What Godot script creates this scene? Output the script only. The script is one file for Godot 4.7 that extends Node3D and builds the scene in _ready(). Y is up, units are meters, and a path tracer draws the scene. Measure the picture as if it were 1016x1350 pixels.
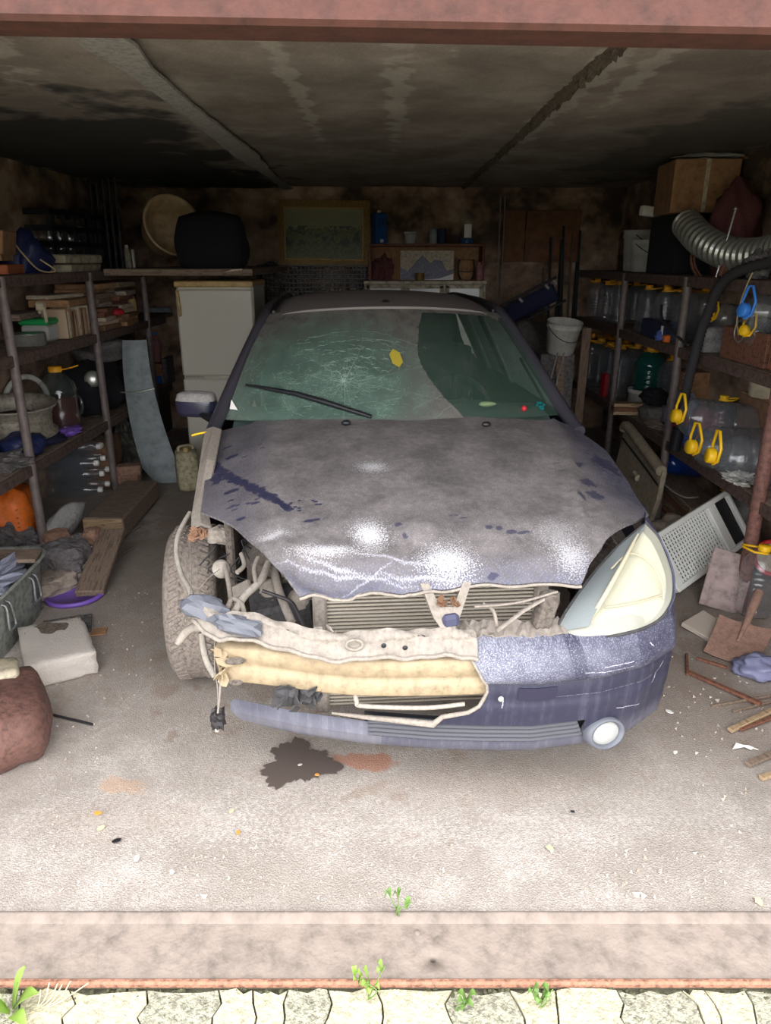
extends Node3D

var M := {}
var T := {}
var rng := RandomNumberGenerator.new()


func _ready() -> void:
	rng.seed = 7
	var cam := Camera3D.new()
	cam.name = "camera"
	cam.fov = 70.8
	cam.near = 0.02
	cam.position = Vector3(0, 1.65, 0)
	cam.rotation_degrees = Vector3(-19.4, 0, 0)
	add_child(cam)
	var sky_look := ProceduralSkyMaterial.new()
	sky_look.sky_top_color = Color(0.98, 0.985, 1.0)
	sky_look.sky_horizon_color = Color(0.98, 0.985, 1.0)
	sky_look.ground_horizon_color = Color(0.36, 0.37, 0.33)
	sky_look.ground_bottom_color = Color(0.36, 0.37, 0.33)
	sky_look.sky_energy_multiplier = 1.0
	var sky := Sky.new()
	sky.sky_material = sky_look
	var env := Environment.new()
	env.background_mode = Environment.BG_SKY
	env.sky = sky
	env.background_energy_multiplier = 1.0
	env.tonemap_mode = Environment.TONE_MAPPER_LINEAR
	env.tonemap_exposure = 6.5
	env.sdfgi_enabled = true
	env.ssao_enabled = true
	env.ssil_enabled = true
	var we := WorldEnvironment.new()
	we.name = "sky_environment"
	we.environment = env
	add_child(we)
	make_textures()
	make_materials()
	make_room()
	make_car()
	make_left_shelves()
	make_back_wall_things()
	make_right_shelves()
	make_floor_things()
	make_plants()


# ---------------------------------------------------------------- mesh helpers
func surf(smooth := true) -> SurfaceTool:
	var st := SurfaceTool.new()
	st.begin(Mesh.PRIMITIVE_TRIANGLES)
	st.set_smooth_group(0 if smooth else 0xFFFFFFFF)
	return st


func flat(st: SurfaceTool, on := true) -> void:
	st.set_smooth_group(0xFFFFFFFF if on else 0)


func vtx(st: SurfaceTool, p: Vector3, uv := Vector2.ZERO) -> void:
	st.set_uv(uv)
	st.add_vertex(p)


# corners run counterclockwise as seen from the front
func tri(st: SurfaceTool, a: Vector3, b: Vector3, c: Vector3, ua := Vector2.ZERO, ub := Vector2.ZERO, uc := Vector2.ZERO) -> void:
	vtx(st, a, ua)
	vtx(st, c, uc)
	vtx(st, b, ub)


func quad(st: SurfaceTool, a: Vector3, b: Vector3, c: Vector3, d: Vector3, ua := Vector2(0, 0), ub := Vector2(1, 0), uc := Vector2(1, 1), ud := Vector2(0, 1)) -> void:
	tri(st, a, b, c, ua, ub, uc)
	tri(st, a, c, d, ua, uc, ud)


func face_out(st: SurfaceTool, pts: Array, inside: Vector3) -> void:
	var n: Vector3 = (pts[1] - pts[0]).cross(pts[2] - pts[0])
	var p := pts.duplicate()
	if n.dot(pts[0] - inside) < 0:
		p.reverse()
	for i in range(1, p.size() - 1):
		tri(st, p[0], p[i], p[i + 1], Vector2(p[0].x, p[0].y), Vector2(p[i].x, p[i].y), Vector2(p[i + 1].x, p[i + 1].y))


# a box with chamfered edges
func box(st: SurfaceTool, c: Vector3, size: Vector3, bev := 0.003, b := Basis(), wob := 0.0) -> void:
	flat(st)
	var h := size / 2.0
	bev = minf(bev, minf(h.x, minf(h.y, h.z)) * 0.9)
	var P := {}
	for sx in [-1, 1]:
		for sy in [-1, 1]:
			for sz in [-1, 1]:
				var j := Vector3(rng.randf_range(-wob, wob), rng.randf_range(-wob, wob), rng.randf_range(-wob, wob)) if wob > 0 else Vector3.ZERO
				var q := Vector3(sx * h.x, sy * h.y, sz * h.z) + j
				P[[sx, sy, sz, 0]] = c + b * (q - Vector3(0, sy * bev, sz * bev))
				P[[sx, sy, sz, 1]] = c + b * (q - Vector3(sx * bev, 0, sz * bev))
				P[[sx, sy, sz, 2]] = c + b * (q - Vector3(sx * bev, sy * bev, 0))
	for s in [-1, 1]:
		face_out(st, [P[[s, -1, -1, 0]], P[[s, 1, -1, 0]], P[[s, 1, 1, 0]], P[[s, -1, 1, 0]]], c)
		face_out(st, [P[[-1, s, -1, 1]], P[[1, s, -1, 1]], P[[1, s, 1, 1]], P[[-1, s, 1, 1]]], c)
		face_out(st, [P[[-1, -1, s, 2]], P[[1, -1, s, 2]], P[[1, 1, s, 2]], P[[-1, 1, s, 2]]], c)
		for t in [-1, 1]:
			face_out(st, [P[[s, t, -1, 0]], P[[s, t, 1, 0]], P[[s, t, 1, 1]], P[[s, t, -1, 1]]], c)
			face_out(st, [P[[s, -1, t, 0]], P[[s, 1, t, 0]], P[[s, 1, t, 2]], P[[s, -1, t, 2]]], c)
			face_out(st, [P[[-1, s, t, 1]], P[[1, s, t, 1]], P[[1, s, t, 2]], P[[-1, s, t, 2]]], c)
			for r in [-1, 1]:
				face_out(st, [P[[s, t, r, 0]], P[[s, t, r, 1]], P[[s, t, r, 2]]], c)
	flat(st, false)


# profile points are (radius, height), from the bottom up along the outside
func lathe(st: SurfaceTool, prof: Array, seg := 16, x := Transform3D(), soft := true) -> void:
	flat(st, not soft)
	for i in prof.size() - 1:
		for k in seg:
			var a := TAU * k / seg
			var b := TAU * (k + 1) / seg
			var p: Vector2 = prof[i]
			var q: Vector2 = prof[i + 1]
			var A := x * Vector3(p.x * cos(a), p.y, p.x * sin(a))
			var B := x * Vector3(q.x * cos(a), q.y, q.x * sin(a))
			var C := x * Vector3(q.x * cos(b), q.y, q.x * sin(b))
			var D := x * Vector3(p.x * cos(b), p.y, p.x * sin(b))
			var u0 := float(k) / seg
			var u1 := float(k + 1) / seg
			if q.x > 1e-5:
				tri(st, A, B, C, Vector2(u0, p.y), Vector2(u0, q.y), Vector2(u1, q.y))
			if p.x > 1e-5:
				tri(st, A, C if q.x > 1e-5 else B, D, Vector2(u0, p.y), Vector2(u1, q.y), Vector2(u1, p.y))
	flat(st, false)


# a swept round bar; r is one radius or one per point
func tube(st: SurfaceTool, pts: Array, r, seg := 8, closed := false, squash := 1.0) -> void:
	var n := pts.size()
	var rings := []
	var nrm := Vector3.ZERO
	for i in n:
		var t: Vector3
		if closed:
			t = (pts[(i + 1) % n] - pts[(i + n - 1) % n]).normalized()
		else:
			t = (pts[mini(i + 1, n - 1)] - pts[maxi(i - 1, 0)]).normalized()
		if nrm == Vector3.ZERO:
			nrm = t.cross(Vector3.UP if absf(t.y) < 0.9 else Vector3.RIGHT).normalized()
		nrm = (nrm - t * nrm.dot(t)).normalized()
		var bi := t.cross(nrm)
		var rr: float = r[i] if r is Array else r
		var ring := []
		for k in seg:
			var a := TAU * k / seg
			ring.append(pts[i] + (nrm * cos(a) + bi * sin(a) * squash) * rr)
		rings.append(ring)
	for i in (n if closed else n - 1):
		for k in seg:
			quad(st, rings[i][k], rings[i][(k + 1) % seg], rings[(i + 1) % n][(k + 1) % seg], rings[(i + 1) % n][k])
	if not closed:
		flat(st)
		for k in range(1, seg - 1):
			tri(st, rings[0][0], rings[0][k + 1], rings[0][k])
			tri(st, rings[n - 1][0], rings[n - 1][k], rings[n - 1][k + 1])
		flat(st, false)


func bend(pts: Array, steps := 6) -> Array:
	var c := Curve3D.new()
	for i in pts.size():
		var t: Vector3 = (pts[mini(i + 1, pts.size() - 1)] - pts[maxi(i - 1, 0)]) / 6.0
		c.add_point(pts[i], -t, t)
	var o := []
	for i in pts.size() - 1:
		for k in steps:
			o.append(c.sample(i, float(k) / steps))
	o.append(pts[-1])
	return o


# a sheet over a grid of points [row][column] whose front is where columns x rows points; thick gives it a back and edges
func sheet(st: SurfaceTool, g: Array, thick := 0.0, uvs = null) -> void:
	var R := g.size()
	var C: int = g[0].size()
	var back := []
	if thick > 0:
		for i in R:
			var row := []
			for j in C:
				var n: Vector3 = (g[i][mini(j + 1, C - 1)] - g[i][maxi(j - 1, 0)]).cross(g[mini(i + 1, R - 1)][j] - g[maxi(i - 1, 0)][j]).normalized()
				row.append(g[i][j] - n * thick)
			back.append(row)
	for i in R - 1:
		for j in C - 1:
			var ua := Vector2(float(j) / (C - 1), float(i) / (R - 1))
			var ub := Vector2(float(j + 1) / (C - 1), float(i) / (R - 1))
			var uc := Vector2(float(j + 1) / (C - 1), float(i + 1) / (R - 1))
			var ud := Vector2(float(j) / (C - 1), float(i + 1) / (R - 1))
			if uvs != null:
				ua = uvs[i][j]
				ub = uvs[i][j + 1]
				uc = uvs[i + 1][j + 1]
				ud = uvs[i + 1][j]
			quad(st, g[i][j], g[i][j + 1], g[i + 1][j + 1], g[i + 1][j], ua, ub, uc, ud)
			if thick > 0:
				quad(st, back[i][j], back[i + 1][j], back[i + 1][j + 1], back[i][j + 1], ua, ud, uc, ub)
	if thick > 0:
		flat(st)
		for i in R - 1:
			quad(st, g[i][0], g[i + 1][0], back[i + 1][0], back[i][0])
			quad(st, g[i + 1][C - 1], g[i][C - 1], back[i][C - 1], back[i + 1][C - 1])
		for j in C - 1:
			quad(st, g[0][j + 1], g[0][j], back[0][j], back[0][j + 1])
			quad(st, g[R - 1][j], g[R - 1][j + 1], back[R - 1][j + 1], back[R - 1][j])
		flat(st, false)


# a flat outline (counterclockwise, in x and y) given thickness along z
func plate(st: SurfaceTool, poly: Array, thick: float, x := Transform3D()) -> void:
	flat(st)
	var pv := PackedVector2Array(poly)
	if Geometry2D.is_polygon_clockwise(pv):
		pv.reverse()
	var idx := Geometry2D.triangulate_polygon(pv)
	var h := thick / 2.0
	for i in range(0, idx.size(), 3):
		var a := pv[idx[i]]
		var b := pv[idx[i + 1]]
		var c := pv[idx[i + 2]]
		if (b - a).cross(c - a) < 0:
			var s := b
			b = c
			c = s
		tri(st, x * Vector3(a.x, a.y, h), x * Vector3(b.x, b.y, h), x * Vector3(c.x, c.y, h), a, b, c)
		tri(st, x * Vector3(a.x, a.y, -h), x * Vector3(c.x, c.y, -h), x * Vector3(b.x, b.y, -h), a, c, b)
	for i in pv.size():
		var a := pv[i]
		var b := pv[(i + 1) % pv.size()]
		quad(st, x * Vector3(a.x, a.y, -h), x * Vector3(b.x, b.y, -h), x * Vector3(b.x, b.y, h), x * Vector3(a.x, a.y, h))
	flat(st, false)


# a bag, stone or bundle: an ellipsoid pushed about by noise, cut flat at its base
func lump(st: SurfaceTool, c: Vector3, rad: Vector3, amp := 0.2, freq := 2.0, sd := 1, b := Basis(), floor_at := -1.0, nu := 22, nv := 14, soft := true, boxy := 0.0) -> void:
	var nz := FastNoiseLite.new()
	nz.seed = sd
	nz.frequency = freq
	nz.fractal_octaves = 3
	flat(st, not soft)
	var g := []
	for i in nv + 1:
		var row := []
		for j in nu + 1:
			var th := PI * i / nv
			var ph := TAU * (j % nu) / nu
			var d := Vector3(sin(th) * cos(ph), -cos(th), sin(th) * sin(ph))
			if boxy > 0:
				var m := maxf(absf(d.x), maxf(absf(d.y), absf(d.z)))
				d = d.lerp(d / m, boxy)
			var s := 1.0 + amp * nz.get_noise_3dv(d * 0.5)
			var p := d * s
			p.y = maxf(p.y, floor_at)
			row.append(c + b * (p * rad))
		g.append(row)
	for i in nv:
		for j in nu:
			var u := Vector2(float(j) / nu, float(i) / nv)
			quad(st, g[i][j], g[i + 1][j], g[i + 1][j + 1], g[i][j + 1], u, u + Vector2(0, 0.07), u + Vector2(0.05, 0.07), u + Vector2(0.05, 0))
	flat(st, false)


func put(called: String, st: SurfaceTool, m, parent: Node = self, with_tangents := false) -> MeshInstance3D:
	st.index()
	st.generate_normals()
	if with_tangents:
		st.generate_tangents()
	var o := MeshInstance3D.new()
	o.mesh = st.commit()
	o.material_override = null
	o.mesh.surface_set_material(0, M[m] if m is String else m)
	o.name = called if parent != self else numbered(called)
	parent.add_child(o, true)
	if parent != self and o.name != called:
		o.name = numbered_in(parent, called, o)
	return o


func numbered_in(parent: Node, called: String, o: Node) -> String:
	var k := 1
	while true:
		var n := "%s_%03d" % [called, k]
		var f := parent.get_node_or_null(n)
		if f == null or f == o:
			return n
		k += 1
	return called


var counts := {}
var grow := 1.0   # how much larger than drawn the things of one shelf are built


func numbered(called: String) -> String:
	var k: int = counts.get(called, 0)
	counts[called] = k + 1
	return called if k == 0 else "%s_%03d" % [called, k]


func tag(o: Node, label: String, category := "", group := "", kind := "") -> Node:
	if label:
		o.set_meta("label", label)
	if category:
		o.set_meta("category", category)
	if group:
		o.set_meta("group", group)
	if kind:
		o.set_meta("kind", kind)
	return o


func thing(called: String, label: String, category: String, at := Vector3.ZERO, turn := Vector3.ZERO, group := "") -> Node3D:
	var o := Node3D.new()
	o.name = numbered(called)
	add_child(o)
	o.position = at
	o.rotation_degrees = turn
	o.scale = Vector3.ONE * grow
	tag(o, label, category, group)
	return o


func solo(called: String, st: SurfaceTool, m, label: String, category: String, at := Vector3.ZERO, turn := Vector3.ZERO, group := "") -> MeshInstance3D:
	var o := put(called, st, m)
	o.position = at
	o.rotation_degrees = turn
	o.scale = Vector3.ONE * grow
	tag(o, label, category, group)
	return o


func dup(src: Node3D, label: String, at: Vector3, turn := Vector3.ZERO, group := "", size := Vector3.ONE) -> Node3D:
	var o: Node3D = src.duplicate()
	o.name = numbered(String(src.name).rstrip("0123456789").rstrip("_"))
	add_child(o)
	o.position = at
	o.rotation_degrees = turn
	o.scale = size * grow
	o.set_meta("label", label)
	if group:
		o.set_meta("group", group)
	return o


func tint(o: Node, part: String, m: String) -> void:
	for c in o.get_children():
		if String(c.name).begins_with(part):
			c.material_override = M[m]


func structure(called: String, st: SurfaceTool, m, parent: Node = self) -> MeshInstance3D:
	var o := put(called, st, m, parent)
	if parent == self:
		o.set_meta("kind", "structure")
	return o


func turned(deg: Vector3) -> Basis:
	return Basis.from_euler(deg * PI / 180.0)


# ---------------------------------------------------------------- textures and materials
func noise_tex(sd: int, freq: float, oct: int, stops: Array, colors: Array, size := 512, kind := FastNoiseLite.TYPE_SIMPLEX_SMOOTH) -> NoiseTexture2D:
	var nz := FastNoiseLite.new()
	nz.noise_type = kind
	nz.seed = sd
	nz.frequency = freq
	nz.fractal_octaves = oct
	nz.fractal_gain = 0.68
	var t := NoiseTexture2D.new()
	t.width = size
	t.height = size
	t.seamless = true
	t.noise = nz
	var g := Gradient.new()
	g.offsets = PackedFloat32Array(stops)
	g.colors = PackedColorArray(colors)
	t.color_ramp = g
	return t


func noise_bytes(sd: int, freq: float, oct: int, w: int, h: int, kind := FastNoiseLite.TYPE_SIMPLEX_SMOOTH) -> PackedByteArray:
	var nz := FastNoiseLite.new()
	nz.noise_type = kind
	nz.seed = sd
	nz.frequency = freq
	nz.fractal_octaves = oct
	nz.fractal_gain = 0.6
	return nz.get_image(w, h).get_data()


func gray(v: float) -> Color:
	return Color(v, v, v)


func make_textures() -> void:
	T.mottle = noise_tex(1, 0.014, 7, [0.0, 0.35, 0.6, 1.0], [gray(0.66), gray(0.86), gray(0.95), gray(1.0)])
	T.grime = noise_tex(2, 0.02, 7, [0.0, 0.32, 0.55, 1.0], [gray(0.45), gray(0.74), gray(0.93), gray(1.0)])
	T.speck = noise_tex(3, 0.2, 5, [0.0, 0.3, 0.5, 0.65, 1.0], [gray(0.7), gray(0.88), gray(0.95), gray(1.0), gray(1.0)])
	T.rust = noise_tex(4, 0.02, 6, [0.0, 0.4, 0.52, 0.62, 1.0], [Color(0.2, 0.13, 0.1), Color(0.36, 0.24, 0.2), Color(0.5, 0.32, 0.24), Color(0.55, 0.45, 0.4), Color(0.68, 0.6, 0.56)])
	T.wood = noise_tex(5, 0.012, 5, [0.0, 0.4, 0.5, 0.6, 1.0], [gray(0.5), gray(0.75), gray(0.95), gray(0.8), gray(1.0)])
	T.bump = noise_tex(6, 0.03, 6, [0.0, 1.0], [gray(0.0), gray(1.0)])
	T.grit = noise_tex(7, 0.16, 5, [0.0, 1.0], [gray(0.0), gray(1.0)])
	T.plaster = noise_tex(8, 0.009, 6, [0.0, 0.36, 0.5, 0.6, 1.0], [Color(0.3, 0.26, 0.22), Color(0.5, 0.42, 0.36), Color(0.62, 0.54, 0.46), Color(0.74, 0.66, 0.58), Color(0.85, 0.8, 0.72)])


func mat(called: String, c: Color, rough := 0.85, tex := "", size := 2.0, bump := 0.0, metal := 0.0, opt := {}) -> StandardMaterial3D:
	var m := StandardMaterial3D.new()
	m.resource_name = called
	m.albedo_color = c
	m.roughness = rough
	m.metallic = metal
	if tex:
		m.albedo_texture = T[tex]
		m.uv1_triplanar = true
		m.uv1_scale = Vector3.ONE * size
		if opt.has("stretch"):
			m.uv1_scale = opt.stretch
		if opt.has("world"):
			m.uv1_world_triplanar = true
	if bump > 0:
		m.heightmap_enabled = true
		m.heightmap_texture = T[opt.get("relief", "bump")]
		m.heightmap_scale = bump
		m.uv1_triplanar = true
		if not tex:
			m.uv1_scale = Vector3.ONE * size
	if c.a < 1.0:
		m.transparency = BaseMaterial3D.TRANSPARENCY_ALPHA
	if opt.has("coat"):
		m.clearcoat_enabled = true
		m.clearcoat = opt.coat
		m.clearcoat_roughness = 0.15
	if opt.has("back"):
		m.backlight_enabled = true
		m.backlight = opt.back
	if opt.has("two"):
		m.cull_mode = BaseMaterial3D.CULL_DISABLED
	M[called] = m
	return m


func rgb8(r: int, g: int, b: int, a := 255) -> Color:
	return Color8(r, g, b, a)


func make_materials() -> void:
	# base colours of the things themselves
	mat("rusty_steel", Color(0.85, 0.8, 0.78), 0.85, "rust", 1.2, 0.15)
	mat("primer_beam", rgb8(88, 50, 40), 0.75, "mottle", 1.5, 0.15)
	mat("shelf_steel", rgb8(98, 78, 70), 0.75, "grime", 2.0, 0.1)
	mat("post_steel", rgb8(122, 110, 106), 0.6, "mottle", 2.0, 0.1, 0.2)
	mat("shelf_board", rgb8(142, 122, 106), 0.95, "grime", 1.2, 0.1)
	mat("old_wood", rgb8(150, 128, 110), 0.9, "wood", 1.0, 0.15, 0.0, {"stretch": Vector3(1.0, 9.0, 9.0)})
	mat("wood_along_z", rgb8(150, 128, 110), 0.9, "wood", 1.0, 0.15, 0.0, {"stretch": Vector3(9.0, 9.0, 1.0)})
	mat("wood_upright", rgb8(128, 106, 90), 0.9, "wood", 1.0, 0.15, 0.0, {"stretch": Vector3(9.0, 1.0, 9.0)})
	mat("pale_wood", rgb8(196, 166, 128), 0.85, "wood", 1.0, 0.1, 0.0, {"stretch": Vector3(1.0, 9.0, 9.0)})
	mat("red_wood", rgb8(140, 92, 70), 0.8, "wood", 1.0, 0.08, 0.0, {"stretch": Vector3(1.0, 7.0, 7.0)})
	mat("hardboard", rgb8(128, 88, 62), 0.8, "mottle", 1.2)
	mat("cardboard", rgb8(170, 128, 92), 0.9, "mottle", 2.0)
	mat("cardboard_dark", rgb8(128, 94, 70), 0.9, "mottle", 2.0)
	mat("paper", rgb8(205, 190, 165), 0.9, "mottle", 4.0)
	mat("page", rgb8(190, 165, 140), 0.95, "speck", 6.0)
	mat("white_plastic", rgb8(205, 202, 192), 0.5, "mottle", 2.0)
	mat("cream_plastic", rgb8(206, 178, 140), 0.6, "mottle", 2.0)
	mat("ivory_enamel", rgb8(204, 199, 184), 0.35)
	mat("yellow_trim", rgb8(205, 172, 110), 0.5, "mottle", 2.0)
	mat("cream_paint", rgb8(196, 184, 158), 0.6, "grime", 1.2)
	mat("black_plastic", rgb8(26, 27, 32), 0.45)
	mat("black_cloth", rgb8(20, 21, 28), 0.95, "mottle", 4.0, 0.3)
	mat("navy_cloth", rgb8(28, 34, 66), 0.9, "mottle", 4.0, 0.2)
	mat("dark_rubber", rgb8(44, 42, 44), 0.8, "speck", 4.0)
	mat("dark_metal", rgb8(60, 56, 58), 0.55, "mottle", 3.0, 0.0, 0.5)
	mat("grey_metal", rgb8(150, 148, 148), 0.5, "mottle", 3.0, 0.05, 0.5)
	mat("galvanized", rgb8(196, 196, 186), 0.3, "mottle", 3.0, 0.0, 0.7)
	mat("dusty_steel", rgb8(176, 166, 150), 0.6, "grime", 3.0, 0.1, 0.35)
	mat("stone_grey", rgb8(150, 146, 144), 0.95, "mottle", 3.0, 0.5)
	mat("stone_dusty", rgb8(172, 156, 142), 0.97, "mottle", 3.0, 0.6)
	mat("stone_white", rgb8(196, 186, 176), 0.95, "speck", 4.0, 0.4)
	mat("pipe_red", rgb8(132, 92, 82), 0.75, "grime", 3.0, 0.15)
	mat("indicator_grey", rgb8(140, 146, 146), 0.4, "speck", 4.0)
	mat("ornament", rgb8(150, 172, 120), 0.6)
	mat("damp_stone", rgb8(112, 98, 86), 0.9, "grime", 4.0, 0.3)
	mat("stone_dark", rgb8(112, 106, 106), 0.95, "grime", 3.0, 0.6)
	mat("brick_clay", rgb8(158, 122, 102), 0.95, "mottle", 4.0, 0.5)
	mat("sack_grey", rgb8(122, 116, 114), 0.95, "grime", 3.0, 0.6)
	mat("film", rgb8(196, 194, 188, 150), 0.35)
	mat("purple_plastic", rgb8(128, 92, 190), 0.4, "speck", 4.0)
	mat("orange_plastic", rgb8(226, 112, 34), 0.6, "mottle", 3.0)
	mat("orange_box", rgb8(196, 112, 66), 0.7, "mottle", 3.0)
	mat("blue_plastic", rgb8(40, 104, 190), 0.45)
	mat("blue_can", rgb8(26, 84, 150), 0.5, "mottle", 3.0)
	mat("blue_bag", rgb8(36, 44, 88), 0.5, "mottle", 5.0, 0.3)
	mat("green_plastic", rgb8(30, 150, 80), 0.45)
	mat("red_plastic", rgb8(200, 40, 52), 0.45)
	mat("maroon_net", rgb8(120, 70, 70), 0.9, "grime", 12.0, 0.4)
	mat("red_pack", rgb8(190, 40, 52), 0.35, "mottle", 5.0, 0.3)
	mat("pink_bag", rgb8(176, 120, 124), 0.5, "mottle", 5.0, 0.3)
	mat("blue_pack", rgb8(84, 104, 170), 0.4, "mottle", 5.0, 0.3)
	mat("grey_bag", rgb8(150, 152, 168), 0.5, "mottle", 5.0, 0.4)
	mat("yellow_cap", rgb8(240, 190, 24), 0.45)
	mat("orange_cap", rgb8(226, 160, 30), 0.5)
	mat("blue_cap", rgb8(60, 130, 220), 0.45)
	mat("bottle_clear", rgb8(140, 148, 156, 32), 0.12, "", 1.0, 0.0, 0.0, {"two": true})
	mat("bottle_green", rgb8(22, 78, 70, 170), 0.12, "", 1.0, 0.0, 0.0, {"two": true})
	mat("bottle_blue", rgb8(24, 60, 130, 150), 0.12, "", 1.0, 0.0, 0.0, {"two": true})
	mat("jar_glass", rgb8(130, 145, 140, 20), 0.06, "", 1.0, 0.0, 0.0, {"two": true})
	mat("brown_liquid", rgb8(70, 34, 30), 0.2)
	mat("blue_liquid", rgb8(30, 80, 130), 0.2)
	mat("pane_reflection_white", rgb8(236, 238, 236), 0.15)  # white stands for daylight mirrored in the cabinet door panes
	mat("label_white", rgb8(225, 222, 215), 0.6)
	mat("label_red", rgb8(210, 36, 56), 0.5)
	mat("ink", rgb8(24, 40, 70), 0.7)
	mat("gilt", rgb8(150, 118, 62), 0.45, "grime", 6.0, 0.2, 0.35)
	mat("jerrycan", rgb8(186, 176, 142), 0.6, "grime", 2.0)
	mat("painted_grey", rgb8(142, 150, 152), 0.6, "mottle", 1.5)
	mat("trough_paint", rgb8(146, 148, 140), 0.65, "grime", 2.0, 0.1)
	mat("brown_enamel", rgb8(112, 78, 68), 0.8, "grime", 3.0, 0.2)
	mat("door_card", rgb8(166, 152, 130), 0.8, "mottle", 2.0)
	mat("grille_plastic", rgb8(234, 234, 228), 0.5)
	mat("tile_brown", rgb8(186, 156, 138), 0.9, "speck", 3.0, 0.15)
	mat("tile_mauve", rgb8(176, 156, 152), 0.85, "mottle", 2.0)
	mat("blade_rust", rgb8(168, 132, 116), 0.85, "mottle", 3.0, 0.15)
	mat("leaf", rgb8(124, 150, 66), 0.5, "", 1.0, 0.0, 0.0, {"back": Color(0.4, 0.5, 0.15)})
	mat("leaf_dark", rgb8(98, 128, 60), 0.5, "", 1.0, 0.0, 0.0, {"back": Color(0.3, 0.4, 0.12)})
	mat("leaf_dry", rgb8(206, 190, 150), 0.8)
	mat("leaf_orange", rgb8(214, 140, 60), 0.8)
	mat("pebble", rgb8(186, 172, 158), 0.95)
	mat("oil", rgb8(86, 74, 68), 0.75, "speck", 5.0)
	mat("rope", rgb8(180, 160, 120), 0.9)
	mat("wire_dark", rgb8(30, 30, 34), 0.6)
	mat("pale_stone", rgb8(196, 188, 158), 0.95, "mottle", 3.0, 0.5)
	# the car
	mat("navy_dust_low", rgb8(74, 74, 112), 0.5, "speck", 5.0, 0.0, 0.0, {"coat": 0.3})
	mat("navy_dust_high", rgb8(128, 130, 160), 0.6, "speck", 5.0, 0.0, 0.0, {"coat": 0.15})
	mat("lip_dusty", rgb8(88, 91, 106), 0.55, "speck", 5.0)
	mat("navy_paint", rgb8(38, 38, 62), 0.35, "speck", 3.0, 0.0, 0.0, {"coat": 0.6})
	mat("dusty_roof", rgb8(140, 132, 130), 0.7, "speck", 3.0)
	mat("dusty_pillar", rgb8(62, 60, 68), 0.5, "speck", 4.0, 0.0, 0.0, {"coat": 0.3})
	mat("dusty_navy", rgb8(66, 67, 92), 0.6, "speck", 5.0)
	mat("dusty_black", rgb8(72, 70, 71), 0.85, "grime", 4.0)
	mat("dusty_black_plastic", rgb8(82, 82, 88), 0.7, "speck", 5.0)
	mat("silver_crumple", rgb8(98, 100, 108), 0.5, "speck", 6.0)
	mat("frame_dusty", rgb8(158, 148, 137), 0.75, "mottle", 6.0, 0.15)
	mat("beam_cream", rgb8(172, 152, 122), 0.7, "mottle", 2.5, 0.1)
	mat("torn_orange", rgb8(178, 136, 108), 0.9, "grime", 8.0, 0.5)
	mat("hose_dusty", rgb8(150, 140, 130), 0.85, "mottle", 6.0)
	mat("hose_pale", rgb8(166, 157, 146), 0.8, "mottle", 6.0)
	mat("engine_dusty", rgb8(112, 102, 94), 0.9, "grime", 5.0, 0.3)
	mat("fin_dusty", rgb8(182, 172, 156), 0.8, "speck", 8.0)
	mat("tire_dusty", rgb8(150, 138, 128), 0.97, "grime", 5.0, 0.3)
	mat("lens_cream", rgb8(206, 204, 186, 118), 0.3)
	mat("lens_core", rgb8(206, 200, 170), 0.45)
	mat("lens_ridge", rgb8(176, 168, 144), 0.5)
	mat("lens_white", rgb8(160, 160, 156), 0.25)
	mat("car_pane", rgb8(84, 132, 112, 46), 0.05, "", 1.0, 0.0, 0.0, {"two": true})
	mat("side_pane", rgb8(176, 198, 186, 205), 0.3, "", 1.0, 0.0, 0.0, {"two": true})
	mat("dash", rgb8(70, 88, 82), 0.8)
	mat("seat_cloth", rgb8(36, 38, 42), 0.95, "speck", 4.0)
	mat("trim_grey", rgb8(110, 122, 116), 0.8)


# ---------------------------------------------------------------- the garage
func macro_mat(called: String, im: Image, base: String, scale: float, bump: float, relief := "grit", rough := 0.95) -> StandardMaterial3D:
	var m := StandardMaterial3D.new()
	m.resource_name = called
	m.albedo_texture = T[base]
	m.roughness = rough
	m.uv1_scale = Vector3(scale, scale, 1)
	m.heightmap_enabled = true
	m.heightmap_texture = T[relief]
	m.heightmap_scale = bump
	m.detail_enabled = true
	m.detail_uv_layer = BaseMaterial3D.DETAIL_UV_2
	m.detail_blend_mode = BaseMaterial3D.BLEND_MODE_MUL
	m.detail_albedo = ImageTexture.create_from_image(im)
	M[called] = m
	return m


# a level or upright patch whose uv1 is metres and uv2 runs 0..1 over the whole
func patch(st: SurfaceTool, o: Vector3, ex: Vector3, ey: Vector3, nx: int, ny: int, relief := 0.0, sd := 1) -> void:
	var nz := FastNoiseLite.new()
	nz.seed = sd
	nz.frequency = 1.6
	nz.fractal_octaves = 5
	var n := ex.cross(ey).normalized()
	for i in ny:
		for j in nx:
			var c := []
			for q in [[0, 0], [1, 0], [1, 1], [0, 1]]:
				var a: float = float(j + q[0]) / nx
				var b: float = float(i + q[1]) / ny
				var p := o + ex * a + ey * b
				c.append([p + n * nz.get_noise_3dv(p) * relief, Vector2(a * ex.length(), b * ey.length()), Vector2(a, b)])
			for k in [0, 2, 1, 0, 3, 2]:
				st.set_uv(c[k][1])
				st.set_uv2(c[k][2])
				st.add_vertex(c[k][0])


func blend(data: PackedByteArray, at: int, c: Color, a: float) -> void:
	data[at] = int(lerpf(data[at], c.r8, a))
	data[at + 1] = int(lerpf(data[at + 1], c.g8, a))
	data[at + 2] = int(lerpf(data[at + 2], c.b8, a))


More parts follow.
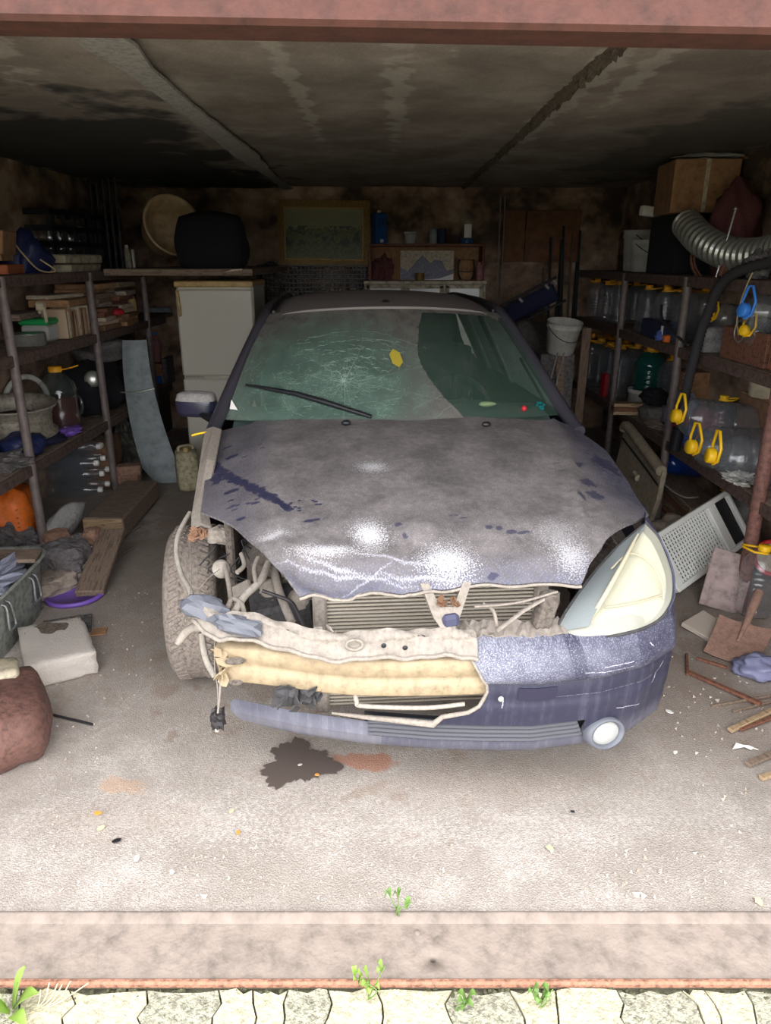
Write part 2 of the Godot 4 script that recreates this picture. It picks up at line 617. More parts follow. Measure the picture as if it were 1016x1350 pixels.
# x0, d0: the metres of the first pixel; size: metres over the picture
func blot(data: PackedByteArray, w: int, h: int, org: Vector2, size: Vector2, c: Vector2, r: Vector2, col: Color, strength: float, noise: PackedByteArray, rag := 0.6, turn := 0.0) -> void:
	var reach := maxf(r.x, r.y) * 1.5
	var i0 := clampi(int((c.y - reach - org.y) / size.y * h), 0, h)
	var i1 := clampi(int((c.y + reach - org.y) / size.y * h), 0, h)
	var j0 := clampi(int((c.x - reach - org.x) / size.x * w), 0, w)
	var j1 := clampi(int((c.x + reach - org.x) / size.x * w), 0, w)
	for i in range(i0, i1):
		for j in range(j0, j1):
			var p := (Vector2((j + 0.5) / w, (i + 0.5) / h) * size + org - c).rotated(-turn) / r
			var v := 1.0 - p.length() + (noise[i * w + j] / 255.0 - 0.5) * rag * 2.0
			if v > 0:
				blend(data, (i * w + j) * 3, col, minf(v * 4.0, 1.0) * strength)


func floor_image() -> Image:
	var w := 900
	var h := 1100
	var a := noise_bytes(21, 0.006, 5, w, h)
	var b := noise_bytes(22, 0.03, 5, w, h)
	var fine := noise_bytes(23, 0.3, 4, w, h)
	var d := PackedByteArray()
	d.resize(w * h * 3)
	var c0 := rgb8(156, 146, 136)
	var c1 := rgb8(178, 168, 159)
	var c2 := rgb8(190, 182, 174)
	for i in h:
		for j in w:
			var k := i * w + j
			var v := a[k] / 255.0 * 0.32 + b[k] / 255.0 * 0.33 + fine[k] / 255.0 * 0.35
			var c := c0.lerp(c1, clampf(v * 3.0 - 1.0, 0, 1)).lerp(c2, clampf((v - 0.54) * 5.0, 0, 1))
			d[k * 3] = c.r8
			d[k * 3 + 1] = c.g8
			d[k * 3 + 2] = c.b8
	var org := Vector2(-2.5, 1.2)
	var size := Vector2(4.75, 6.2)
	# dirt that lies where people and wheels do not sweep it
	for s in [[-1.1, 3.6, 0.7, 1.4, 0.5], [-1.2, 4.8, 0.6, 0.9, 0.6], [1.25, 2.3, 0.45, 0.5, 0.4], [1.3, 3.3, 0.5, 1.0, 0.6], [-0.1, 3.6, 0.9, 1.7, 0.6], [-0.85, 1.55, 0.25, 0.12, 0.35], [0.35, 1.75, 0.5, 0.14, 0.3]]:
		blot(d, w, h, org, size, Vector2(s[0], s[1]), Vector2(s[2], s[3]), rgb8(132, 112, 96), s[4] * 0.6, b, 0.8)
	for s in [[-0.6, 1.55, 0.5, 0.1], [-0.1, 1.5, 0.5, 0.06], [0.55, 1.52, 0.45, 0.06], [0.9, 1.62, 0.3, 0.1], [-0.4, 1.9, 0.22, 0.35]]:
		blot(d, w, h, org, size, Vector2(s[0], s[1]), Vector2(s[2], s[3]), rgb8(214, 206, 198), 0.14, fine, 1.6)
	blot(d, w, h, org, size, Vector2(-0.07, 1.83), Vector2(0.12, 0.06), rgb8(172, 116, 92), 0.7, b, 0.8)
	blot(d, w, h, org, size, Vector2(-0.85, 1.72), Vector2(0.1, 0.05), rgb8(190, 150, 120), 0.5, b, 0.8)
	return Image.create_from_data(w, h, false, Image.FORMAT_RGB8, d)


func ceiling_image() -> Image:
	var w := 512
	var h := 640
	var a := noise_bytes(31, 0.012, 5, w, h)
	var b := noise_bytes(32, 0.05, 4, w, h)
	var d := PackedByteArray()
	d.resize(w * h * 3)
	var c0 := rgb8(132, 122, 114)
	var c1 := rgb8(172, 161, 152)
	for i in h:
		for j in w:
			var k := i * w + j
			var v := a[k] / 255.0 * 0.7 + b[k] / 255.0 * 0.3
			var c := c0.lerp(c1, clampf(v * 2.0 - 0.5, 0, 1))
			d[k * 3] = c.r8
			d[k * 3 + 1] = c.g8
			d[k * 3 + 2] = c.b8
	var org := Vector2(-2.5, 1.2)
	var size := Vector2(4.75, 6.2)
	# large darker blots towards the rear left and along the right, limewash runs along the joints
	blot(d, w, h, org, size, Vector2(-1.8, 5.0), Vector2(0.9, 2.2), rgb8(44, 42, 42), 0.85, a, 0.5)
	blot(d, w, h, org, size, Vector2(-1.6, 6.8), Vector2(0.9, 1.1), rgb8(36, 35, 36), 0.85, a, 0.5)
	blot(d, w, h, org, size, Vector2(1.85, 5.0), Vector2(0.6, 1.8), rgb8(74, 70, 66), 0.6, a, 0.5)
	for s in [[-1.1, 2.2, 0.08, 0.7, 0.25], [-1.25, 2.5, 0.05, 0.5, 0.2], [0.22, 2.2, 0.03, 0.5, -0.02], [0.9, 2.6, 0.05, 0.9, -0.05], [-0.35, 3.2, 0.04, 1.4, 0.0], [0.05, 3.4, 0.05, 1.2, 0.0], [0.75, 3.4, 0.06, 1.6, 0.0]]:
		blot(d, w, h, org, size, Vector2(s[0], s[1]), Vector2(s[2], s[3]), rgb8(206, 200, 192), 0.45, b, 0.9, s[4])
	return Image.create_from_data(w, h, false, Image.FORMAT_RGB8, d)


func wall_image(sd: int) -> Image:
	var w := 512
	var h := 300
	var a := noise_bytes(sd, 0.012, 6, w, h)
	var b := noise_bytes(sd + 1, 0.035, 5, w, h)
	var d := PackedByteArray()
	d.resize(w * h * 3)
	var cs := [rgb8(80, 66, 56), rgb8(128, 104, 86), rgb8(160, 134, 112), rgb8(190, 166, 142)]
	for i in h:
		for j in w:
			var k := i * w + j
			var v := clampf((a[k] / 255.0 * 0.6 + b[k] / 255.0 * 0.4) * 2.4 - 0.7, 0, 0.999) * 3.0
			var c: Color = cs[int(v)].lerp(cs[int(v) + 1], v - int(v))
			d[k * 3] = c.r8
			d[k * 3 + 1] = c.g8
			d[k * 3 + 2] = c.b8
	return Image.create_from_data(w, h, false, Image.FORMAT_RGB8, d)


func make_room() -> void:
	macro_mat("floor_concrete", floor_image(), "speck", 1.6, 0.35)
	macro_mat("ceiling_concrete", ceiling_image(), "speck", 1.0, 0.2)
	macro_mat("back_plaster", wall_image(41), "speck", 1.2, 0.4)
	macro_mat("side_plaster", wall_image(51), "speck", 1.2, 0.4)
	# floor: a slab with a gently uneven dusty top
	var st := surf()
	patch(st, Vector3(-2.5, 0, -1.46), Vector3(4.75, 0, 0), Vector3(0, 0, -5.94), 110, 130, 0.006, 5)
	box(st, Vector3(-0.12, -0.12, -4.45), Vector3(5.1, 0.2, 6.1))
	structure("floor", st, "floor_concrete")
	st = surf()
	# walls with thickness
	st = surf()
	patch(st, Vector3(-2.5, 0, -7.3), Vector3(4.75, 0, 0), Vector3(0, 2.35, 0), 70, 36, 0.012, 9)
	box(st, Vector3(-0.12, 1.1, -7.44), Vector3(5.2, 2.7, 0.24))
	structure("wall_back", st, "back_plaster")
	st = surf()
	patch(st, Vector3(-2.48, 0, -1.3), Vector3(0, 0, -6.05), Vector3(0, 2.35, 0), 80, 36, 0.012, 11)
	box(st, Vector3(-2.62, 1.1, -4.4), Vector3(0.24, 2.7, 6.2))
	structure("wall_left", st, "side_plaster")
	st = surf()
	patch(st, Vector3(2.22, 0, -7.35), Vector3(0, 0, 6.05), Vector3(0, 2.35, 0), 80, 36, 0.012, 13)
	box(st, Vector3(2.36, 1.1, -4.4), Vector3(0.24, 2.7, 6.2))
	structure("wall_right", st, "side_plaster")
	st = surf()
	box(st, Vector3(-2.16, 1.1, -1.36), Vector3(0.8, 2.4, 0.2))
	structure("wall_front", st, "side_plaster")
	st = surf()
	box(st, Vector3(1.96, 1.1, -1.36), Vector3(0.7, 2.4, 0.2))
	structure("wall_front", st, "side_plaster")
	# ceiling: three precast slabs side by side, each with its own face
	var ceil_node := Node3D.new()
	ceil_node.name = "ceiling"
	add_child(ceil_node)
	ceil_node.set_meta("kind", "structure")
	for e in [[-2.5, -0.87, 2.265], [-0.86, 0.712, 2.275], [0.728, 2.25, 2.27]]:
		st = surf()
		var nz := FastNoiseLite.new()
		nz.frequency = 1.2
		var ny := 40
		for i in ny:
			for j in 14:
				var cs := []
				for q in [[0, 0], [1, 0], [1, 1], [0, 1]]:
					var x: float = lerpf(e[0], e[1], (j + q[0]) / 14.0)
					var dd: float = 1.3 + 6.05 * (i + q[1]) / ny
					cs.append([Vector3(x, e[2] + nz.get_noise_2d(x * 2.0, dd) * 0.012, -dd), Vector2(x * 0.5, dd * 2.2), Vector2((x + 2.5) / 4.75, (dd - 1.2) / 6.2)])
				for k in [0, 1, 2, 0, 2, 3]:
					st.set_uv(cs[k][1])
					st.set_uv2(cs[k][2])
					st.add_vertex(cs[k][0])
		box(st, Vector3((e[0] + e[1]) / 2, e[2] + 0.13, -4.4), Vector3(e[1] - e[0], 0.22, 6.2))
		structure("slab", st, "ceiling_concrete", ceil_node)
	# plaster smeared along the left joint
	mat("joint_plaster", rgb8(176, 172, 168), 0.95, "mottle", 3.0, 0.3)
	mat("joint_mortar", rgb8(110, 98, 86), 0.97, "grime", 5.0, 0.8)
	st = surf()
	var lft := []
	var rgt := []
	for i in 41:
		var f := i / 40.0
		var x := -0.83 - 0.08 * f
		var wide := 0.6 + 0.4 * sin(f * 13.0) + rng.randf() * 0.5
		lft.append(Vector2(x - 0.015 - wide * lerpf(0.045, 0.03, f), 1.35 + f * 5.9))
		rgt.append(Vector2(x + 0.03 + wide * lerpf(0.06, 0.03, f), 1.35 + f * 5.9))
	rgt.reverse()
	plate(st, lft + rgt, 0.012, Transform3D(Basis(Vector3.RIGHT, -PI / 2), Vector3(0, 2.256, 0)))
	structure("plaster_smear", st, "joint_plaster", ceil_node)
	st = surf(false)
	var g := []
	for i in 160:
		var f := i / 159.0
		var row := []
		for j in 7:
			var s := j / 6.0 * 2.0 - 1.0
			row.append(Vector3(0.72 + s * lerpf(0.035, 0.02, f) + rng.randf_range(-0.008, 0.008), 2.278 - (1.0 - s * s) * rng.randf_range(0.012, 0.045), -1.35 - f * 5.92))
		g.append(row)
	sheet(st, g, 0.0)
	structure("mortar_ridge", st, "joint_mortar", ceil_node)
	# rusty channel over the opening
	st = surf()
	var tilt := turned(Vector3(0, 0, -0.9))
	box(st, Vector3(0, 2.11, -1.36), Vector3(5.2, 0.23, 0.07), 0.008, tilt)
	box(st, Vector3(0, 2.01, -1.40), Vector3(5.2, 0.012, 0.12), 0.003, tilt)
	box(st, Vector3(0, 2.34, -1.36), Vector3(5.2, 0.26, 0.2), 0.004)
	structure("lintel", st, "primer_beam")
	# threshold: a steel channel laid on its back, dusty, its lips worn to rust
	mat("threshold_steel", rgb8(150, 136, 125), 0.8, "mottle", 1.2, 0.25, 0.0, {"world": true})
	mat("threshold_edge", rgb8(166, 118, 94), 0.85, "grime", 3.0, 0.3, 0.0, {"world": true})
	var th := Node3D.new()
	th.name = "trim_1"
	add_child(th)
	th.set_meta("kind", "structure")
	st = surf()
	var zs := [-1.462, -1.452, -1.446, -1.425, -1.268]
	var hs := [0.004, 0.014, 0.014, 0.002, 0.002]
	g = []
	for i in 5:
		var row := []
		for j in 61:
			var x := -2.0 + 3.9 * j / 60.0
			row.append(Vector3(x, hs[4 - i], zs[4 - i]))
		g.append(row)
	var hole := Vector3(0.119, 0.002, -1.323)
	for i in 4:
		if i == 0:
			continue
		sheet(st, [g[i], g[i + 1]])
	# the web with its round bolt hole cut out
	var hx := hole.x
	var hz := hole.z
	var ring := []
	for k in 24:
		ring.append(Vector3(hx + 0.009 * cos(TAU * k / 24), 0.002, hz - 0.009 * sin(TAU * k / 24)))
	var sq := []
	for k in 24:
		var a := TAU * k / 24
		var m := maxf(absf(cos(a)), absf(sin(a)))
		sq.append(Vector3(hx + 0.04 * cos(a) / m, 0.002, hz - 0.04 * sin(a) / m))
	for k in 24:
		quad(st, ring[k], sq[k], sq[(k + 1) % 24], ring[(k + 1) % 24])
		quad(st, ring[(k + 1) % 24] - Vector3(0, 0.03, 0), ring[k] - Vector3(0, 0.03, 0), ring[k], ring[(k + 1) % 24])
	var zf := -1.268
	var zb := -1.425
	quad(st, Vector3(-2.0, 0.002, zf), Vector3(hx - 0.04, 0.002, zf), Vector3(hx - 0.04, 0.002, zb), Vector3(-2.0, 0.002, zb))
	quad(st, Vector3(hx + 0.04, 0.002, zf), Vector3(1.9, 0.002, zf), Vector3(1.9, 0.002, zb), Vector3(hx + 0.04, 0.002, zb))
	quad(st, Vector3(hx - 0.04, 0.002, zf), Vector3(hx + 0.04, 0.002, zf), Vector3(hx + 0.04, 0.002, hz + 0.04), Vector3(hx - 0.04, 0.002, hz + 0.04))
	quad(st, Vector3(hx - 0.04, 0.002, hz - 0.04), Vector3(hx + 0.04, 0.002, hz - 0.04), Vector3(hx + 0.04, 0.002, zb), Vector3(hx - 0.04, 0.002, zb))
	structure("channel_web", st, "threshold_steel", th)
	st = surf()
	box(st, Vector3(-0.05, 0.0, -1.262), Vector3(3.9, 0.02, 0.016), 0.005)
	structure("channel_lip", st, "threshold_edge", th)
	st = surf(false)
	lathe(st, [Vector2(0.008, 0), Vector2(0.007, 0.003), Vector2(0.004, 0.005), Vector2(0, 0.0055)], 12, Transform3D(Basis(), Vector3(0.082, 0.002, -1.398)))
	structure("rivet", st, "threshold_steel", th)
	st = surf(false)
	box(st, Vector3(hx, -0.03, hz), Vector3(0.05, 0.006, 0.05), 0.001)  # dark plate added so the bolt hole looks unlit
	structure("hole_shade_plate", st, "wire_dark", th)
	# outside: a course of pale cracked stones, then open ground
	mat("yard_earth", rgb8(150, 146, 122), 0.97, "grime", 1.0, 0.5, 0.0, {"world": true})
	st = surf()
	patch(st, Vector3(-14, -0.03, 16), Vector3(28, 0, 0), Vector3(0, 0, -17.27), 20, 12, 0.0, 3)
	mat("worn_stone", rgb8(176, 172, 150), 0.95, "grime", 4.0, 0.6)
	var yard := structure("ground", st, "yard_earth")
	var x := -1.5
	var cut := []
	while x < 1.6:
		var line := []
		for k in 6:
			line.append(Vector2(x + rng.randf_range(-0.014, 0.014), -0.08 + 0.032 * k))
		cut.append(line)
		x += rng.randf_range(0.05, 0.2)
	for i in cut.size() - 1:
		var pts := []
		for k in 6:
			pts.append(cut[i][k] + Vector2(0.0025, 0))
		var x0: float = cut[i][5].x
		var x1: float = cut[i + 1][5].x
		for k in range(1, 4):
			pts.append(Vector2(lerpf(x0, x1, k / 4.0), 0.08 + rng.randf_range(-0.012, 0.006)))
		for k in 6:
			pts.append(cut[i + 1][5 - k] - Vector2(0.0025, 0))
		st = surf(false)
		plate(st, pts, 0.04, Transform3D(Basis(Vector3.RIGHT, -PI / 2), Vector3(0, -0.022 + rng.randf_range(-0.003, 0.003), -1.165)))
		put("stone", st, ["pale_stone", "pale_stone", "worn_stone"][i % 3], yard)
	# moss and dirt caught between threshold and stones
	mat("moss", rgb8(104, 104, 78), 0.98, "grime", 8.0, 0.8)
	st = surf(false)
	for i in 420:
		var p := Vector3(rng.randf_range(-1.3, 1.3), -0.02, -1.245 + rng.randf_range(-0.008, 0.02))
		lump(st, p, Vector3(rng.randf_range(0.006, 0.016), rng.randf_range(0.006, 0.02), rng.randf_range(0.005, 0.012)), 0.5, 3.0, i, Basis(), -2.0, 6, 4, false)
	tag(put("moss", st, "moss"), "grey green moss and dirt in the gap along the threshold", "moss", "", "stuff")


# ---------------------------------------------------------------- the wrecked car; its own axes: x across, y up, -z towards the rear, 0 at the front bumper
func hood_height(w: float) -> float:
	var ws := [0.08, 0.12, 0.2, 0.35, 0.6, 1.0, 1.4]
	var vs := [0.715, 0.742, 0.80, 0.855, 0.9, 0.96, 1.005]
	for i in 6:
		if w <= ws[i + 1]:
			return lerpf(vs[i], vs[i + 1], clampf((w - ws[i]) / (ws[i + 1] - ws[i]), 0, 1))
	return 1.005


func along(pts: Array, t: float) -> Vector2:
	var f := t * (pts.size() - 1)
	var i := mini(int(f), pts.size() - 2)
	return pts[i].lerp(pts[i + 1], f - i)


func hood_image() -> Image:
	var w := 900
	var h := 760
	var a := noise_bytes(61, 0.008, 5, w, h)
	var b := noise_bytes(62, 0.05, 5, w, h)
	var s := noise_bytes(63, 0.35, 3, w, h)
	var d := PackedByteArray()
	d.resize(w * h * 3)
	var dust0 := rgb8(92, 87, 87)
	var dust1 := rgb8(132, 125, 124)
	var paint := rgb8(50, 50, 70)
	var bright := rgb8(128, 131, 150)  # pale blue sheen of the nose, put into the paint colour
	for i in h:
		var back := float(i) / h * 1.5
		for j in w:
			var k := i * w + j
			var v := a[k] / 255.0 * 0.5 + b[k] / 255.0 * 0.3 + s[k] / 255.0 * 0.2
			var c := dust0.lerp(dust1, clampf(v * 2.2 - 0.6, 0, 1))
			# the dust lies thinner towards the nose and over the right shoulder; the nose also gets a painted sheen
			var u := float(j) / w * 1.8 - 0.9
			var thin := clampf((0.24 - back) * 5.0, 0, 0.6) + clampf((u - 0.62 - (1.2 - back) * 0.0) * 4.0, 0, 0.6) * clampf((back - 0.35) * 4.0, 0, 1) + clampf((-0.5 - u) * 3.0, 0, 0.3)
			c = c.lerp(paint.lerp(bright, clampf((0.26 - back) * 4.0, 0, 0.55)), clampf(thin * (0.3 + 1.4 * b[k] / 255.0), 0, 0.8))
			if s[k] > 172:
				c = c.lightened(0.16)
			d[k * 3] = c.r8
			d[k * 3 + 1] = c.g8
			d[k * 3 + 2] = c.b8
	var org := Vector2(-0.9, 0.0)
	var size := Vector2(1.8, 1.5)
	# white powder burst on the bonnet
	for e in [[Vector2(-0.170, 0.324), 0.05, 0.075, 1.0], [Vector2(0.055, 0.207), 0.075, 0.06, 1.0], [Vector2(-0.138, 0.789), 0.055, 0.04, 0.75], [Vector2(0.435, 0.212), 0.05, 0.06, 0.6], [Vector2(0.417, 0.293), 0.06, 0.08, 0.35], [Vector2(-0.305, 0.248), 0.09, 0.02, 0.7], [Vector2(-0.469, 0.339), 0.05, 0.02, 0.7]]:
		blot(d, w, h, org, size, e[0], Vector2(e[1], e[2]) * 0.95, rgb8(214, 214, 218), e[3] * 0.85, s, 1.5)
	for e in [[Vector2(-0.250, 0.178), 0.2, 0.006, -0.18], [Vector2(-0.102, 0.211), 0.2, 0.006, -0.25], [Vector2(-0.017, 0.157), 0.12, 0.008, -0.1], [Vector2(-0.283, 0.202), 0.1, 0.008, -0.3], [Vector2(-0.195, 0.154), 0.1, 0.005, 0.5]]:
		blot(d, w, h, org, size, e[0], Vector2(e[1], e[2] * 0.8), rgb8(196, 197, 208), 0.5, s, 1.3, e[3])
	# places wiped clean by fingers and sleeves
	var wiped := rgb8(40, 40, 66)
	var q0 := Vector2(-0.744, 0.979)
	var qs := [q0, Vector2(-0.666, 0.826), Vector2(-0.596, 0.739), Vector2(-0.525, 0.635), Vector2(-0.467, 0.547), Vector2(-0.422, 0.488)]
	for i in qs.size() - 1:
		for k in 6:
			blot(d, w, h, org, size, qs[i].lerp(qs[i + 1], k / 6.0), Vector2(0.028 - 0.003 * i, 0.022), wiped, 0.8, b, 0.5)
	for e in [[Vector2(-0.712, 0.834), 0.018, 0.05], [Vector2(-0.680, 1.005), 0.03, 0.014], [Vector2(-0.635, 0.705), 0.03, 0.016], [Vector2(-0.704, 1.131), 0.025, 0.01], [Vector2(-0.568, 1.056), 0.012, 0.006], [Vector2(-0.552, 1.006), 0.012, 0.006], [Vector2(-0.620, 0.979), 0.012, 0.006], [Vector2(-0.544, 0.572), 0.015, 0.008], [Vector2(-0.587, 0.480), 0.02, 0.012], [Vector2(-0.356, 0.408), 0.03, 0.01]]:
		blot(d, w, h, org, size, e[0], Vector2(e[1], e[2]), wiped, 0.8, b, 0.6, 0.2)
	for e in [[380, 666], [385, 663], [390, 668], [397, 664], [402, 660], [405, 652], [398, 668], [411, 655], [410, 662], [429, 670], [436, 673], [408, 668], [592, 668], [598, 672], [605, 671], [620, 672], [660, 676], [668, 675], [690, 686]]:
		pass
	for i in 14:
		var p := Vector2(-0.383, 0.516) + Vector2(rng.randf_range(-0.07, 0.08), rng.randf_range(-0.04, 0.04))
		blot(d, w, h, org, size, p, Vector2(0.007, 0.006), wiped, 0.9, b, 0.4)
	for i in 10:
		var p := Vector2(-0.618, 0.604) + Vector2(rng.randf_range(-0.06, 0.08), rng.randf_range(-0.05, 0.05))
		blot(d, w, h, org, size, p, Vector2(0.012, 0.006), wiped, 0.6, b, 0.6, 0.4)
	for e in [[Vector2(0.106, 0.418), 0.02, 0.004], [Vector2(0.133, 0.402), 0.016, 0.004], [Vector2(0.208, 0.345), 0.014, 0.012], [Vector2(0.242, 0.336), 0.012, 0.014], [Vector2(0.274, 0.319), 0.02, 0.01], [Vector2(0.315, 0.316), 0.02, 0.008], [Vector2(-0.077, 0.366), 0.012, 0.01], [Vector2(-0.061, 0.310), 0.01, 0.012], [Vector2(0.183, 0.152), 0.02, 0.01], [Vector2(0.571, 0.840), 0.015, 0.004], [Vector2(0.570, 0.769), 0.015, 0.004], [Vector2(0.662, 0.856), 0.02, 0.02], [Vector2(0.650, 0.697), 0.03, 0.03], [Vector2(0.636, 0.595), 0.03, 0.04], [Vector2(0.795, 0.922), 0.05, 0.08], [Vector2(0.577, 0.567), 0.012, 0.03]]:
		blot(d, w, h, org, size, e[0], Vector2(e[1], e[2]), wiped, 0.6, b, 0.8, 0.15)
	return Image.create_from_data(w, h, false, Image.FORMAT_RGB8, d)


func line_on(d: PackedByteArray, w: int, h: int, p: Vector2, q: Vector2, col: Color, a: int) -> void:
	var n := int(maxf(absf(q.x - p.x) * w, absf(q.y - p.y) * h)) + 1
	for i in n:
		var f := p.lerp(q, float(i) / n)
		var x := int(f.x * w)
		var y := int(f.y * h)
		if x < 0 or y < 0 or x >= w or y >= h:
			continue
		var k := (y * w + x) * 4
		d[k] = int(lerpf(d[k], col.r8, a / 255.0))
		d[k + 1] = int(lerpf(d[k + 1], col.g8, a / 255.0))
		d[k + 2] = int(lerpf(d[k + 2], col.b8, a / 255.0))
		d[k + 3] = maxi(d[k + 3], a)


# dust, wiper sweep and the web of cracks that lie on the windscreen; x runs left to right, y from the bottom up
func screen_image() -> Image:
	var w := 1024
	var h := 512
	var a := noise_bytes(71, 0.01, 5, w, h)
	var b := noise_bytes(72, 0.2, 4, w, h)
	var c := noise_bytes(73, 0.09, 4, w, h, FastNoiseLite.TYPE_CELLULAR)
	var d := PackedByteArray()
	d.resize(w * h * 4)
	for i in h:
		var y := float(i) / h
		for j in w:
			var x := float(j) / w
			var k := i * w + j
			var n := a[k] / 255.0 * 0.6 + b[k] / 255.0 * 0.4
			# right part wiped clear: bounded by an arc
			var edge := 0.585 + 0.115 * pow(maxf(0.0, (0.48 - y) / 0.48), 1.5) + 0.055 * pow(maxf(0.0, (y - 0.48) / 0.47), 1.5) + (n - 0.5) * 0.012
			var dirt := 0.0
			if x < edge or y > 0.93:
				dirt = 0.72 + (n - 0.5) * 0.8
			else:
				dirt = 0.07 + maxf(0, n - 0.6) * 0.9
			var col := Color(0.44, 0.42, 0.4)
			# crushed zone
			var p := Vector2((x - 0.27) * 1.7, y - 0.3)
			var z := clampf(1.35 - p.length() * 2.0 + (n - 0.5) * 0.8, 0, 1)
			if x < edge:
				dirt = lerpf(dirt, 0.34 + 0.8 * maxf(0, n - 0.42), clampf(z * 1.4, 0, 1))
				var bowl := Vector2((x - 0.335) * 4.2, (y - 0.29) * 6.0 + absf(x - 0.335) * 4.0)
				if bowl.length() < 0.85 + (n - 0.5) * 0.3:
					dirt = maxf(dirt, 0.52 + (n - 0.5) * 0.5)
				var cr := clampf((c[k] / 255.0 - 0.55) * 4.0, 0, 1) * z
				dirt = maxf(dirt, cr * 0.55)
				col = col.lerp(Color(0.42, 0.52, 0.47), clampf(z * 1.4, 0, 1))
			d[k * 4] = col.r8
			d[k * 4 + 1] = col.g8
			d[k * 4 + 2] = col.b8
			d[k * 4 + 3] = clampi(int(dirt * 255), 0, 235)
	var R := RandomNumberGenerator.new()
	R.seed = 5
	var hit := Vector2(0.34, 0.3)
	var crack := Color(0.72, 0.82, 0.76)
	for k in 26:
		var ang := TAU * k / 26.0 + R.randf_range(-0.06, 0.06)
		var p := hit
		var reach := R.randf_range(0.12, 0.42)
		if k % 5 == 0:
			reach = 0.7
		var n := 14
		for i in n:
			ang += R.randf_range(-0.12, 0.12)
			var q := p + Vector2(cos(ang) * 0.5, sin(ang)) * reach / n
			line_on(d, w, h, p, q, crack, int(lerpf(190, 70, float(i) / n)))
			p = q
	for r in 34:
		var rad := 0.03 + 0.5 * pow(r / 34.0, 1.2)
		var a0 := R.randf_range(0, TAU)
		var a1 := a0 + R.randf_range(0.5, 2.6)
		if r % 2 == 0:
			a0 = R.randf_range(0.3, 1.3)
			a1 = a0 + R.randf_range(0.7, 1.7)
		var n := 26
		var p := Vector2.ZERO
		for i in n + 1:
			var ang := lerpf(a0, a1, float(i) / n)
			var q := hit + Vector2(cos(ang) * 0.78, sin(ang) * 0.82) * (rad + R.randf_range(-0.008, 0.008) + 0.03 * sin(ang * 5.0 + r))
			if i > 0:
				var al := int(R.randf_range(80, 190))
				line_on(d, w, h, p, q, crack, al)
				if r % 2 == 0:
					line_on(d, w, h, p + Vector2(0, 0.002), q + Vector2(0, 0.002), crack, al)
			p = q
	for k in 1100:
		var p := hit + Vector2(R.randfn(-0.04, 0.12), R.randfn(-0.03, 0.15))
		var q := p + Vector2(R.randf_range(-0.02, 0.02), R.randf_range(-0.02, 0.02))
		line_on(d, w, h, p, q, crack, R.randi_range(50, 180))
	return Image.create_from_data(w, h, false, Image.FORMAT_RGBA8, d)


# dust on the bumper cover: u runs -0.7..0.9 across, v 0.2..0.62 up
func bumper_image() -> Image:
	var w := 800
	var h := 260
	var a := noise_bytes(81, 0.012, 5, w, h)
	var b := noise_bytes(82, 0.06, 5, w, h)
	var s := noise_bytes(83, 0.4, 3, w, h)
	var d := PackedByteArray()
	d.resize(w * h * 3)
	for i in h:
		var v := 0.2 + 0.42 * i / h
		for j in w:
			var u := -0.7 + 1.6 * j / w
			var k := i * w + j
			var n := a[k] / 255.0 * 0.5 + b[k] / 255.0 * 0.3 + s[k] / 255.0 * 0.2
			var streak := b[(100 * w + j)] / 255.0 * 0.6 + s[((i / 9) % h) * w + j] / 255.0 * 0.4
			var c := rgb8(40, 40, 60)
			var dust := 0.0
			if v > 0.488:
				dust = 0.42 + (n - 0.5) * 0.9 + clampf((0.34 - u) * 1.3, 0, 0.35) + clampf((v - 0.56) * 5.0, 0, 0.3)
				if u > 0.62:
					dust -= 0.2
				var q := u - 0.415 - (0.56 - v) * 0.25
				if absf(q) < 0.022 + (n - 0.5) * 0.01:
					dust *= 0.35
				c = c.lerp(rgb8(128, 128, 140), clampf(dust, 0, 1))
				if s[k] / 255.0 > 0.72 - clampf((0.4 - u) * 0.6, 0, 0.22) - clampf((v - 0.57) * 2.0, 0, 0.08):
					c = c.lerp(rgb8(176, 176, 186), 0.6)
			else:
				dust = clampf((streak - 0.5) * 0.9, 0, 0.35) + clampf((0.315 - v) * 8.0, 0, 0.5) + (0.25 if v < 0.31 and u < -0.15 else 0.0) + (n - 0.5) * 0.3
				c = c.lerp(rgb8(122, 121, 128), clampf(dust, 0, 0.85))
			d[k * 3] = c.r8
			d[k * 3 + 1] = c.g8
			d[k * 3 + 2] = c.b8
	var R := RandomNumberGenerator.new()
	R.seed = 8
	# scratches
	for e in [[0.5, 0.525, 0.6, 0.52], [0.44, 0.515, 0.6, 0.505], [0.6, 0.345, 0.66, 0.335], [0.57, 0.35, 0.6, 0.342], [0.66, 0.56, 0.675, 0.545], [0.2, 0.4, 0.205, 0.425], [0.7, 0.4, 0.74, 0.46], [0.25, 0.433, 0.7, 0.425]]:
		for k in 120:
			var f := k / 120.0
			var x := int((lerpf(e[0], e[2], f) + 0.7) / 1.6 * w)
			var y := int((lerpf(e[1], e[3], f) - 0.2) / 0.42 * h)
			if R.randf() < 0.8 and x < w and y < h - 1:
				blend(d, (y * w + x) * 3, rgb8(214, 214, 222), 0.8)
	return Image.create_from_data(w, h, false, Image.FORMAT_RGB8, d)


func bumper_front(u: float) -> float:
	var us := [-0.95, -0.8, -0.62, -0.4, -0.2, 0.0, 0.15, 0.3, 0.5, 0.65, 0.78, 0.84, 0.86]
	var ws := [0.6, 0.36, 0.22, 0.13, 0.07, 0.03, 0.012, 0.0, 0.022, 0.075, 0.17, 0.3, 0.62]
	for i in 12:
		if u <= us[i + 1]:
			return lerpf(ws[i], ws[i + 1], clampf((u - us[i]) / (us[i + 1] - us[i]), 0, 1))
	return 0.62


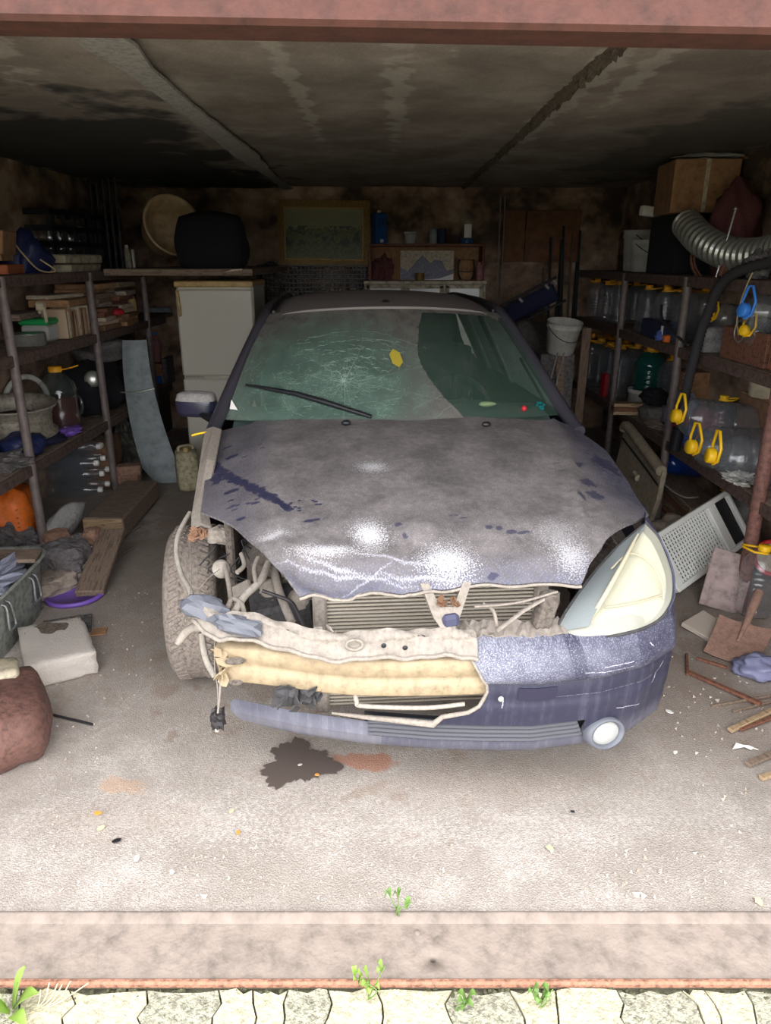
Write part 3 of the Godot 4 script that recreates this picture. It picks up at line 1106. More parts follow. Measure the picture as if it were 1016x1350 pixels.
func wheel_mesh(parent: Node, at: Vector3, turn: float, m := "tire_dusty") -> void:
	var x := Transform3D(turned(Vector3(0, turn, 0)) * Basis(Vector3.BACK, PI / 2), at)
	var st := surf()
	lathe(st, [Vector2(0.19, -0.085), Vector2(0.24, -0.1), Vector2(0.285, -0.098), Vector2(0.303, -0.08), Vector2(0.31, -0.05), Vector2(0.311, 0), Vector2(0.31, 0.05), Vector2(0.303, 0.08), Vector2(0.285, 0.098), Vector2(0.24, 0.1), Vector2(0.19, 0.085)], 48, x)
	var w := put("wheel", st, m, parent)
	st = surf(false)
	for k in 60:
		var a := TAU * k / 60
		for s in [-1, 1]:
			box(st, x * Vector3(0.309 * cos(a), s * 0.052, 0.309 * sin(a)), Vector3(0.012, 0.05, 0.016), 0.002, x.basis * Basis(Vector3.UP, -a) * Basis(Vector3.RIGHT, s * 0.5))
	put("tread_block", st, m, w).set_meta("kind", "stuff")
	st = surf()
	lathe(st, [Vector2(0.19, -0.085), Vector2(0.17, -0.06), Vector2(0.15, 0.03), Vector2(0.06, 0.05), Vector2(0, 0.05)], 32, x)
	lathe(st, [Vector2(0, -0.03), Vector2(0.15, -0.02), Vector2(0.17, 0.06), Vector2(0.19, 0.085)], 32, x)
	put("rim", st, "engine_dusty", w)


# the windscreen: s from -1 (left) to 1, t from 0 (foot) to 1; pushed in where it was struck
func glass(s: float, t: float, out := 0.0) -> Vector3:
	var bot := Vector3(0.755 * s, 0.985 - 0.015 * s * s, -(1.29 + 0.16 * s * s))
	var top := Vector3(0.585 * s, 1.425 - 0.045 * s * s, -(1.87 + 0.2 * s * s))
	var dent := exp(-(pow((s + 0.36) / 0.4, 2.0) + pow((t - 0.35) / 0.3, 2.0)))
	return bot.lerp(top, t) + Vector3(0, 0.035, 0.03) * sin(t * PI) + Vector3(0, -0.012, -0.018) * dent + Vector3(0, 0.8, 0.6) * out


func make_car() -> void:
	var car := thing("car", "wrecked dusty dark blue hatchback with missing front corner parked in the garage", "car", Vector3(0.144, 0, -1.77), Vector3(0, 4.12, 0))
	var st: SurfaceTool
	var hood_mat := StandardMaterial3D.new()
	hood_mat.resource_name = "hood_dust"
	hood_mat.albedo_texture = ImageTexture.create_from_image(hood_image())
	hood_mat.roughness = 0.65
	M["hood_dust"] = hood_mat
	# ---- bonnet
	var le := [Vector2(-0.381, 0.104), Vector2(-0.498, 0.268), Vector2(-0.609, 0.450), Vector2(-0.730, 0.586), Vector2(-0.765, 0.95), Vector2(-0.775, 1.2), Vector2(-0.762, 1.36)]
	var ri := [Vector2(0.442, 0.130), Vector2(0.581, 0.306), Vector2(0.723, 0.426), Vector2(0.804, 0.516), Vector2(0.845, 0.8), Vector2(0.862, 1.1), Vector2(0.775, 1.33)]
	var nz := FastNoiseLite.new()
	nz.seed = 3
	nz.frequency = 1.8
	var R := 44
	var C := 60
	var g := []
	var uv := []
	for i in R + 1:
		var t := float(i) / R
		var a := along(le, t)
		var b := along(ri, t)
		var row := []
		var ur := []
		for j in C + 1:
			var s := float(j) / C
			var p := a.lerp(b, s)
			if t < 0.12:   # ragged, slightly bowed leading edge
				p.y += (1.0 - t / 0.12) * (0.016 * sin(s * PI) + 0.004 * sin(s * 23.0))
			var arch := pow(absf(p.x) / 0.8, 2.0)
			var v := hood_height(p.y) - 0.035 * arch * clampf(p.y * 1.5, 0.2, 1.0)
			var crease_l := lerpf(-0.40, -0.6, clampf((p.y - 0.1) / 1.2, 0, 1))
			var crease_r := lerpf(0.455, 0.705, clampf((p.y - 0.1) / 1.1, 0, 1))
			v += 0.011 * exp(-pow((p.x - crease_l) / 0.018, 2.0)) + 0.011 * exp(-pow((p.x - crease_r) / 0.018, 2.0)) - 0.008 * exp(-pow((p.x - crease_r - 0.03) / 0.012, 2.0))
			if p.x > crease_r:
				v -= (p.x - crease_r) * 0.22 * clampf(p.y * 1.4, 0, 1)
			if p.x < crease_l:
				v -= (crease_l - p.x) * 0.16 * clampf(p.y * 1.4, 0, 1)
			# crumpled nose: folds running across the left half
			var fold := clampf((0.42 - p.y) / 0.3, 0, 1) * clampf((0.25 - p.x) / 0.5, 0, 1)
			v += fold * (0.018 * sin(p.y * 38.0 + p.x * 6.0) + 0.03 * nz.get_noise_2d(p.x * 3.0, p.y * 3.0))
			v += 0.007 * nz.get_noise_2d(p.x * 1.4, p.y * 1.2)
			row.append(Vector3(p.x, v, -p.y))
			ur.append(Vector2((p.x + 0.9) / 1.8, p.y / 1.5))
		g.append(row)
		uv.append(ur)
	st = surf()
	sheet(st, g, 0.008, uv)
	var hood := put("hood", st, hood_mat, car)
	# bare folded lip along the front edge
	st = surf()
	var lip := []
	for j in C + 1:
		lip.append(g[0][j] + Vector3(0, -0.006, 0.004))
	tube(st, lip, 0.005, 6)
	put("front_lip", st, "frame_dusty", hood)
	for e in [Vector3(-0.222, 1.005, -1.202), Vector3(0.354, 1.005, -1.132)]:
		st = surf()
		lump(st, Vector3(e.x, 1.004, e.z), Vector3(0.02, 0.012, 0.014), 0.1, 1.0, 2)
		put("washer_nozzle", st, "black_plastic", hood)
	# ---- windscreen
	var gl := []
	var gd := []
	for i in 13:
		var t := i / 12.0
		var row := []
		var rd := []
		for j in 25:
			var s := j / 24.0 * 2.0 - 1.0
			var p := glass(s, t)
			row.append(p)
			rd.append(p + Vector3(0, 0.003, 0.003))
		gl.append(row)
		gd.append(rd)
	st = surf()
	sheet(st, gl)
	var ws := put("windshield", st, "car_pane", car)
	var sm := StandardMaterial3D.new()
	sm.resource_name = "screen_dust"
	sm.albedo_texture = ImageTexture.create_from_image(screen_image())
	sm.transparency = BaseMaterial3D.TRANSPARENCY_ALPHA
	sm.roughness = 0.8
	M["screen_dust"] = sm
	st = surf()
	sheet(st, gd)
	put("dust_and_cracks", st, sm, ws)
	# wiper lying across the left half, yellow sticker, parking tag, air freshener
	st = surf()
	var wp := []
	for e in [[-0.93, 0.24], [-0.76, 0.21], [-0.6, 0.18], [-0.44, 0.13], [-0.28, 0.07], [-0.15, 0.02]]:
		wp.append(glass(e[0], e[1], 0.02))
	tube(st, wp, [0.006, 0.009, 0.012, 0.013, 0.011, 0.009], 8)
	put("wiper", st, "black_plastic", car)
	st = surf(false)
	plate(st, [Vector2(0, 0), Vector2(0.035, -0.006), Vector2(0.006, 0.045)], 0.002, Transform3D(turned(Vector3(-35, 0, 0)), glass(-0.985, 0.06, 0.02)))
	put("paper_tag", st, "label_white", car)
	var hexa := []
	for k in 6:
		hexa.append(Vector2(0.028 * cos(TAU * k / 6 + 0.5) , 0.058 * sin(TAU * k / 6 + 0.5)))
	mat("sticker_yellow", rgb8(190, 170, 60), 0.6, "speck", 20.0)
	st = surf(false)
	plate(st, hexa, 0.003, Transform3D(turned(Vector3(-52, 0, 12)), glass(0.02, 0.46, 0.01)))
	put("yellow_sticker", st, "sticker_yellow", car)
	# ---- roof
	g = []
	for i in 17:
		var t := i / 16.0
		var row := []
		for j in 21:
			var s := j / 20.0 * 2.0 - 1.0
			var w := lerpf(1.85 + 0.2 * s * s, 3.72 - 0.1 * s * s, t)
			var half := lerpf(0.595, 0.60, t)
			row.append(Vector3(s * half, 1.424 + 0.05 * sin(clampf(t * 1.1 + 0.04, 0, 1) * PI) - 0.005 * t * t - 0.045 * s * s - (0.03 * pow(absf(s), 8.0)), -w))
		g.append(row)
	st = surf()
	sheet(st, g, 0.012)
	var roof := put("roof", st, "dusty_roof", car)
	st = surf()
	lathe(st, [Vector2(0.022, 0), Vector2(0.02, 0.014), Vector2(0.012, 0.022), Vector2(0, 0.024)], 14, Transform3D(Basis(), Vector3(0.0, 1.432, -2.0)))
	put("aerial_base", st, "black_plastic", roof)
	# pillars and rails
	for s in [-1, 1]:
		st = surf()
		var pp := bend([Vector3(s * 0.80, 0.93, -1.28), Vector3(s * 0.775, 1.0, -1.46), Vector3(s * 0.69, 1.2, -1.78), Vector3(s * 0.615, 1.362, -2.06), Vector3(s * 0.605, 1.395, -2.35), Vector3(s * 0.60, 1.40, -3.0), Vector3(s * 0.585, 1.37, -3.65)])
		tube(st, pp, 0.03, 10)
		put("pillar", st, "dusty_pillar", car)
		st = surf()
		tube(st, bend([Vector3(s * 0.565, 1.392, -2.07), Vector3(s * 0.55, 1.43, -2.5), Vector3(s * 0.55, 1.43, -3.2), Vector3(s * 0.55, 1.395, -3.66)]), 0.009, 6)
		put("roof_seam", st, "black_plastic", roof)
		# side glass and its posts, seen through the windscreen
		g = []
		for i in 9:
			var t := i / 8.0
			var row := []
			for j in 13:
				var f := j / 12.0
				var w0 := lerpf(1.42, 2.12, t)
				var w := lerpf(w0, lerpf(3.75, 3.5, t), f if s > 0 else 1.0 - f)
				row.append(Vector3(s * lerpf(0.81, 0.612, t), lerpf(0.94, 1.36, t), -w))
			g.append(row)
		st = surf()
		sheet(st, g)
		put("side_window", st, "side_pane", car)
		for e in [[1.78, 0.94, 1.98, 1.16, 0.014], [2.55, 0.94, 2.62, 1.36, 0.035], [3.2, 0.94, 3.25, 1.36, 0.06]]:
			st = surf()
			tube(st, [Vector3(s * 0.815, e[1], -e[0]), Vector3(s * lerpf(0.81, 0.612, (e[3] - 0.94) / 0.42), e[3], -e[2])], e[4], 8)
			put("window_post", st, "black_plastic", car)
		# body side with the wheel arches open
		g = []
		for i in 25:
			var t := i / 24.0
			var row := []
			for j in 85:
				var f := j / 84.0
				var w := lerpf(1.34 if s < 0 else 0.62, 4.05, f if s > 0 else 1.0 - f)
				var v := lerpf(0.2, 0.945, t)
				var nose := clampf((1.34 - w) / 0.8, 0, 1)
				if w < 1.3:
					v = lerpf(0.2, lerpf(0.93, 0.70, nose), t)
				var u := 0.825 + 0.03 * sin(t * PI) - 0.02 * nose * t
				row.append(Vector3(s * u, v, -w))
			g.append(row)
		st = surf()
		for i in 24:
			for j in 84:
				var m: Vector3 = (g[i][j] + g[i + 1][j + 1]) / 2
				if Vector2(-m.z - 0.9, m.y - 0.31).length() < 0.36 or Vector2(-m.z - 3.5, m.y - 0.31).length() < 0.35:
					continue
				quad(st, g[i][j], g[i][j + 1], g[i + 1][j + 1], g[i + 1][j])
		put("body_side", st, "dusty_navy", car)
		# sill / lower pillar strip at the windscreen foot
		st = surf()
		tube(st, bend([Vector3(s * 0.80, 0.95, -1.3), Vector3(s * 0.815, 0.95, -2.0), Vector3(s * 0.82, 0.945, -3.6)]), 0.018, 8)
		put("belt_trim", st, "black_plastic", car)
	# tail
	st = surf()
	g = []
	for e in [[0.3, 4.08, 0.8], [0.5, 4.1, 0.82], [0.9, 4.0, 0.8], [1.1, 3.9, 0.7], [1.36, 3.7, 0.6]]:
		var row := []
		for j in 13:
			var s := 1.0 - j / 12.0 * 2.0
			row.append(Vector3(s * e[2], e[0], -e[1] + 0.12 * s * s))
		g.append(row)
	sheet(st, g, 0.01)
	put("tailgate", st, "navy_paint", car)
	# underbody, bulkhead
	st = surf(false)
	box(st, Vector3(0, 0.32, -2.7), Vector3(1.56, 0.26, 2.5), 0.03)
	box(st, Vector3(0, 0.55, -1.32), Vector3(1.5, 0.72, 0.06), 0.01)
	box(st, Vector3(0.1, 0.36, -0.95), Vector3(1.0, 0.3, 0.7), 0.05)
	put("underbody", st, "engine_dusty", car)
	# ---- cabin
	st = surf()
	g = []
	for i in 7:
		var t := i / 6.0
		var row := []
		for j in 17:
			var s := j / 16.0 * 2.0 - 1.0
			var v: float = [0.935, 0.965, 0.975, 0.97, 0.95, 0.88, 0.7][i]
			var w: float = [1.36, 1.45, 1.58, 1.72, 1.82, 1.86, 1.84][i]
			v += 0.03 * exp(-pow((s - 0.5) / 0.22, 2.0)) * sin(t * PI)
			row.append(Vector3(s * 0.72, v, -w - 0.04 * s * s))
		g.append(row)
	sheet(st, g, 0.01)
	put("dashboard", st, "dash", car)
	var wheel_x := Transform3D(turned(Vector3(62, 0, 0)), Vector3(0.37, 0.90, -1.97))
	st = surf()
	var rg := []
	for k in 28:
		rg.append(wheel_x * Vector3(0.18 * cos(TAU * k / 28), 0, 0.18 * sin(TAU * k / 28)))
	tube(st, rg, 0.013, 8, true)
	for a in [0.3, PI - 0.3, PI * 1.5]:
		tube(st, [wheel_x * Vector3(0.03 * cos(a), -0.02, 0.03 * sin(a)), wheel_x * Vector3(0.175 * cos(a), 0, 0.175 * sin(a))], 0.012, 6)
	lump(st, wheel_x * Vector3(0, -0.02, 0), Vector3(0.06, 0.03, 0.06), 0.02, 1.0, 1)
	put("steering_wheel", st, "seat_cloth", car)
	for sx in [-0.36, 0.36]:
		st = surf()
		lump(st, Vector3(sx, 0.55, -2.35), Vector3(0.24, 0.1, 0.26), 0.05, 1.0, 2, Basis(), -2.0, 20, 12, true, 0.6)
		lump(st, Vector3(sx, 0.86, -2.68), Vector3(0.23, 0.34, 0.08), 0.05, 1.0, 3, turned(Vector3(14, 0, 0)), -2.0, 20, 12, true, 0.6)
		var seat := put("seat", st, "seat_cloth", car)
		st = surf()
		lump(st, Vector3(sx, 1.23, -2.78), Vector3(0.13, 0.085, 0.05), 0.03, 1.0, 4, turned(Vector3(10, 0, 0)), -2.0, 18, 12, true, 0.5)
		tube(st, [Vector3(sx - 0.05, 1.1, -2.75), Vector3(sx - 0.05, 1.2, -2.78)], 0.006, 6)
		tube(st, [Vector3(sx + 0.05, 1.1, -2.75), Vector3(sx + 0.05, 1.2, -2.78)], 0.006, 6)
		put("headrest", st, "seat_cloth", seat)
	st = surf()
	lump(st, Vector3(0, 0.8, -3.45), Vector3(0.62, 0.32, 0.1), 0.04, 1.0, 5, turned(Vector3(18, 0, 0)), -2.0, 24, 12, true, 0.6)
	put("rear_bench", st, "seat_cloth", car)
	# red clip and paw sticker at the foot of the screen, pale toy on the dash
	st = surf()
	lump(st, glass(0.78, 0.05, 0.012), Vector3(0.013, 0.013, 0.013), 0.05, 1.0, 6)
	put("red_knob", st, "red_plastic", car)
	st = surf(false)
	var pw := Transform3D(turned(Vector3(-48, 20, 0)), glass(0.9, 0.06, 0.01))
	for e in [[0, -0.006, 0.014], [-0.018, 0.008, 0.007], [-0.007, 0.02, 0.008], [0.008, 0.02, 0.008], [0.019, 0.008, 0.007]]:
		var pl := []
		for k in 12:
			pl.append(Vector2(e[0] + e[2] * cos(TAU * k / 12), e[1] + e[2] * sin(TAU * k / 12)))
		plate(st, pl, 0.002, pw)
	mat("teal_print", rgb8(20, 110, 110), 0.5)
	put("paw_sticker", st, "teal_print", car)
	st = surf()
	lump(st, glass(0.58, 0.16, -0.05), Vector3(0.04, 0.012, 0.016), 0.2, 2.0, 8)
	put("dash_ornament", st, "ornament", car)
	# ---- mirror on the left
	st = surf()
	lump(st, Vector3(-0.905, 1.01, -1.62), Vector3(0.098, 0.06, 0.055), 0.06, 1.0, 4, turned(Vector3(0, -12, 0)), -2.0, 22, 14, true, 0.45)
	var mir := put("mirror", st, "navy_paint", car)
	st = surf()
	tube(st, [Vector3(-0.88, 0.975, -1.6), Vector3(-0.80, 0.955, -1.52)], [0.03, 0.04], 8, false, 0.6)
	put("mirror_arm", st, "black_plastic", mir)
	st = surf()
	lump(st, Vector3(-0.905, 1.022, -1.612), Vector3(0.096, 0.053, 0.055), 0.06, 1.0, 4, turned(Vector3(0, -12, 0)), 0.2, 22, 14, true, 0.45)
	put("mirror_dust", st, "stone_grey", mir)
	# ---- wheels
	wheel_mesh(car, Vector3(-0.845, 0.311, -0.99), 3.0)
	wheel_mesh(car, Vector3(0.735, 0.311, -0.92), 3.0)
	wheel_mesh(car, Vector3(-0.735, 0.311, -3.5), 0)
	wheel_mesh(car, Vector3(0.735, 0.311, -3.5), 0)
	make_car_nose(car)


# rows run from the lowest to the topmost height; the columns of each row from its own left limit to its right limit
func bumper_patch(st: SurfaceTool, rows: Array, n: int, thick: float) -> void:
	var g := []
	var uv := []
	for r in rows:
		var row := []
		var ur := []
		for j in n + 1:
			var u := lerpf(r[2], r[3], float(j) / n)
			row.append(Vector3(u, r[0], -(bumper_front(u) + r[1])))
			ur.append(Vector2((u + 0.7) / 1.6, (r[0] - 0.2) / 0.42))
		g.append(row)
		uv.append(ur)
	sheet(st, g, thick, uv)


func make_car_nose(car: Node3D) -> void:
	var st: SurfaceTool
	var bm := StandardMaterial3D.new()
	bm.resource_name = "bumper_dust"
	bm.albedo_texture = ImageTexture.create_from_image(bumper_image())
	bm.roughness = 0.55
	bm.clearcoat_enabled = true
	bm.clearcoat = 0.15
	bm.clearcoat_roughness = 0.3
	M["bumper_dust"] = bm
	# ---- what is left of the bumper cover: torn off left of the middle
	st = surf()
	bumper_patch(st, [[0.33, 0.03, 0.0, 0.862], [0.36, 0.024, 0.03, 0.862], [0.385, 0.018, 0.1, 0.862], [0.41, 0.016, 0.135, 0.862], [0.425, 0.022, 0.145, 0.862], [0.44, 0.015, 0.15, 0.862], [0.47, 0.012, 0.15, 0.862], [0.485, 0.016, 0.148, 0.862]], 60, 0.005)
	var bumper := put("bumper_cover", st, "bumper_dust", car)
	st = surf()
	bumper_patch(st, [[0.485, 0.016, 0.148, 0.862], [0.492, 0.002, 0.145, 0.862], [0.51, -0.002, 0.135, 0.862], [0.535, 0.004, 0.12, 0.862], [0.56, 0.015, 0.105, 0.86], [0.58, 0.03, 0.1, 0.858], [0.597, 0.055, 0.085, 0.852], [0.606, 0.085, 0.08, 0.845], [0.61, 0.12, 0.07, 0.84]], 60, 0.005)
	put("upper_band", st, "bumper_dust", bumper)
	st = surf()
	bumper_patch(st, [[0.2, 0.09, -0.3, 0.855], [0.215, 0.065, -0.5, 0.86], [0.235, 0.05, -0.6, 0.862], [0.262, 0.045, -0.63, 0.862]], 70, 0.005)
	bumper_patch(st, [[0.262, 0.045, -0.63, -0.19], [0.29, 0.05, -0.63, -0.19], [0.302, 0.06, -0.615, -0.19]], 20, 0.005)
	bumper_patch(st, [[0.262, 0.045, 0.47, 0.862], [0.3, 0.036, 0.47, 0.862], [0.33, 0.03, 0.47, 0.862]], 24, 0.005)
	put("lower_lip", st, "bumper_dust", bumper)
	# pale torn edge of the cover
	st = surf()
	var torn := []
	for e in [[0.07, 0.612, 0.12], [0.085, 0.6, 0.06], [0.1, 0.58, 0.03], [0.106, 0.56, 0.015], [0.12, 0.535, 0.004], [0.136, 0.51, -0.002], [0.148, 0.487, 0.012], [0.152, 0.46, 0.012], [0.146, 0.425, 0.022], [0.132, 0.405, 0.016], [0.1, 0.385, 0.018], [0.03, 0.36, 0.024], [0.0, 0.332, 0.03], [-0.1, 0.338, 0.032], [-0.2, 0.335, 0.036], [-0.3, 0.33, 0.04]]:
		torn.append(Vector3(e[0] + rng.randf_range(-0.004, 0.004), e[1] + rng.randf_range(-0.003, 0.003), -(bumper_front(e[0]) + e[2]) + 0.003))
	tube(st, torn, [0.008, 0.006, 0.005, 0.004, 0.004, 0.005, 0.005, 0.005, 0.006, 0.006, 0.007, 0.008, 0.012, 0.01, 0.008, 0.004], 6)
	put("torn_edge", st, "frame_dusty", bumper)
	# lower grille: slats in a shallow recess
	st = surf()
	bumper_patch(st, [[0.258, 0.075, -0.2, 0.48], [0.335, 0.06, -0.2, 0.48]], 30, 0.005)
	var grille := put("lower_grille", st, "black_plastic", bumper)
	for k in 5:
		st = surf()
		var v := 0.27 + 0.0145 * k
		bumper_patch(st, [[v - 0.004, 0.046, -0.19, 0.465 - 0.006 * k], [v, 0.036, -0.19, 0.465 - 0.006 * k], [v + 0.005, 0.05, -0.19, 0.465 - 0.006 * k]], 34, 0.003)
		put("slat", st, "dusty_black_plastic", grille)
	# registration recess and screw in the cover
	st = surf()
	bumper_patch(st, [[0.43, 0.013, 0.245, 0.36], [0.472, 0.009, 0.245, 0.36]], 10, 0.003)
	put("blanking_plate", st, "navy_paint", bumper)
	st = surf()
	lump(st, Vector3(0.195, 0.435, -(bumper_front(0.195) + 0.012)), Vector3(0.009, 0.009, 0.006), 0.05, 1.0, 3)
	put("clip", st, "lens_white", bumper)
	# fog lamp
	var fx := Transform3D(turned(Vector3(78, 14, 0)), Vector3(0.535, 0.272, -0.062))
	st = surf()
	lathe(st, [Vector2(0.068, -0.03), Vector2(0.07, 0.0), Vector2(0.066, 0.02), Vector2(0.056, 0.022), Vector2(0.05, 0.006)], 32, fx.scaled_local(Vector3(0.95, 1, 0.72)))
	var fog := put("fog_lamp", st, "silver_crumple", bumper)
	st = surf()
	lathe(st, [Vector2(0.05, 0.008), Vector2(0.035, 0.016), Vector2(0, 0.02)], 32, fx.scaled_local(Vector3(0.95, 1, 0.72)))
	put("lens", st, "lens_white", fog)
	# ---- crash beam, cream, bowed, its left end crushed open
	st = surf()
	var g := []
	var pr := [[0.44, 0.05], [0.44, 0.0], [0.447, -0.006], [0.492, -0.006], [0.5, 0.006], [0.508, -0.006], [0.552, -0.006], [0.56, 0.0], [0.56, 0.05]]
	for e in pr:
		var row := []
		for j in 41:
			var f := j / 40.0
			var u := lerpf(-0.645, 0.2, f)
			var w := 0.165 - 0.125 * sin(clampf(f * 1.15, 0, 1) * PI / 2)
			var crush := exp(-pow(f / 0.12, 2.0))
			var v: float = e[0] + 0.008 * sin(f * 9.0) * (1.0 - f) - crush * 0.012 * sin((e[0] - 0.44) * 60.0)
			row.append(Vector3(u + crush * 0.02 * sin(e[0] * 90.0), v, -(w + e[1] + crush * 0.03 * absf(sin((e[0] - 0.44) * 52.0)))))
		g.append(row)
	sheet(st, g, 0.004)
	var beam := put("crash_beam", st, "beam_cream", car)
	for e in [[Vector3(-0.581, 0.525, -0.144), 0.03, 0.012], [Vector3(-0.58, 0.465, -0.124), 0.02, 0.01]]:
		st = surf()
		lathe(st, [Vector2(0.0, 0.0), Vector2(0.6, 0.0), Vector2(1.0, 0.1), Vector2(1.0, 0.0)], 16, Transform3D(Basis(Vector3.RIGHT, PI / 2).scaled(Vector3(e[1], e[2], 0.02)), e[0] + Vector3(0, 0, 0.006)))
		put("beam_hole", st, "engine_dusty", beam)
	st = surf()
	shards(st, Vector3(-0.621, 0.5, -0.146) + Vector3(0.0, 0, -0.01), 9, 0.028, Vector3(0.012, 0.05, 0.012))
	put("torn_end", st, "beam_cream", beam)
	# ---- slam panel: pale pressed strip over the beam, crumpled up at the left
	var ctr := [Vector3(-0.707, 0.66, -0.233), Vector3(-0.653, 0.645, -0.171), Vector3(-0.597, 0.635, -0.157), Vector3(-0.52, 0.63, -0.152), Vector3(-0.418, 0.62, -0.108), Vector3(-0.32, 0.605, -0.075), Vector3(-0.222, 0.605, -0.072), Vector3(-0.113, 0.605, -0.069), Vector3(-0.025, 0.607, -0.068), Vector3(0.062, 0.607, -0.061), Vector3(0.122, 0.605, -0.052)]
	st = surf()
	var cs := bend(ctr, 5)
	g = []
	for k in 7:
		var s := k / 6.0 * 2.0 - 1.0
		var row := []
		for j in cs.size():
			var f := float(j) / (cs.size() - 1)
			var wob := 0.006 * sin(f * 31.0 + k) + 0.005 * sin(f * 67.0 + k * 2.0)
			row.append(cs[j] + Vector3(0, s * 0.03 + 0.012 * (1.0 - s * s) + wob, -s * 0.018 + 0.008 * sin(s * 5.0) + 0.6 * wob))
		g.append(row)
	sheet(st, g, 0.004)
	var slam := put("slam_panel", st, "frame_dusty", car)
	st = surf()
	var low := []
	for j in cs.size():
		low.append(g[0][j] + Vector3(0, -0.002, 0.004))
	tube(st, low, 0.007, 6)
	put("rolled_edge", st, "frame_dusty", slam)
	st = surf()
	var rp := []
	for k in 14:
		rp.append(Vector3(-0.229, 0.605, -0.069) + Vector3(0.024 * cos(TAU * k / 14), 0.006 + 0.016 * sin(TAU * k / 14), 0.012))
	tube(st, rp, 0.005, 6, true)
	put("pressed_ring", st, "frame_dusty", slam)
	for e in [Vector3(-0.146, 0.607, -0.063), Vector3(-0.086, 0.603, -0.053), Vector3(-0.032, 0.615, -0.089)]:
		st = surf()
		lathe(st, [Vector2(0, 0.002), Vector2(0.006, 0.002), Vector2(0.008, 0)], 12, Transform3D(Basis(Vector3.RIGHT, PI / 2), e + Vector3(0, 0.004, 0.016)))
		put("bolt_hole", st, "wire_dark", slam)
	st = surf(false)
	lump(st, Vector3(-0.653, 0.655, -0.214), Vector3(0.075, 0.035, 0.035), 0.6, 1.3, 12, turned(Vector3(-20, 0, -22)), -2.0, 16, 10, false, 0.4)
	lump(st, Vector3(-0.569, 0.64, -0.146), Vector3(0.07, 0.028, 0.03), 0.55, 1.4, 15, turned(Vector3(-30, 0, -10)), -2.0, 16, 10, false, 0.4)
	put("crumpled_corner", st, "silver_crumple", slam)
	st = surf(false)
	shards(st, Vector3(-0.313, 0.625, -0.109), 7, 0.024, Vector3(0.02, 0.012, 0.008))
	put("torn_bracket", st, "frame_dusty", slam)
	# right end of the slam panel, torn and pale, over the bumper
	st = surf(false)
	g = []
	for k in 4:
		var row := []
		for j in 30:
			var u := lerpf(0.07, 0.4, j / 29.0)
			row.append(Vector3(u, 0.606 + 0.005 * k + rng.randf_range(-0.004, 0.008), -(bumper_front(u) + 0.075 + 0.022 * k + rng.randf_range(-0.006, 0.006))))
		g.append(row)
	sheet(st, g, 0.004)
	put("torn_flange", st, "hose_dusty", slam)
	# ---- radiator: core, side tanks, rows of fins
	st = surf(false)
	box(st, Vector3(0.02, 0.5, -0.30), Vector3(0.66, 0.5, 0.02), 0.003)
	var rad := put("radiator", st, "engine_dusty", car)
	for sx in [-0.33, 0.37]:
		st = surf(false)
		box(st, Vector3(sx, 0.5, -0.29), Vector3(0.045, 0.52, 0.05), 0.008)
		put("side_tank", st, "hose_dusty", rad)
	st = surf(false)
	for k in 38:
		box(st, Vector3(0.02, 0.265 + 0.0128 * k, -0.285), Vector3(0.66, 0.0068, 0.012), 0.001)
	put("fin", st, "fin_dusty", rad).set_meta("kind", "stuff")
	st = surf(false)
	for k in 110:
		box(st, Vector3(-0.305 + 0.0059 * k + rng.randf_range(-0.001, 0.001), 0.5, -0.288), Vector3(0.002, 0.48, 0.008), 0.0005, turned(Vector3(0, 0, rng.randf_range(-0.4, 0.4))))
	put("cooling_fin", st, "engine_dusty", rad).set_meta("kind", "stuff")
	st = surf(false)
	box(st, Vector3(0.02, 0.763, -0.29), Vector3(0.72, 0.03, 0.05), 0.006)
	put("top_rail", st, "hose_dusty", rad)
	# condenser pipe below the beam
	st = surf()
	tube(st, bend([Vector3(-0.228, 0.46, -0.078), Vector3(-0.225, 0.415, -0.067), Vector3(-0.203, 0.4, -0.065), Vector3(-0.024, 0.395, -0.051), Vector3(0.095, 0.4, -0.055)]), 0.007, 8)
	put("condenser_pipe", st, "hose_pale", car)
	st = surf(false)
	box(st, Vector3(-0.1, 0.40, -0.235), Vector3(0.5, 0.012, 0.015), 0.003)
	box(st, Vector3(-0.1, 0.372, -0.23), Vector3(0.5, 0.01, 0.015), 0.003)
	put("condenser_bar", st, "fin_dusty", car)
	# ---- bonnet catch in the middle
	st = surf(false)
	plate(st, [Vector2(-0.075, 0.07), Vector2(-0.05, 0.07), Vector2(-0.02, 0.0), Vector2(0.02, 0.0), Vector2(0.05, 0.07), Vector2(0.075, 0.07), Vector2(0.035, -0.035), Vector2(0.02, -0.065), Vector2(-0.02, -0.06), Vector2(-0.04, -0.03)], 0.03, Transform3D(turned(Vector3(-25, 0, 0)), Vector3(0.042, 0.69, -0.12) + Vector3(0, 0.0, 0.0)))
	var latch := put("hood_catch", st, "hose_dusty", car)
	st = surf(false)
	shards(st, Vector3(0.046, 0.71, -0.119) + Vector3(0, 0.0, 0.012), 10, 0.016, Vector3(0.03, 0.018, 0.008))
	put("dry_leaves", st, "cardboard_dark", latch)
	st = surf(false)
	box(st, Vector3(0.052, 0.66, -0.092), Vector3(0.05, 0.04, 0.03), 0.01, turned(Vector3(0, 0, 8)))
	put("catch_block", st, "dusty_navy", latch)
	# struts and cables before the radiator on the right
	st = surf()
	tube(st, [Vector3(0.185, 0.63, -0.073), Vector3(0.267, 0.68, -0.099), Vector3(0.362, 0.72, -0.126)], 0.009, 6, false, 0.5)
	tube(st, bend([Vector3(0.152, 0.69, -0.132), Vector3(0.183, 0.67, -0.125), Vector3(0.192, 0.63, -0.105)]), 0.006, 6)
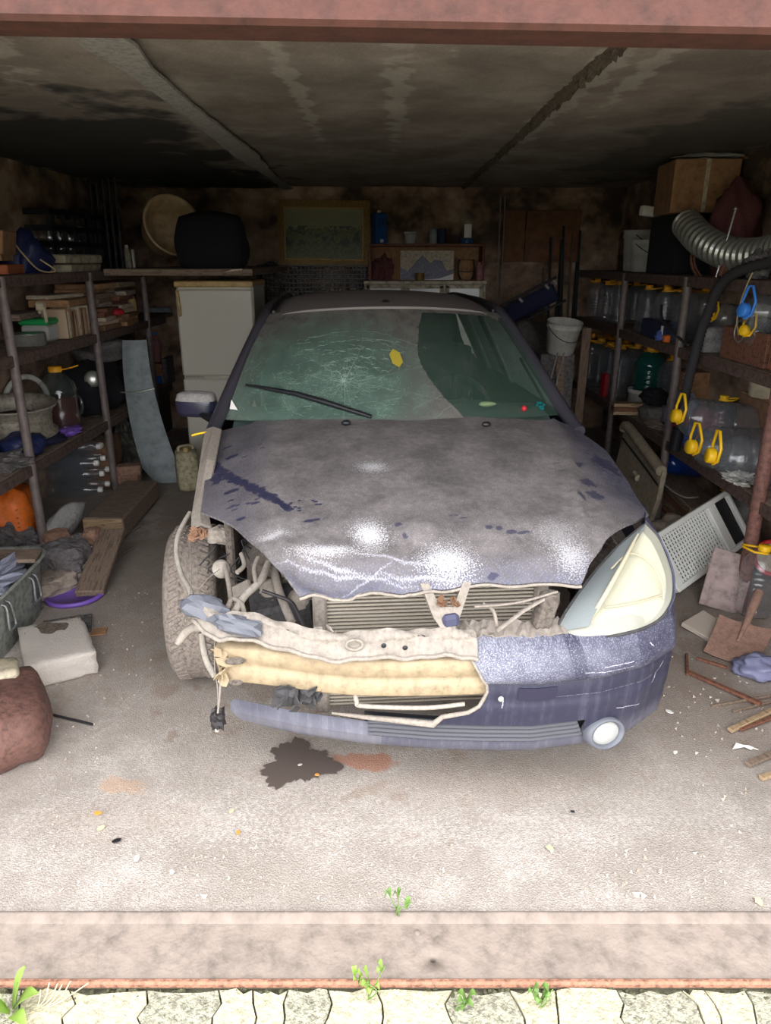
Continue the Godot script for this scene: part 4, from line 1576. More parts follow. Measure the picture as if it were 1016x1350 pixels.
	tube(st, bend([Vector3(0.124, 0.69, -0.114), Vector3(0.246, 0.7, -0.11), Vector3(0.369, 0.73, -0.115)]), 0.004, 6)
	put("brace", st, "hose_dusty", car)
	st = surf(false)
	lump(st, Vector3(0.34, 0.66, -0.099) + Vector3(0, 0, -0.03), Vector3(0.03, 0.065, 0.028), 0.2, 1.5, 6, turned(Vector3(0, 0, -14)), -2.0, 14, 9, false, 0.7)
	put("lamp_bracket", st, "engine_dusty", car)
	# ---- right headlamp
	var out := [Vector3(0.727, 0.84, -0.368), Vector3(0.754, 0.81, -0.335), Vector3(0.776, 0.76, -0.301), Vector3(0.783, 0.71, -0.253), Vector3(0.762, 0.665, -0.195), Vector3(0.735, 0.635, -0.163), Vector3(0.692, 0.61, -0.135), Vector3(0.618, 0.6, -0.102), Vector3(0.519, 0.592, -0.082), Vector3(0.436, 0.588, -0.072), Vector3(0.386, 0.59, -0.081), Vector3(0.372, 0.6, -0.106), Vector3(0.405, 0.63, -0.152), Vector3(0.461, 0.67, -0.206), Vector3(0.541, 0.72, -0.277), Vector3(0.627, 0.78, -0.327)]
	var o2 := bend(out + [out[0]], 4)
	o2.pop_back()
	var mid := Vector3.ZERO
	for p in o2:
		mid += p / o2.size()
	var nrm := Vector3(0.25, 0.6, 0.75).normalized()
	for layer in [["headlamp_bowl", "lens_core", 0.93, -0.035, -0.02], ["headlamp_lens", "lens_cream", 1.0, 0.035, 0.0]]:
		st = surf()
		g = []
		for i in 7:
			var f := i / 6.0
			var row := []
			for j in o2.size() + 1:
				var p: Vector3 = o2[j % o2.size()]
				row.append(mid.lerp(p, f * layer[2]) + nrm * (layer[3] * (1.0 - f * f) + layer[4]))
			g.append(row)
		sheet(st, g)
		put(layer[0], st, layer[1], car)
	st = surf()
	tube(st, o2, 0.005, 6, true)
	var lamp := put("headlamp_rim", st, "dusty_black", car)
	st = surf()
	var wa := [Vector3(0.378, 0.6, -0.11), Vector3(0.407, 0.63, -0.152), Vector3(0.463, 0.67, -0.206), Vector3(0.543, 0.72, -0.277), Vector3(0.627, 0.78, -0.327), Vector3(0.719, 0.836, -0.365)]
	var wb := [Vector3(0.452, 0.612, -0.106), Vector3(0.475, 0.64, -0.128), Vector3(0.515, 0.68, -0.166), Vector3(0.555, 0.715, -0.208), Vector3(0.599, 0.755, -0.247), Vector3(0.685, 0.822, -0.329)]
	var wm := []
	for k in 6:
		wa[k] += nrm * 0.006
		wb[k] += nrm * (0.03 if k < 5 else 0.012)
		wm.append(wa[k].lerp(wb[k], 0.5) + nrm * 0.006)
	sheet(st, [wb, wm, wa], 0.003)
	put("indicator_window", st, "indicator_grey", lamp)
	st = surf()
	tube(st, bend([Vector3(0.677, 0.82, -0.321) + nrm * 0.012, Vector3(0.594, 0.755, -0.235) + nrm * 0.024, Vector3(0.514, 0.68, -0.156) + nrm * 0.02, Vector3(0.457, 0.615, -0.109) + nrm * 0.01]), [0.003, 0.004, 0.005, 0.006, 0.006, 0.007, 0.007, 0.007, 0.008, 0.008, 0.008, 0.008, 0.008, 0.008, 0.008, 0.007, 0.006, 0.005, 0.005], 6)
	put("lens_ridge", st, "lens_ridge", lamp)
	st = surf()
	tube(st, bend([Vector3(0.559, 0.74, -0.231) + nrm * 0.022, Vector3(0.633, 0.77, -0.275) + nrm * 0.02, Vector3(0.682, 0.75, -0.24) + nrm * 0.024, Vector3(0.712, 0.7, -0.206) + nrm * 0.022, Vector3(0.712, 0.66, -0.172) + nrm * 0.016]), 0.003, 6)
	tube(st, bend([Vector3(0.515, 0.655, -0.14) + nrm * 0.022, Vector3(0.609, 0.66, -0.154) + nrm * 0.028, Vector3(0.71, 0.67, -0.183) + nrm * 0.018]), 0.003, 6)
	put("reflector_line", st, "lens_ridge", lamp)
	# right wing between lamp and wheel
	st = surf()
	var wing_a := [Vector3(0.733, 0.845, -0.383), Vector3(0.759, 0.815, -0.335), Vector3(0.777, 0.765, -0.289), Vector3(0.782, 0.715, -0.242), Vector3(0.765, 0.665, -0.184), Vector3(0.733, 0.635, -0.148)]
	var wing_b := []
	for i in 6:
		wing_b.append(Vector3(0.855, [0.80, 0.77, 0.73, 0.69, 0.65, 0.615][i], -0.66))
	sheet(st, [wing_a, wing_b], 0.004)
	put("right_wing", st, "dusty_navy", car)
	# ---- left corner: what the missing wing and lamp lay bare
	st = surf(false)
	g = []
	for e in [[Vector3(-0.816, 0.97, -1.272), Vector3(-0.745, 0.97, -1.267)], [Vector3(-0.797, 0.9, -0.997), Vector3(-0.729, 0.92, -0.941)], [Vector3(-0.791, 0.83, -0.829), Vector3(-0.738, 0.84, -0.776)], [Vector3(-0.784, 0.79, -0.69), Vector3(-0.72, 0.79, -0.685)], [Vector3(-0.776, 0.77, -0.635), Vector3(-0.707, 0.77, -0.63)]]:
		g.append([e[0] + Vector3(0, 0, 0), e[0].lerp(e[1], 0.5) + Vector3(0, 0.012, 0), e[1]])
	g.reverse()
	sheet(st, g, 0.012)
	var rail := put("inner_wing_rail", st, "frame_dusty", car)
	st = surf(false)
	shards(st, Vector3(-0.745, 0.745, -0.625), 13, 0.022, Vector3(0.035, 0.018, 0.02))
	put("torn_socket", st, "torn_orange", rail)
	st = surf(false)
	lump(st, Vector3(-0.672, 0.745, -0.605), Vector3(0.04, 0.03, 0.03), 0.4, 2.0, 33, Basis(), -2.0, 18, 12, false, 0.5)
	put("lamp_mount", st, "hose_dusty", rail)
	st = surf()
	lathe(st, [Vector2(0.0, 0.006), Vector2(0.02, 0.008), Vector2(0.032, 0.0), Vector2(0.03, -0.006)], 20, Transform3D(turned(Vector3(62, 30, 0)), Vector3(-0.655, 0.68, -0.466)))
	put("bulb_cover", st, "hose_pale", car)
	st = surf()
	tube(st, bend([Vector3(-0.801, 0.78, -0.752), Vector3(-0.825, 0.74, -0.658), Vector3(-0.822, 0.7, -0.574), Vector3(-0.79, 0.66, -0.477), Vector3(-0.744, 0.65, -0.373), Vector3(-0.727, 0.62, -0.314), Vector3(-0.688, 0.6, -0.239)]), 0.0085, 8)
	put("wing_hose", st, "hose_pale", car)
	st = surf()
	tube(st, bend([Vector3(-0.499, 0.7, -0.459), Vector3(-0.518, 0.68, -0.361), Vector3(-0.562, 0.66, -0.295), Vector3(-0.585, 0.64, -0.224)]), 0.012, 10)
	put("engine_hose", st, "hose_pale", car)
	st = surf()
	tube(st, bend([Vector3(-0.485, 0.68, -0.466), Vector3(-0.46, 0.64, -0.362), Vector3(-0.416, 0.6, -0.229)]), 0.014, 8, false, 0.6)
	put("engine_hose", st, "hose_dusty", car)
	st = surf()
	tube(st, bend([Vector3(-0.505, 0.68, -0.287), Vector3(-0.457, 0.67, -0.267), Vector3(-0.415, 0.66, -0.243), Vector3(-0.393, 0.64, -0.2), Vector3(-0.376, 0.62, -0.16)]), 0.006, 8)
	put("bonnet_prop", st, "dark_metal", car)
	st = surf()
	tube(st, bend([Vector3(-0.761, 0.55, -0.203), Vector3(-0.733, 0.58, -0.226), Vector3(-0.697, 0.59, -0.234), Vector3(-0.624, 0.6, -0.205)]), [0.008, 0.01, 0.012, 0.013, 0.014, 0.014, 0.014, 0.014, 0.014, 0.014, 0.014, 0.014, 0.014, 0.014, 0.013, 0.012, 0.011, 0.01, 0.01], 8)
	put("liner_strip", st, "frame_dusty", car)
	st = surf()
	tube(st, bend([Vector3(-0.696, 0.56, -0.255), Vector3(-0.691, 0.52, -0.241), Vector3(-0.679, 0.48, -0.218), Vector3(-0.653, 0.44, -0.194)]), 0.011, 8)
	put("wing_hose", st, "hose_pale", car)
	st = surf()
	for e in [[Vector3(-0.606, 0.655, -0.236), Vector3(-0.597, 0.66, -0.277), Vector3(-0.567, 0.655, -0.253), Vector3(-0.553, 0.64, -0.202)], [Vector3(-0.645, 0.69, -0.473), Vector3(-0.62, 0.66, -0.376), Vector3(-0.6, 0.64, -0.265)], [Vector3(-0.591, 0.72, -0.495), Vector3(-0.577, 0.7, -0.446), Vector3(-0.597, 0.69, -0.409)], [Vector3(-0.532, 0.72, -0.459), Vector3(-0.541, 0.7, -0.412), Vector3(-0.528, 0.68, -0.339)]]:
		st = surf()
		tube(st, bend(e), 0.008, 8)
		put("engine_hose", st, "hose_dusty", car)
	for k in 9:
		st = surf()
		var a := Vector3(-0.644, 0.7, -0.547) + Vector3(rng.randf_range(-0.06, 0.1), rng.randf_range(-0.06, 0.05), rng.randf_range(-0.1, 0.02))
		tube(st, bend([a, a + Vector3(rng.randf_range(-0.05, 0.05), rng.randf_range(-0.06, 0.03), 0.02), a + Vector3(rng.randf_range(-0.08, 0.1), rng.randf_range(-0.1, 0.02), 0.03)]), 0.0025, 5)
		put("loose_wire", st, "wire_dark", car)
	# engine, battery tray, strut tower
	st = surf(false)
	lump(st, Vector3(-0.3, 0.55, -0.72), Vector3(0.3, 0.17, 0.28), 0.3, 2.0, 41, Basis(), -2.0, 26, 16, false, 0.5)
	var eng := put("engine", st, "engine_dusty", car)
	for e in [[-0.47, 0.7, -0.52, 0.04], [-0.42, 0.68, -0.45, 0.03], [-0.36, 0.66, -0.42, 0.035], [-0.5, 0.63, -0.42, 0.03], [-0.4, 0.6, -0.38, 0.04]]:
		st = surf(false)
		lathe(st, [Vector2(e[3], -0.04), Vector2(e[3], 0.01), Vector2(e[3] * 0.7, 0.015), Vector2(e[3] * 0.6, 0.03), Vector2(0, 0.03)], 12, Transform3D(turned(Vector3(rng.randf_range(10, 60), 0, rng.randf_range(-30, 30))), Vector3(e[0], e[1], e[2])))
		put("engine_fitting", st, "hose_dusty", eng)
	st = surf(false)
	box(st, Vector3(-0.46, 0.55, -0.42), Vector3(0.2, 0.12, 0.16), 0.015, turned(Vector3(8, 12, 6)))
	put("battery", st, "dusty_black", car)
	for k in 8:
		st = surf(false)
		box(st, Vector3(rng.randf_range(-0.6, -0.36), rng.randf_range(0.52, 0.68), -rng.randf_range(0.36, 0.62)), Vector3(rng.randf_range(0.03, 0.09), rng.randf_range(0.02, 0.05), rng.randf_range(0.03, 0.07)), 0.006, turned(Vector3(rng.randf_range(-40, 40), rng.randf_range(-60, 60), rng.randf_range(-40, 40))))
		put("engine_fitting", st, ["engine_dusty", "hose_dusty", "dusty_black"][k % 3], eng)
	st = surf()
	lathe(st, [Vector2(0.1, -0.2), Vector2(0.1, 0.0), Vector2(0.07, 0.03), Vector2(0.0, 0.035)], 20, Transform3D(Basis(), Vector3(-0.56, 0.76, -0.86)))
	put("strut_tower", st, "engine_dusty", car)
	st = surf(false)
	box(st, Vector3(-0.64, 0.62, -0.95), Vector3(0.03, 0.4, 0.75), 0.008)
	put("inner_wing", st, "engine_dusty", car)
	# dark plastics hanging under the beam
	for e in [[Vector3(-0.43, 0.42, -0.075), Vector3(0.045, 0.048, 0.035), 51, -18], [Vector3(-0.363, 0.42, -0.082), Vector3(0.04, 0.05, 0.03), 53, 20]]:
		st = surf(false)
		box(st, e[0] + Vector3(0, 0, -0.04), e[1] * 1.5, 0.012, turned(Vector3(12, e[3], e[3] * 0.7)), 0.006)
		shards(st, e[0] + Vector3(0, 0, -0.01), 8, 0.032, Vector3(0.028, 0.03, 0.012))
		put("broken_duct", st, "dusty_black", car)
	# connector dangling on its wires
	st = surf()
	tube(st, bend([Vector3(-0.647, 0.56, -0.2), Vector3(-0.65, 0.48, -0.181), Vector3(-0.641, 0.42, -0.149), Vector3(-0.644, 0.35, -0.134)]), 0.0022, 5)
	tube(st, bend([Vector3(-0.629, 0.46, -0.148), Vector3(-0.636, 0.4, -0.139), Vector3(-0.644, 0.35, -0.134)]), 0.0035, 5)
	tube(st, bend([Vector3(-0.744, 0.64, -0.328), Vector3(-0.757, 0.58, -0.316), Vector3(-0.775, 0.55, -0.298)]), 0.0015, 4)
	tube(st, bend([Vector3(-0.78, 0.73, -0.608), Vector3(-0.744, 0.68, -0.412), Vector3(-0.735, 0.65, -0.307), Vector3(-0.763, 0.56, -0.279)]), 0.0015, 4)
	tube(st, bend([Vector3(-0.723, 0.66, -0.286), Vector3(-0.686, 0.69, -0.357), Vector3(-0.652, 0.7, -0.42)]), 0.002, 4)
	var cable := put("hanging_cable", st, "hose_dusty", car)
	st = surf(false)
	lump(st, Vector3(-0.648, 0.32, -0.146), Vector3(0.02, 0.032, 0.02), 0.5, 3.0, 61, Basis(), -2.0, 16, 10, false, 0.6)
	put("connector", st, "dark_metal", cable)
	st = surf(false)
	box(st, Vector3(-0.651, 0.29, -0.135), Vector3(0.014, 0.014, 0.014), 0.003)
	put("pale_plug", st, "hose_pale", cable)
	# yellow wire by the hinge
	st = surf()
	tube(st, bend([Vector3(-0.867, 0.95, -1.249), Vector3(-0.828, 0.96, -1.245), Vector3(-0.784, 0.965, -1.249)]), 0.005, 6)
	put("yellow_lead", st, "yellow_cap", car)


# ---------------------------------------------------------------- builders of things that come up several times
var protos := {}


func bottle(kind: String, label: String, at: Vector3, turn := Vector3.ZERO, group := "", size := 1.0) -> Node3D:
	# kind: body material | cap material | with handle | profile
	if protos.has(kind):
		return dup(protos[kind], label, at, turn, group, Vector3.ONE * size)
	var k := kind.split("|")
	var o := thing("bottle", label, "bottle", at, turn, group)
	o.scale = Vector3.ONE * size * grow
	protos[kind] = o
	var r := 0.08
	var prof := [Vector2(0, 0.006), Vector2(0.05, 0.0), Vector2(r - 0.006, 0.006), Vector2(r, 0.024)]
	var cap_y := 0.318
	if k[3] == "big":
		var y := 0.04
		while y < 0.215:
			prof += [Vector2(r, y), Vector2(r - 0.008, y + 0.008), Vector2(r, y + 0.016)]
			y += 0.026
		prof += [Vector2(r, 0.232), Vector2(0.072, 0.26), Vector2(0.05, 0.286), Vector2(0.03, 0.3), Vector2(0.021, 0.306), Vector2(0.021, 0.322)]
	else:
		r = 0.046
		prof = [Vector2(0, 0.012), Vector2(0.03, 0.0), Vector2(r - 0.004, 0.006), Vector2(r, 0.03), Vector2(r, 0.09), Vector2(r - 0.003, 0.1), Vector2(r, 0.11), Vector2(r, 0.19), Vector2(0.04, 0.225), Vector2(0.022, 0.265), Vector2(0.014, 0.28), Vector2(0.0135, 0.3)]
		cap_y = 0.296
	var st := surf()
	lathe(st, prof, 22)
	put("body", st, k[0], o)
	if k[1] != "none":
		st = surf()
		var cr := 0.026 if k[3] == "big" else 0.0155
		lathe(st, [Vector2(cr, cap_y - 0.012), Vector2(cr + 0.001, cap_y - 0.006), Vector2(cr, cap_y + 0.01), Vector2(cr - 0.003, cap_y + 0.013), Vector2(0, cap_y + 0.013)], 18)
		put("cap", st, k[1], o)
	if k[2] == "handle":
		st = surf()
		tube(st, [Vector3(-0.03, 0.302, 0), Vector3(-0.012, 0.302, 0.03), Vector3(0.035, 0.304, 0.038), Vector3(0.088, 0.312, 0.012), Vector3(0.088, 0.312, -0.012), Vector3(0.035, 0.304, -0.038), Vector3(-0.012, 0.302, -0.03)], 0.0055, 6, true)
		put("handle", st, k[1] if k[1] != "none" else "yellow_cap", o)
	return o


func bucket(label: String, at: Vector3, r_top: float, r_bot: float, h: float, m: String, turn := Vector3.ZERO, group := "", bail := true) -> Node3D:
	var o := thing("bucket", label, "bucket", at, turn, group)
	var st := surf()
	lathe(st, [Vector2(0, 0.004), Vector2(r_bot - 0.01, 0.0), Vector2(r_bot, 0.006), Vector2(lerpf(r_bot, r_top, 0.8), h * 0.8), Vector2(lerpf(r_bot, r_top, 0.8) + 0.006, h * 0.81), Vector2(lerpf(r_bot, r_top, 0.86) + 0.006, h * 0.86), Vector2(r_top, h - 0.006), Vector2(r_top + 0.005, h - 0.004), Vector2(r_top + 0.004, h), Vector2(r_top - 0.004, h), Vector2(r_bot - 0.004, 0.012), Vector2(0, 0.012)], 36)
	put("body", st, m, o)
	if bail:
		st = surf()
		var pts := []
		for k in 13:
			var a := PI * k / 12
			pts.append(Vector3(-(r_top + 0.008) * cos(a), h * 0.88 - 0.75 * r_top * sin(a), (r_top + 0.01) * sin(a) * 0.95))
		tube(st, pts, 0.0025, 5)
		put("wire_handle", st, "dark_metal", o)
	return o


func slab_thing(called: String, label: String, cat: String, at: Vector3, size: Vector3, m: String, turn := Vector3.ZERO, group := "", bev := 0.004, wob := 0.0) -> MeshInstance3D:
	var st := surf(false)
	box(st, Vector3(0, size.y / 2, 0), size, bev, Basis(), wob)
	return solo(called, st, m, label, cat, at, turn, group)


func lump_thing(called: String, label: String, cat: String, at: Vector3, rad: Vector3, m: String, amp := 0.3, freq := 2.0, sd := 1, turn := Vector3.ZERO, group := "", soft := true, boxy := 0.0, low := -0.8) -> MeshInstance3D:
	var st := surf()
	lump(st, Vector3(0, -low * rad.y, 0), rad, amp, freq, sd, Basis(), low, 28, 18, soft, boxy)
	return solo(called, st, m, label, cat, at, turn, group)


func shards(st: SurfaceTool, c: Vector3, n: int, size: float, spread: Vector3) -> void:
	for k in n:
		var pts := []
		var m := rng.randi_range(4, 6)
		for i in m:
			var a := TAU * i / m + rng.randf_range(-0.3, 0.3)
			pts.append(Vector2(cos(a), sin(a) * 0.7) * size * rng.randf_range(0.5, 1.2))
		plate(st, pts, 0.003, Transform3D(turned(Vector3(rng.randf_range(-70, 40), rng.randf_range(-70, 70), rng.randf_range(0, 360))), c + Vector3(rng.randf_range(-1, 1) * spread.x, rng.randf_range(-1, 1) * spread.y, rng.randf_range(-1, 1) * spread.z)))


func shelf_rack(label: String, side: int, x_front: float, x_wall: float, posts: Array, levels: Array, d0: float, d1: float) -> Node3D:
	var o := thing("shelf_rack", label, "shelf")
	for d in posts:
		var st := surf()
		tube(st, [Vector3(x_front, 0, -d), Vector3(x_front, levels[0], -d)], 0.026, 10)
		put("post", st, "post_steel", o)
	for h in levels:
		var st := surf(false)
		box(st, Vector3(x_front - side * 0.008, h - 0.025, -(d0 + d1) / 2), Vector3(0.012, 0.06, d1 - d0), 0.003)
		box(st, Vector3(x_front + side * 0.015, h - 0.012, -(d0 + d1) / 2), Vector3(0.05, 0.008, d1 - d0), 0.002)
		var edge := put("angle_iron", st, "shelf_steel", o)
		edge.set_meta("label", "rusty angle iron along the shelf front")
		for d in posts:
			st = surf(false)
			box(st, Vector3((x_front + x_wall) / 2, h - 0.03, -d), Vector3(absf(x_wall - x_front), 0.03, 0.03), 0.003)
			put("bracket", st, "shelf_steel", o)
		st = surf(false)
		box(st, Vector3((x_front + x_wall) / 2 + side * 0.005, h - 0.004, -(d0 + d1) / 2), Vector3(absf(x_wall - x_front) - 0.02, 0.014, d1 - d0), 0.002)
		put("board", st, "shelf_board", o)
	return o


const ORD := ["first", "second", "third", "fourth", "fifth", "sixth", "seventh", "eighth", "ninth", "tenth", "eleventh", "twelfth", "thirteenth", "fourteenth", "fifteenth", "sixteenth"]


# ---------------------------------------------------------------- left-hand shelves and what lies on them
func make_left_shelves() -> void:
	shelf_rack("rusty tube and angle iron shelf rack along the left wall beside the fridge", -1, -1.993, -2.46, [2.5, 3.91, 5.08, 6.22], [1.561, 1.155, 0.551], 2.3, 6.7)
	grow = 1.286
	var T1 := 1.566
	var T2 := 1.160
	var T3 := 0.556
	# top shelf
	var o := thing("cardboard_box", "orange brown cardboard box with sloping lid on the top left shelf", "box", Vector3(-2.2891, T1, -4.321), Vector3(0, 12, 0))
	var st := surf(false)
	box(st, Vector3(0, 0.02, 0), Vector3(0.28, 0.04, 0.3), 0.004)
	put("tray", st, "orange_box", o)
	st = surf(false)
	box(st, Vector3(0.01, 0.085, 0), Vector3(0.2, 0.06, 0.2), 0.004)
	box(st, Vector3(0.01, 0.15, 0), Vector3(0.24, 0.1, 0.22), 0.004, turned(Vector3(0, 0, -10)))
	put("lid", st, "cardboard", o)
	o = thing("nylon_bag", "crumpled dark blue nylon bag with white lettering and strap on the top shelf", "bag", Vector3(-2.1862, T1, -4.6553))
	st = surf()
	lump(st, Vector3(0, 0.07, 0), Vector3(0.1, 0.1, 0.12), 0.5, 2.0, 5, turned(Vector3(0, 0, -28)), -0.75, 28, 18)
	put("body", st, "blue_bag", o)
	st = surf()
	tube(st, bend([Vector3(0.0, 0.14, 0.11), Vector3(0.05, 0.08, 0.13), Vector3(0.1, 0.012, 0.1), Vector3(0.15, 0.01, 0.05), Vector3(0.09, 0.06, 0.06)]), 0.004, 6)
	put("strap", st, "rope", o)
	for i in 2:
		slab_thing("board", ["warped wide board at the bottom of the short board pile on top shelf", "upper board of the short board pile on the top left shelf"][i], "board", Vector3(-2.2119, T1 + 0.054 * i, -5.2083), Vector3(0.26, 0.04, 0.46 - 0.03 * i), "cream_paint", Vector3(0, [3, -4][i], 0), "short boards on the top shelf", 0.006, 0.006)
	for i in 3:
		bottle("jar_glass|none|no|small", "dusty glass bottle %s from the front in the dark row behind the boards" % ["first", "second", "third"][i], Vector3(-2.482, T1, -5.3369 - 0.3858 * i), Vector3.ZERO, "", 1.1)
	# a dark crate of bottles against the wall
	for c in 2:
		o = thing("bottle_crate", "black plastic bottle crate, %s of two against the left wall" % ["front one", "rear one"][c], "crate", Vector3(-2.4434, T1, -5.5941 - 0.6687 * c))
		st = surf(false)
		box(st, Vector3(0, 0.01, 0), Vector3(0.27, 0.02, 0.44))
		for h in [0.06, 0.14, 0.22, 0.3]:
			for s in [-1, 1]:
				box(st, Vector3(s * 0.13, h, 0), Vector3(0.01, 0.03, 0.44), 0.002)
				box(st, Vector3(0, h, s * 0.215), Vector3(0.27, 0.03, 0.01), 0.002)
		for a in [-0.125, 0.125]:
			for b in [-0.21, -0.07, 0.07, 0.21]:
				box(st, Vector3(a, 0.16, b), Vector3(0.02, 0.32, 0.02), 0.002)
		put("frame", st, "black_plastic", o)
		for k in 6:
			bottle("jar_glass|none|no|small", "empty glass bottle in the %s black crate, %s" % [["front", "rear"][c], ["aisle row, front", "aisle row, middle", "aisle row, back", "wall row, front", "wall row, middle", "wall row, back"][k]], Vector3(-2.3662 - 0.1415 * (k / 3), T1 + 0.027, -5.4269 - 0.6687 * c - 0.1672 * (k % 3)), Vector3.ZERO, "empty bottles in the black crates", 0.95)
	for i in 5:
		st = surf()
		tube(st, [Vector3(0, 0, 0), Vector3(0.0, 0.5 + 0.01 * i, -0.02)], 0.011, 8)
		tube(st, [Vector3(0, 0.2, -0.008), Vector3(0, 0.215, -0.008)], 0.015, 8)
		solo("steel_tube", st, "dark_metal", "dark upright steel tube, %s in the row beside the white bottle" % ["first", "second", "third", "fourth", "fifth"][i], "tube", Vector3(-2.3405 + 0.045 * i, T1, -6.2114 - 0.0154 * i), Vector3.ZERO, "upright tubes on the top left shelf")
	o = thing("glue_bottle", "cream plastic bottle with pointed shoulder beside the upright dark tubes", "bottle", Vector3(-2.1348, T1, -6.3271))
	st = surf()
	lathe(st, [Vector2(0, 0), Vector2(0.021, 0), Vector2(0.022, 0.1), Vector2(0.014, 0.125), Vector2(0.01, 0.13)], 16)
	put("body", st, "cream_paint", o)
	st = surf()
	lathe(st, [Vector2(0.011, 0.128), Vector2(0.01, 0.145), Vector2(0, 0.146)], 12)
	put("cap", st, "label_white", o)
	st = surf(false)
	box(st, Vector3(0, 0.06, 0), Vector3(0.012, 0.12, 0.03), 0.003)
	solo("white_strip", st, "label_white", "narrow white packet standing right of the cream plastic bottle", "packet", Vector3(-2.0897, T1, -6.34))
	# middle shelf, first bay
	st = surf()
	lathe(st, [Vector2(0, 0), Vector2(0.078, 0), Vector2(0.08, 0.003), Vector2(0.08, 0.05), Vector2(0.082, 0.052), Vector2(0.08, 0.055), Vector2(0.07, 0.05), Vector2(0, 0.048)], 32)
	solo("round_tin", st, "galvanized", "low round metal tin on the middle left shelf near the front post", "tin", Vector3(-2.1348, T2, -4.3981))
	o = thing("plastic_tub", "clear plastic tub with green lid on the middle left shelf", "container", Vector3(-2.1605, T2, -4.6296))
	st = surf(false)
	box(st, Vector3(0, 0.04, 0), Vector3(0.13, 0.08, 0.13), 0.012)
	put("body", st, "film", o)
	st = surf(false)
	box(st, Vector3(0, 0.093, 0), Vector3(0.14, 0.03, 0.14), 0.01)
	put("lid", st, "green_plastic", o)
	var d := 4.758
	var cols := ["page", "paper", "cardboard", "red_wood", "page", "cardboard"]
	for i in 16:
		var th := rng.randf_range(0.015, 0.024)
		var b := thing("book", "thin worn book standing spine out, %s from the green tub" % ORD[i], "book", Vector3(-2.1348, T2, -d - th * 0.643), Vector3(rng.randf_range(-4, 4), 0, 0), "books standing on the middle left shelf")
		var hh := rng.randf_range(0.125, 0.145)
		st = surf(false)
		box(st, Vector3(0, hh / 2, 0), Vector3(0.14, hh - 0.006, th * 0.7), 0.001)
		put("pages", st, "paper", b)
		st = surf(false)
		box(st, Vector3(0.0705, hh / 2, 0), Vector3(0.004, hh, th * 0.92), 0.001)
		box(st, Vector3(0, hh / 2, th * 0.42), Vector3(0.145, hh, 0.002), 0.0005)
		box(st, Vector3(0, hh / 2, -th * 0.42), Vector3(0.145, hh, 0.002), 0.0005)
		put("cover", st, cols[i % 6], b)
		d += (th + 0.002) * 1.286
	for i in 3:
		slab_thing("board", ["brown hardback lying across the standing thin books", "narrow pale lath lying on the brown hardback", "long dusty board lying on top of the green tub"][i], "board", Vector3(-2.1605 - 0.0386 * i, T2 + [0.1929, 0.2392, 0.144][i], [-4.964, -5.0154, -4.501][i]), [Vector3(0.2, 0.035, 0.3), Vector3(0.12, 0.02, 0.34), Vector3(0.14, 0.03, 0.28)][i], ["cardboard", "paper", "old_wood"][i], Vector3(0, [4, -8, 6][i], 0))
	st = surf()
	tube(st, bend([Vector3(0, 0.14, 0), Vector3(0.02, 0.17, 0.0), Vector3(0.03, 0.14, 0.01), Vector3(0.035, 0.1, 0.015)]), 0.008, 6)
	box(st, Vector3(0.01, 0.17, 0), Vector3(0.04, 0.04, 0.04), 0.008)
	solo("hose_clip", st, "cream_paint", "cream hook with square head hanging over the long dusty board", "hook", Vector3(-2.0705, T2 + 0.0, -4.4624))
	# middle shelf, second bay: books and boards piled flat
	var y := T2
	var flat_cols := ["cardboard_dark", "old_wood", "red_wood", "page", "cardboard", "stone_dusty", "paper", "cardboard", "old_wood", "red_wood"]
	for i in 10:
		var hgt := rng.randf_range(0.018, 0.03)
		for c in 2:
			slab_thing("flat_book", "dusty %s lying flat, %s layer up in the %s pile, second bay" % ["book" if i % 3 else "thin board", ORD[i], ["near", "far"][c]], "book", Vector3(-2.1605 + rng.randf_range(-0.0386, 0.0386), y + 0.0006, -5.4269 - 0.3858 * c), Vector3(rng.randf_range(0.2, 0.26), hgt - 0.001, rng.randf_range(0.2, 0.27)), flat_cols[(i * 3 + c * 4) % 10], Vector3(0, rng.randf_range(-7, 7), 0), "flat books past the second post", 0.003)
		y += hgt * 1.286
	st = surf()
	lump(st, Vector3.ZERO, Vector3(0.03, 0.02, 0.05), 0.3, 2.0, 3)
	solo("red_rag", st, "red_pack", "small crumpled red rag hanging over the edge of the flat books", "rag", Vector3(-1.9804, T2 + 0.1157, -5.5298))
	o = bottle("bottle_green|none|no|small", "yellow green plastic bottle at the far end of the flat books", Vector3(-2.0833, T2, -6.1471), Vector3.ZERO, "", 0.62)
	tint(o, "body", "yellow_trim")
	slab_thing("paint_can", "dark upright packet with pale edge beside the yellow green bottle", "packet", Vector3(-2.1348, T2, -6.3014), Vector3(0.05, 0.17, 0.06), "dark_metal")
	# lower shelf: wheel rim, brown jar, bags
	lump_thing("cloth_bundle", "navy blue cloth bundle under the steel wheel rim", "cloth", Vector3(-2.2505, T3, -4.3981), Vector3(0.17, 0.03, 0.2), "navy_cloth", 0.4, 2.0, 4)
	o = thing("wheel_rim", "bare steel car wheel rim lying flat on the lower left shelf", "wheel rim", Vector3(-2.2762, T3 + 0.0707, -4.3724), Vector3(4, 0, -3))
	st = surf()
	lathe(st, [Vector2(0.17, 0.0), Vector2(0.182, 0.004), Vector2(0.184, 0.014), Vector2(0.168, 0.022), Vector2(0.16, 0.034), Vector2(0.16, 0.075), Vector2(0.163, 0.085), Vector2(0.158, 0.095), Vector2(0.166, 0.11), Vector2(0.17, 0.125), Vector2(0.188, 0.14), Vector2(0.192, 0.15), Vector2(0.188, 0.152), Vector2(0.165, 0.13), Vector2(0.15, 0.04), Vector2(0.165, 0.004)], 48)
	put("barrel", st, "dusty_steel", o)
	st = surf()
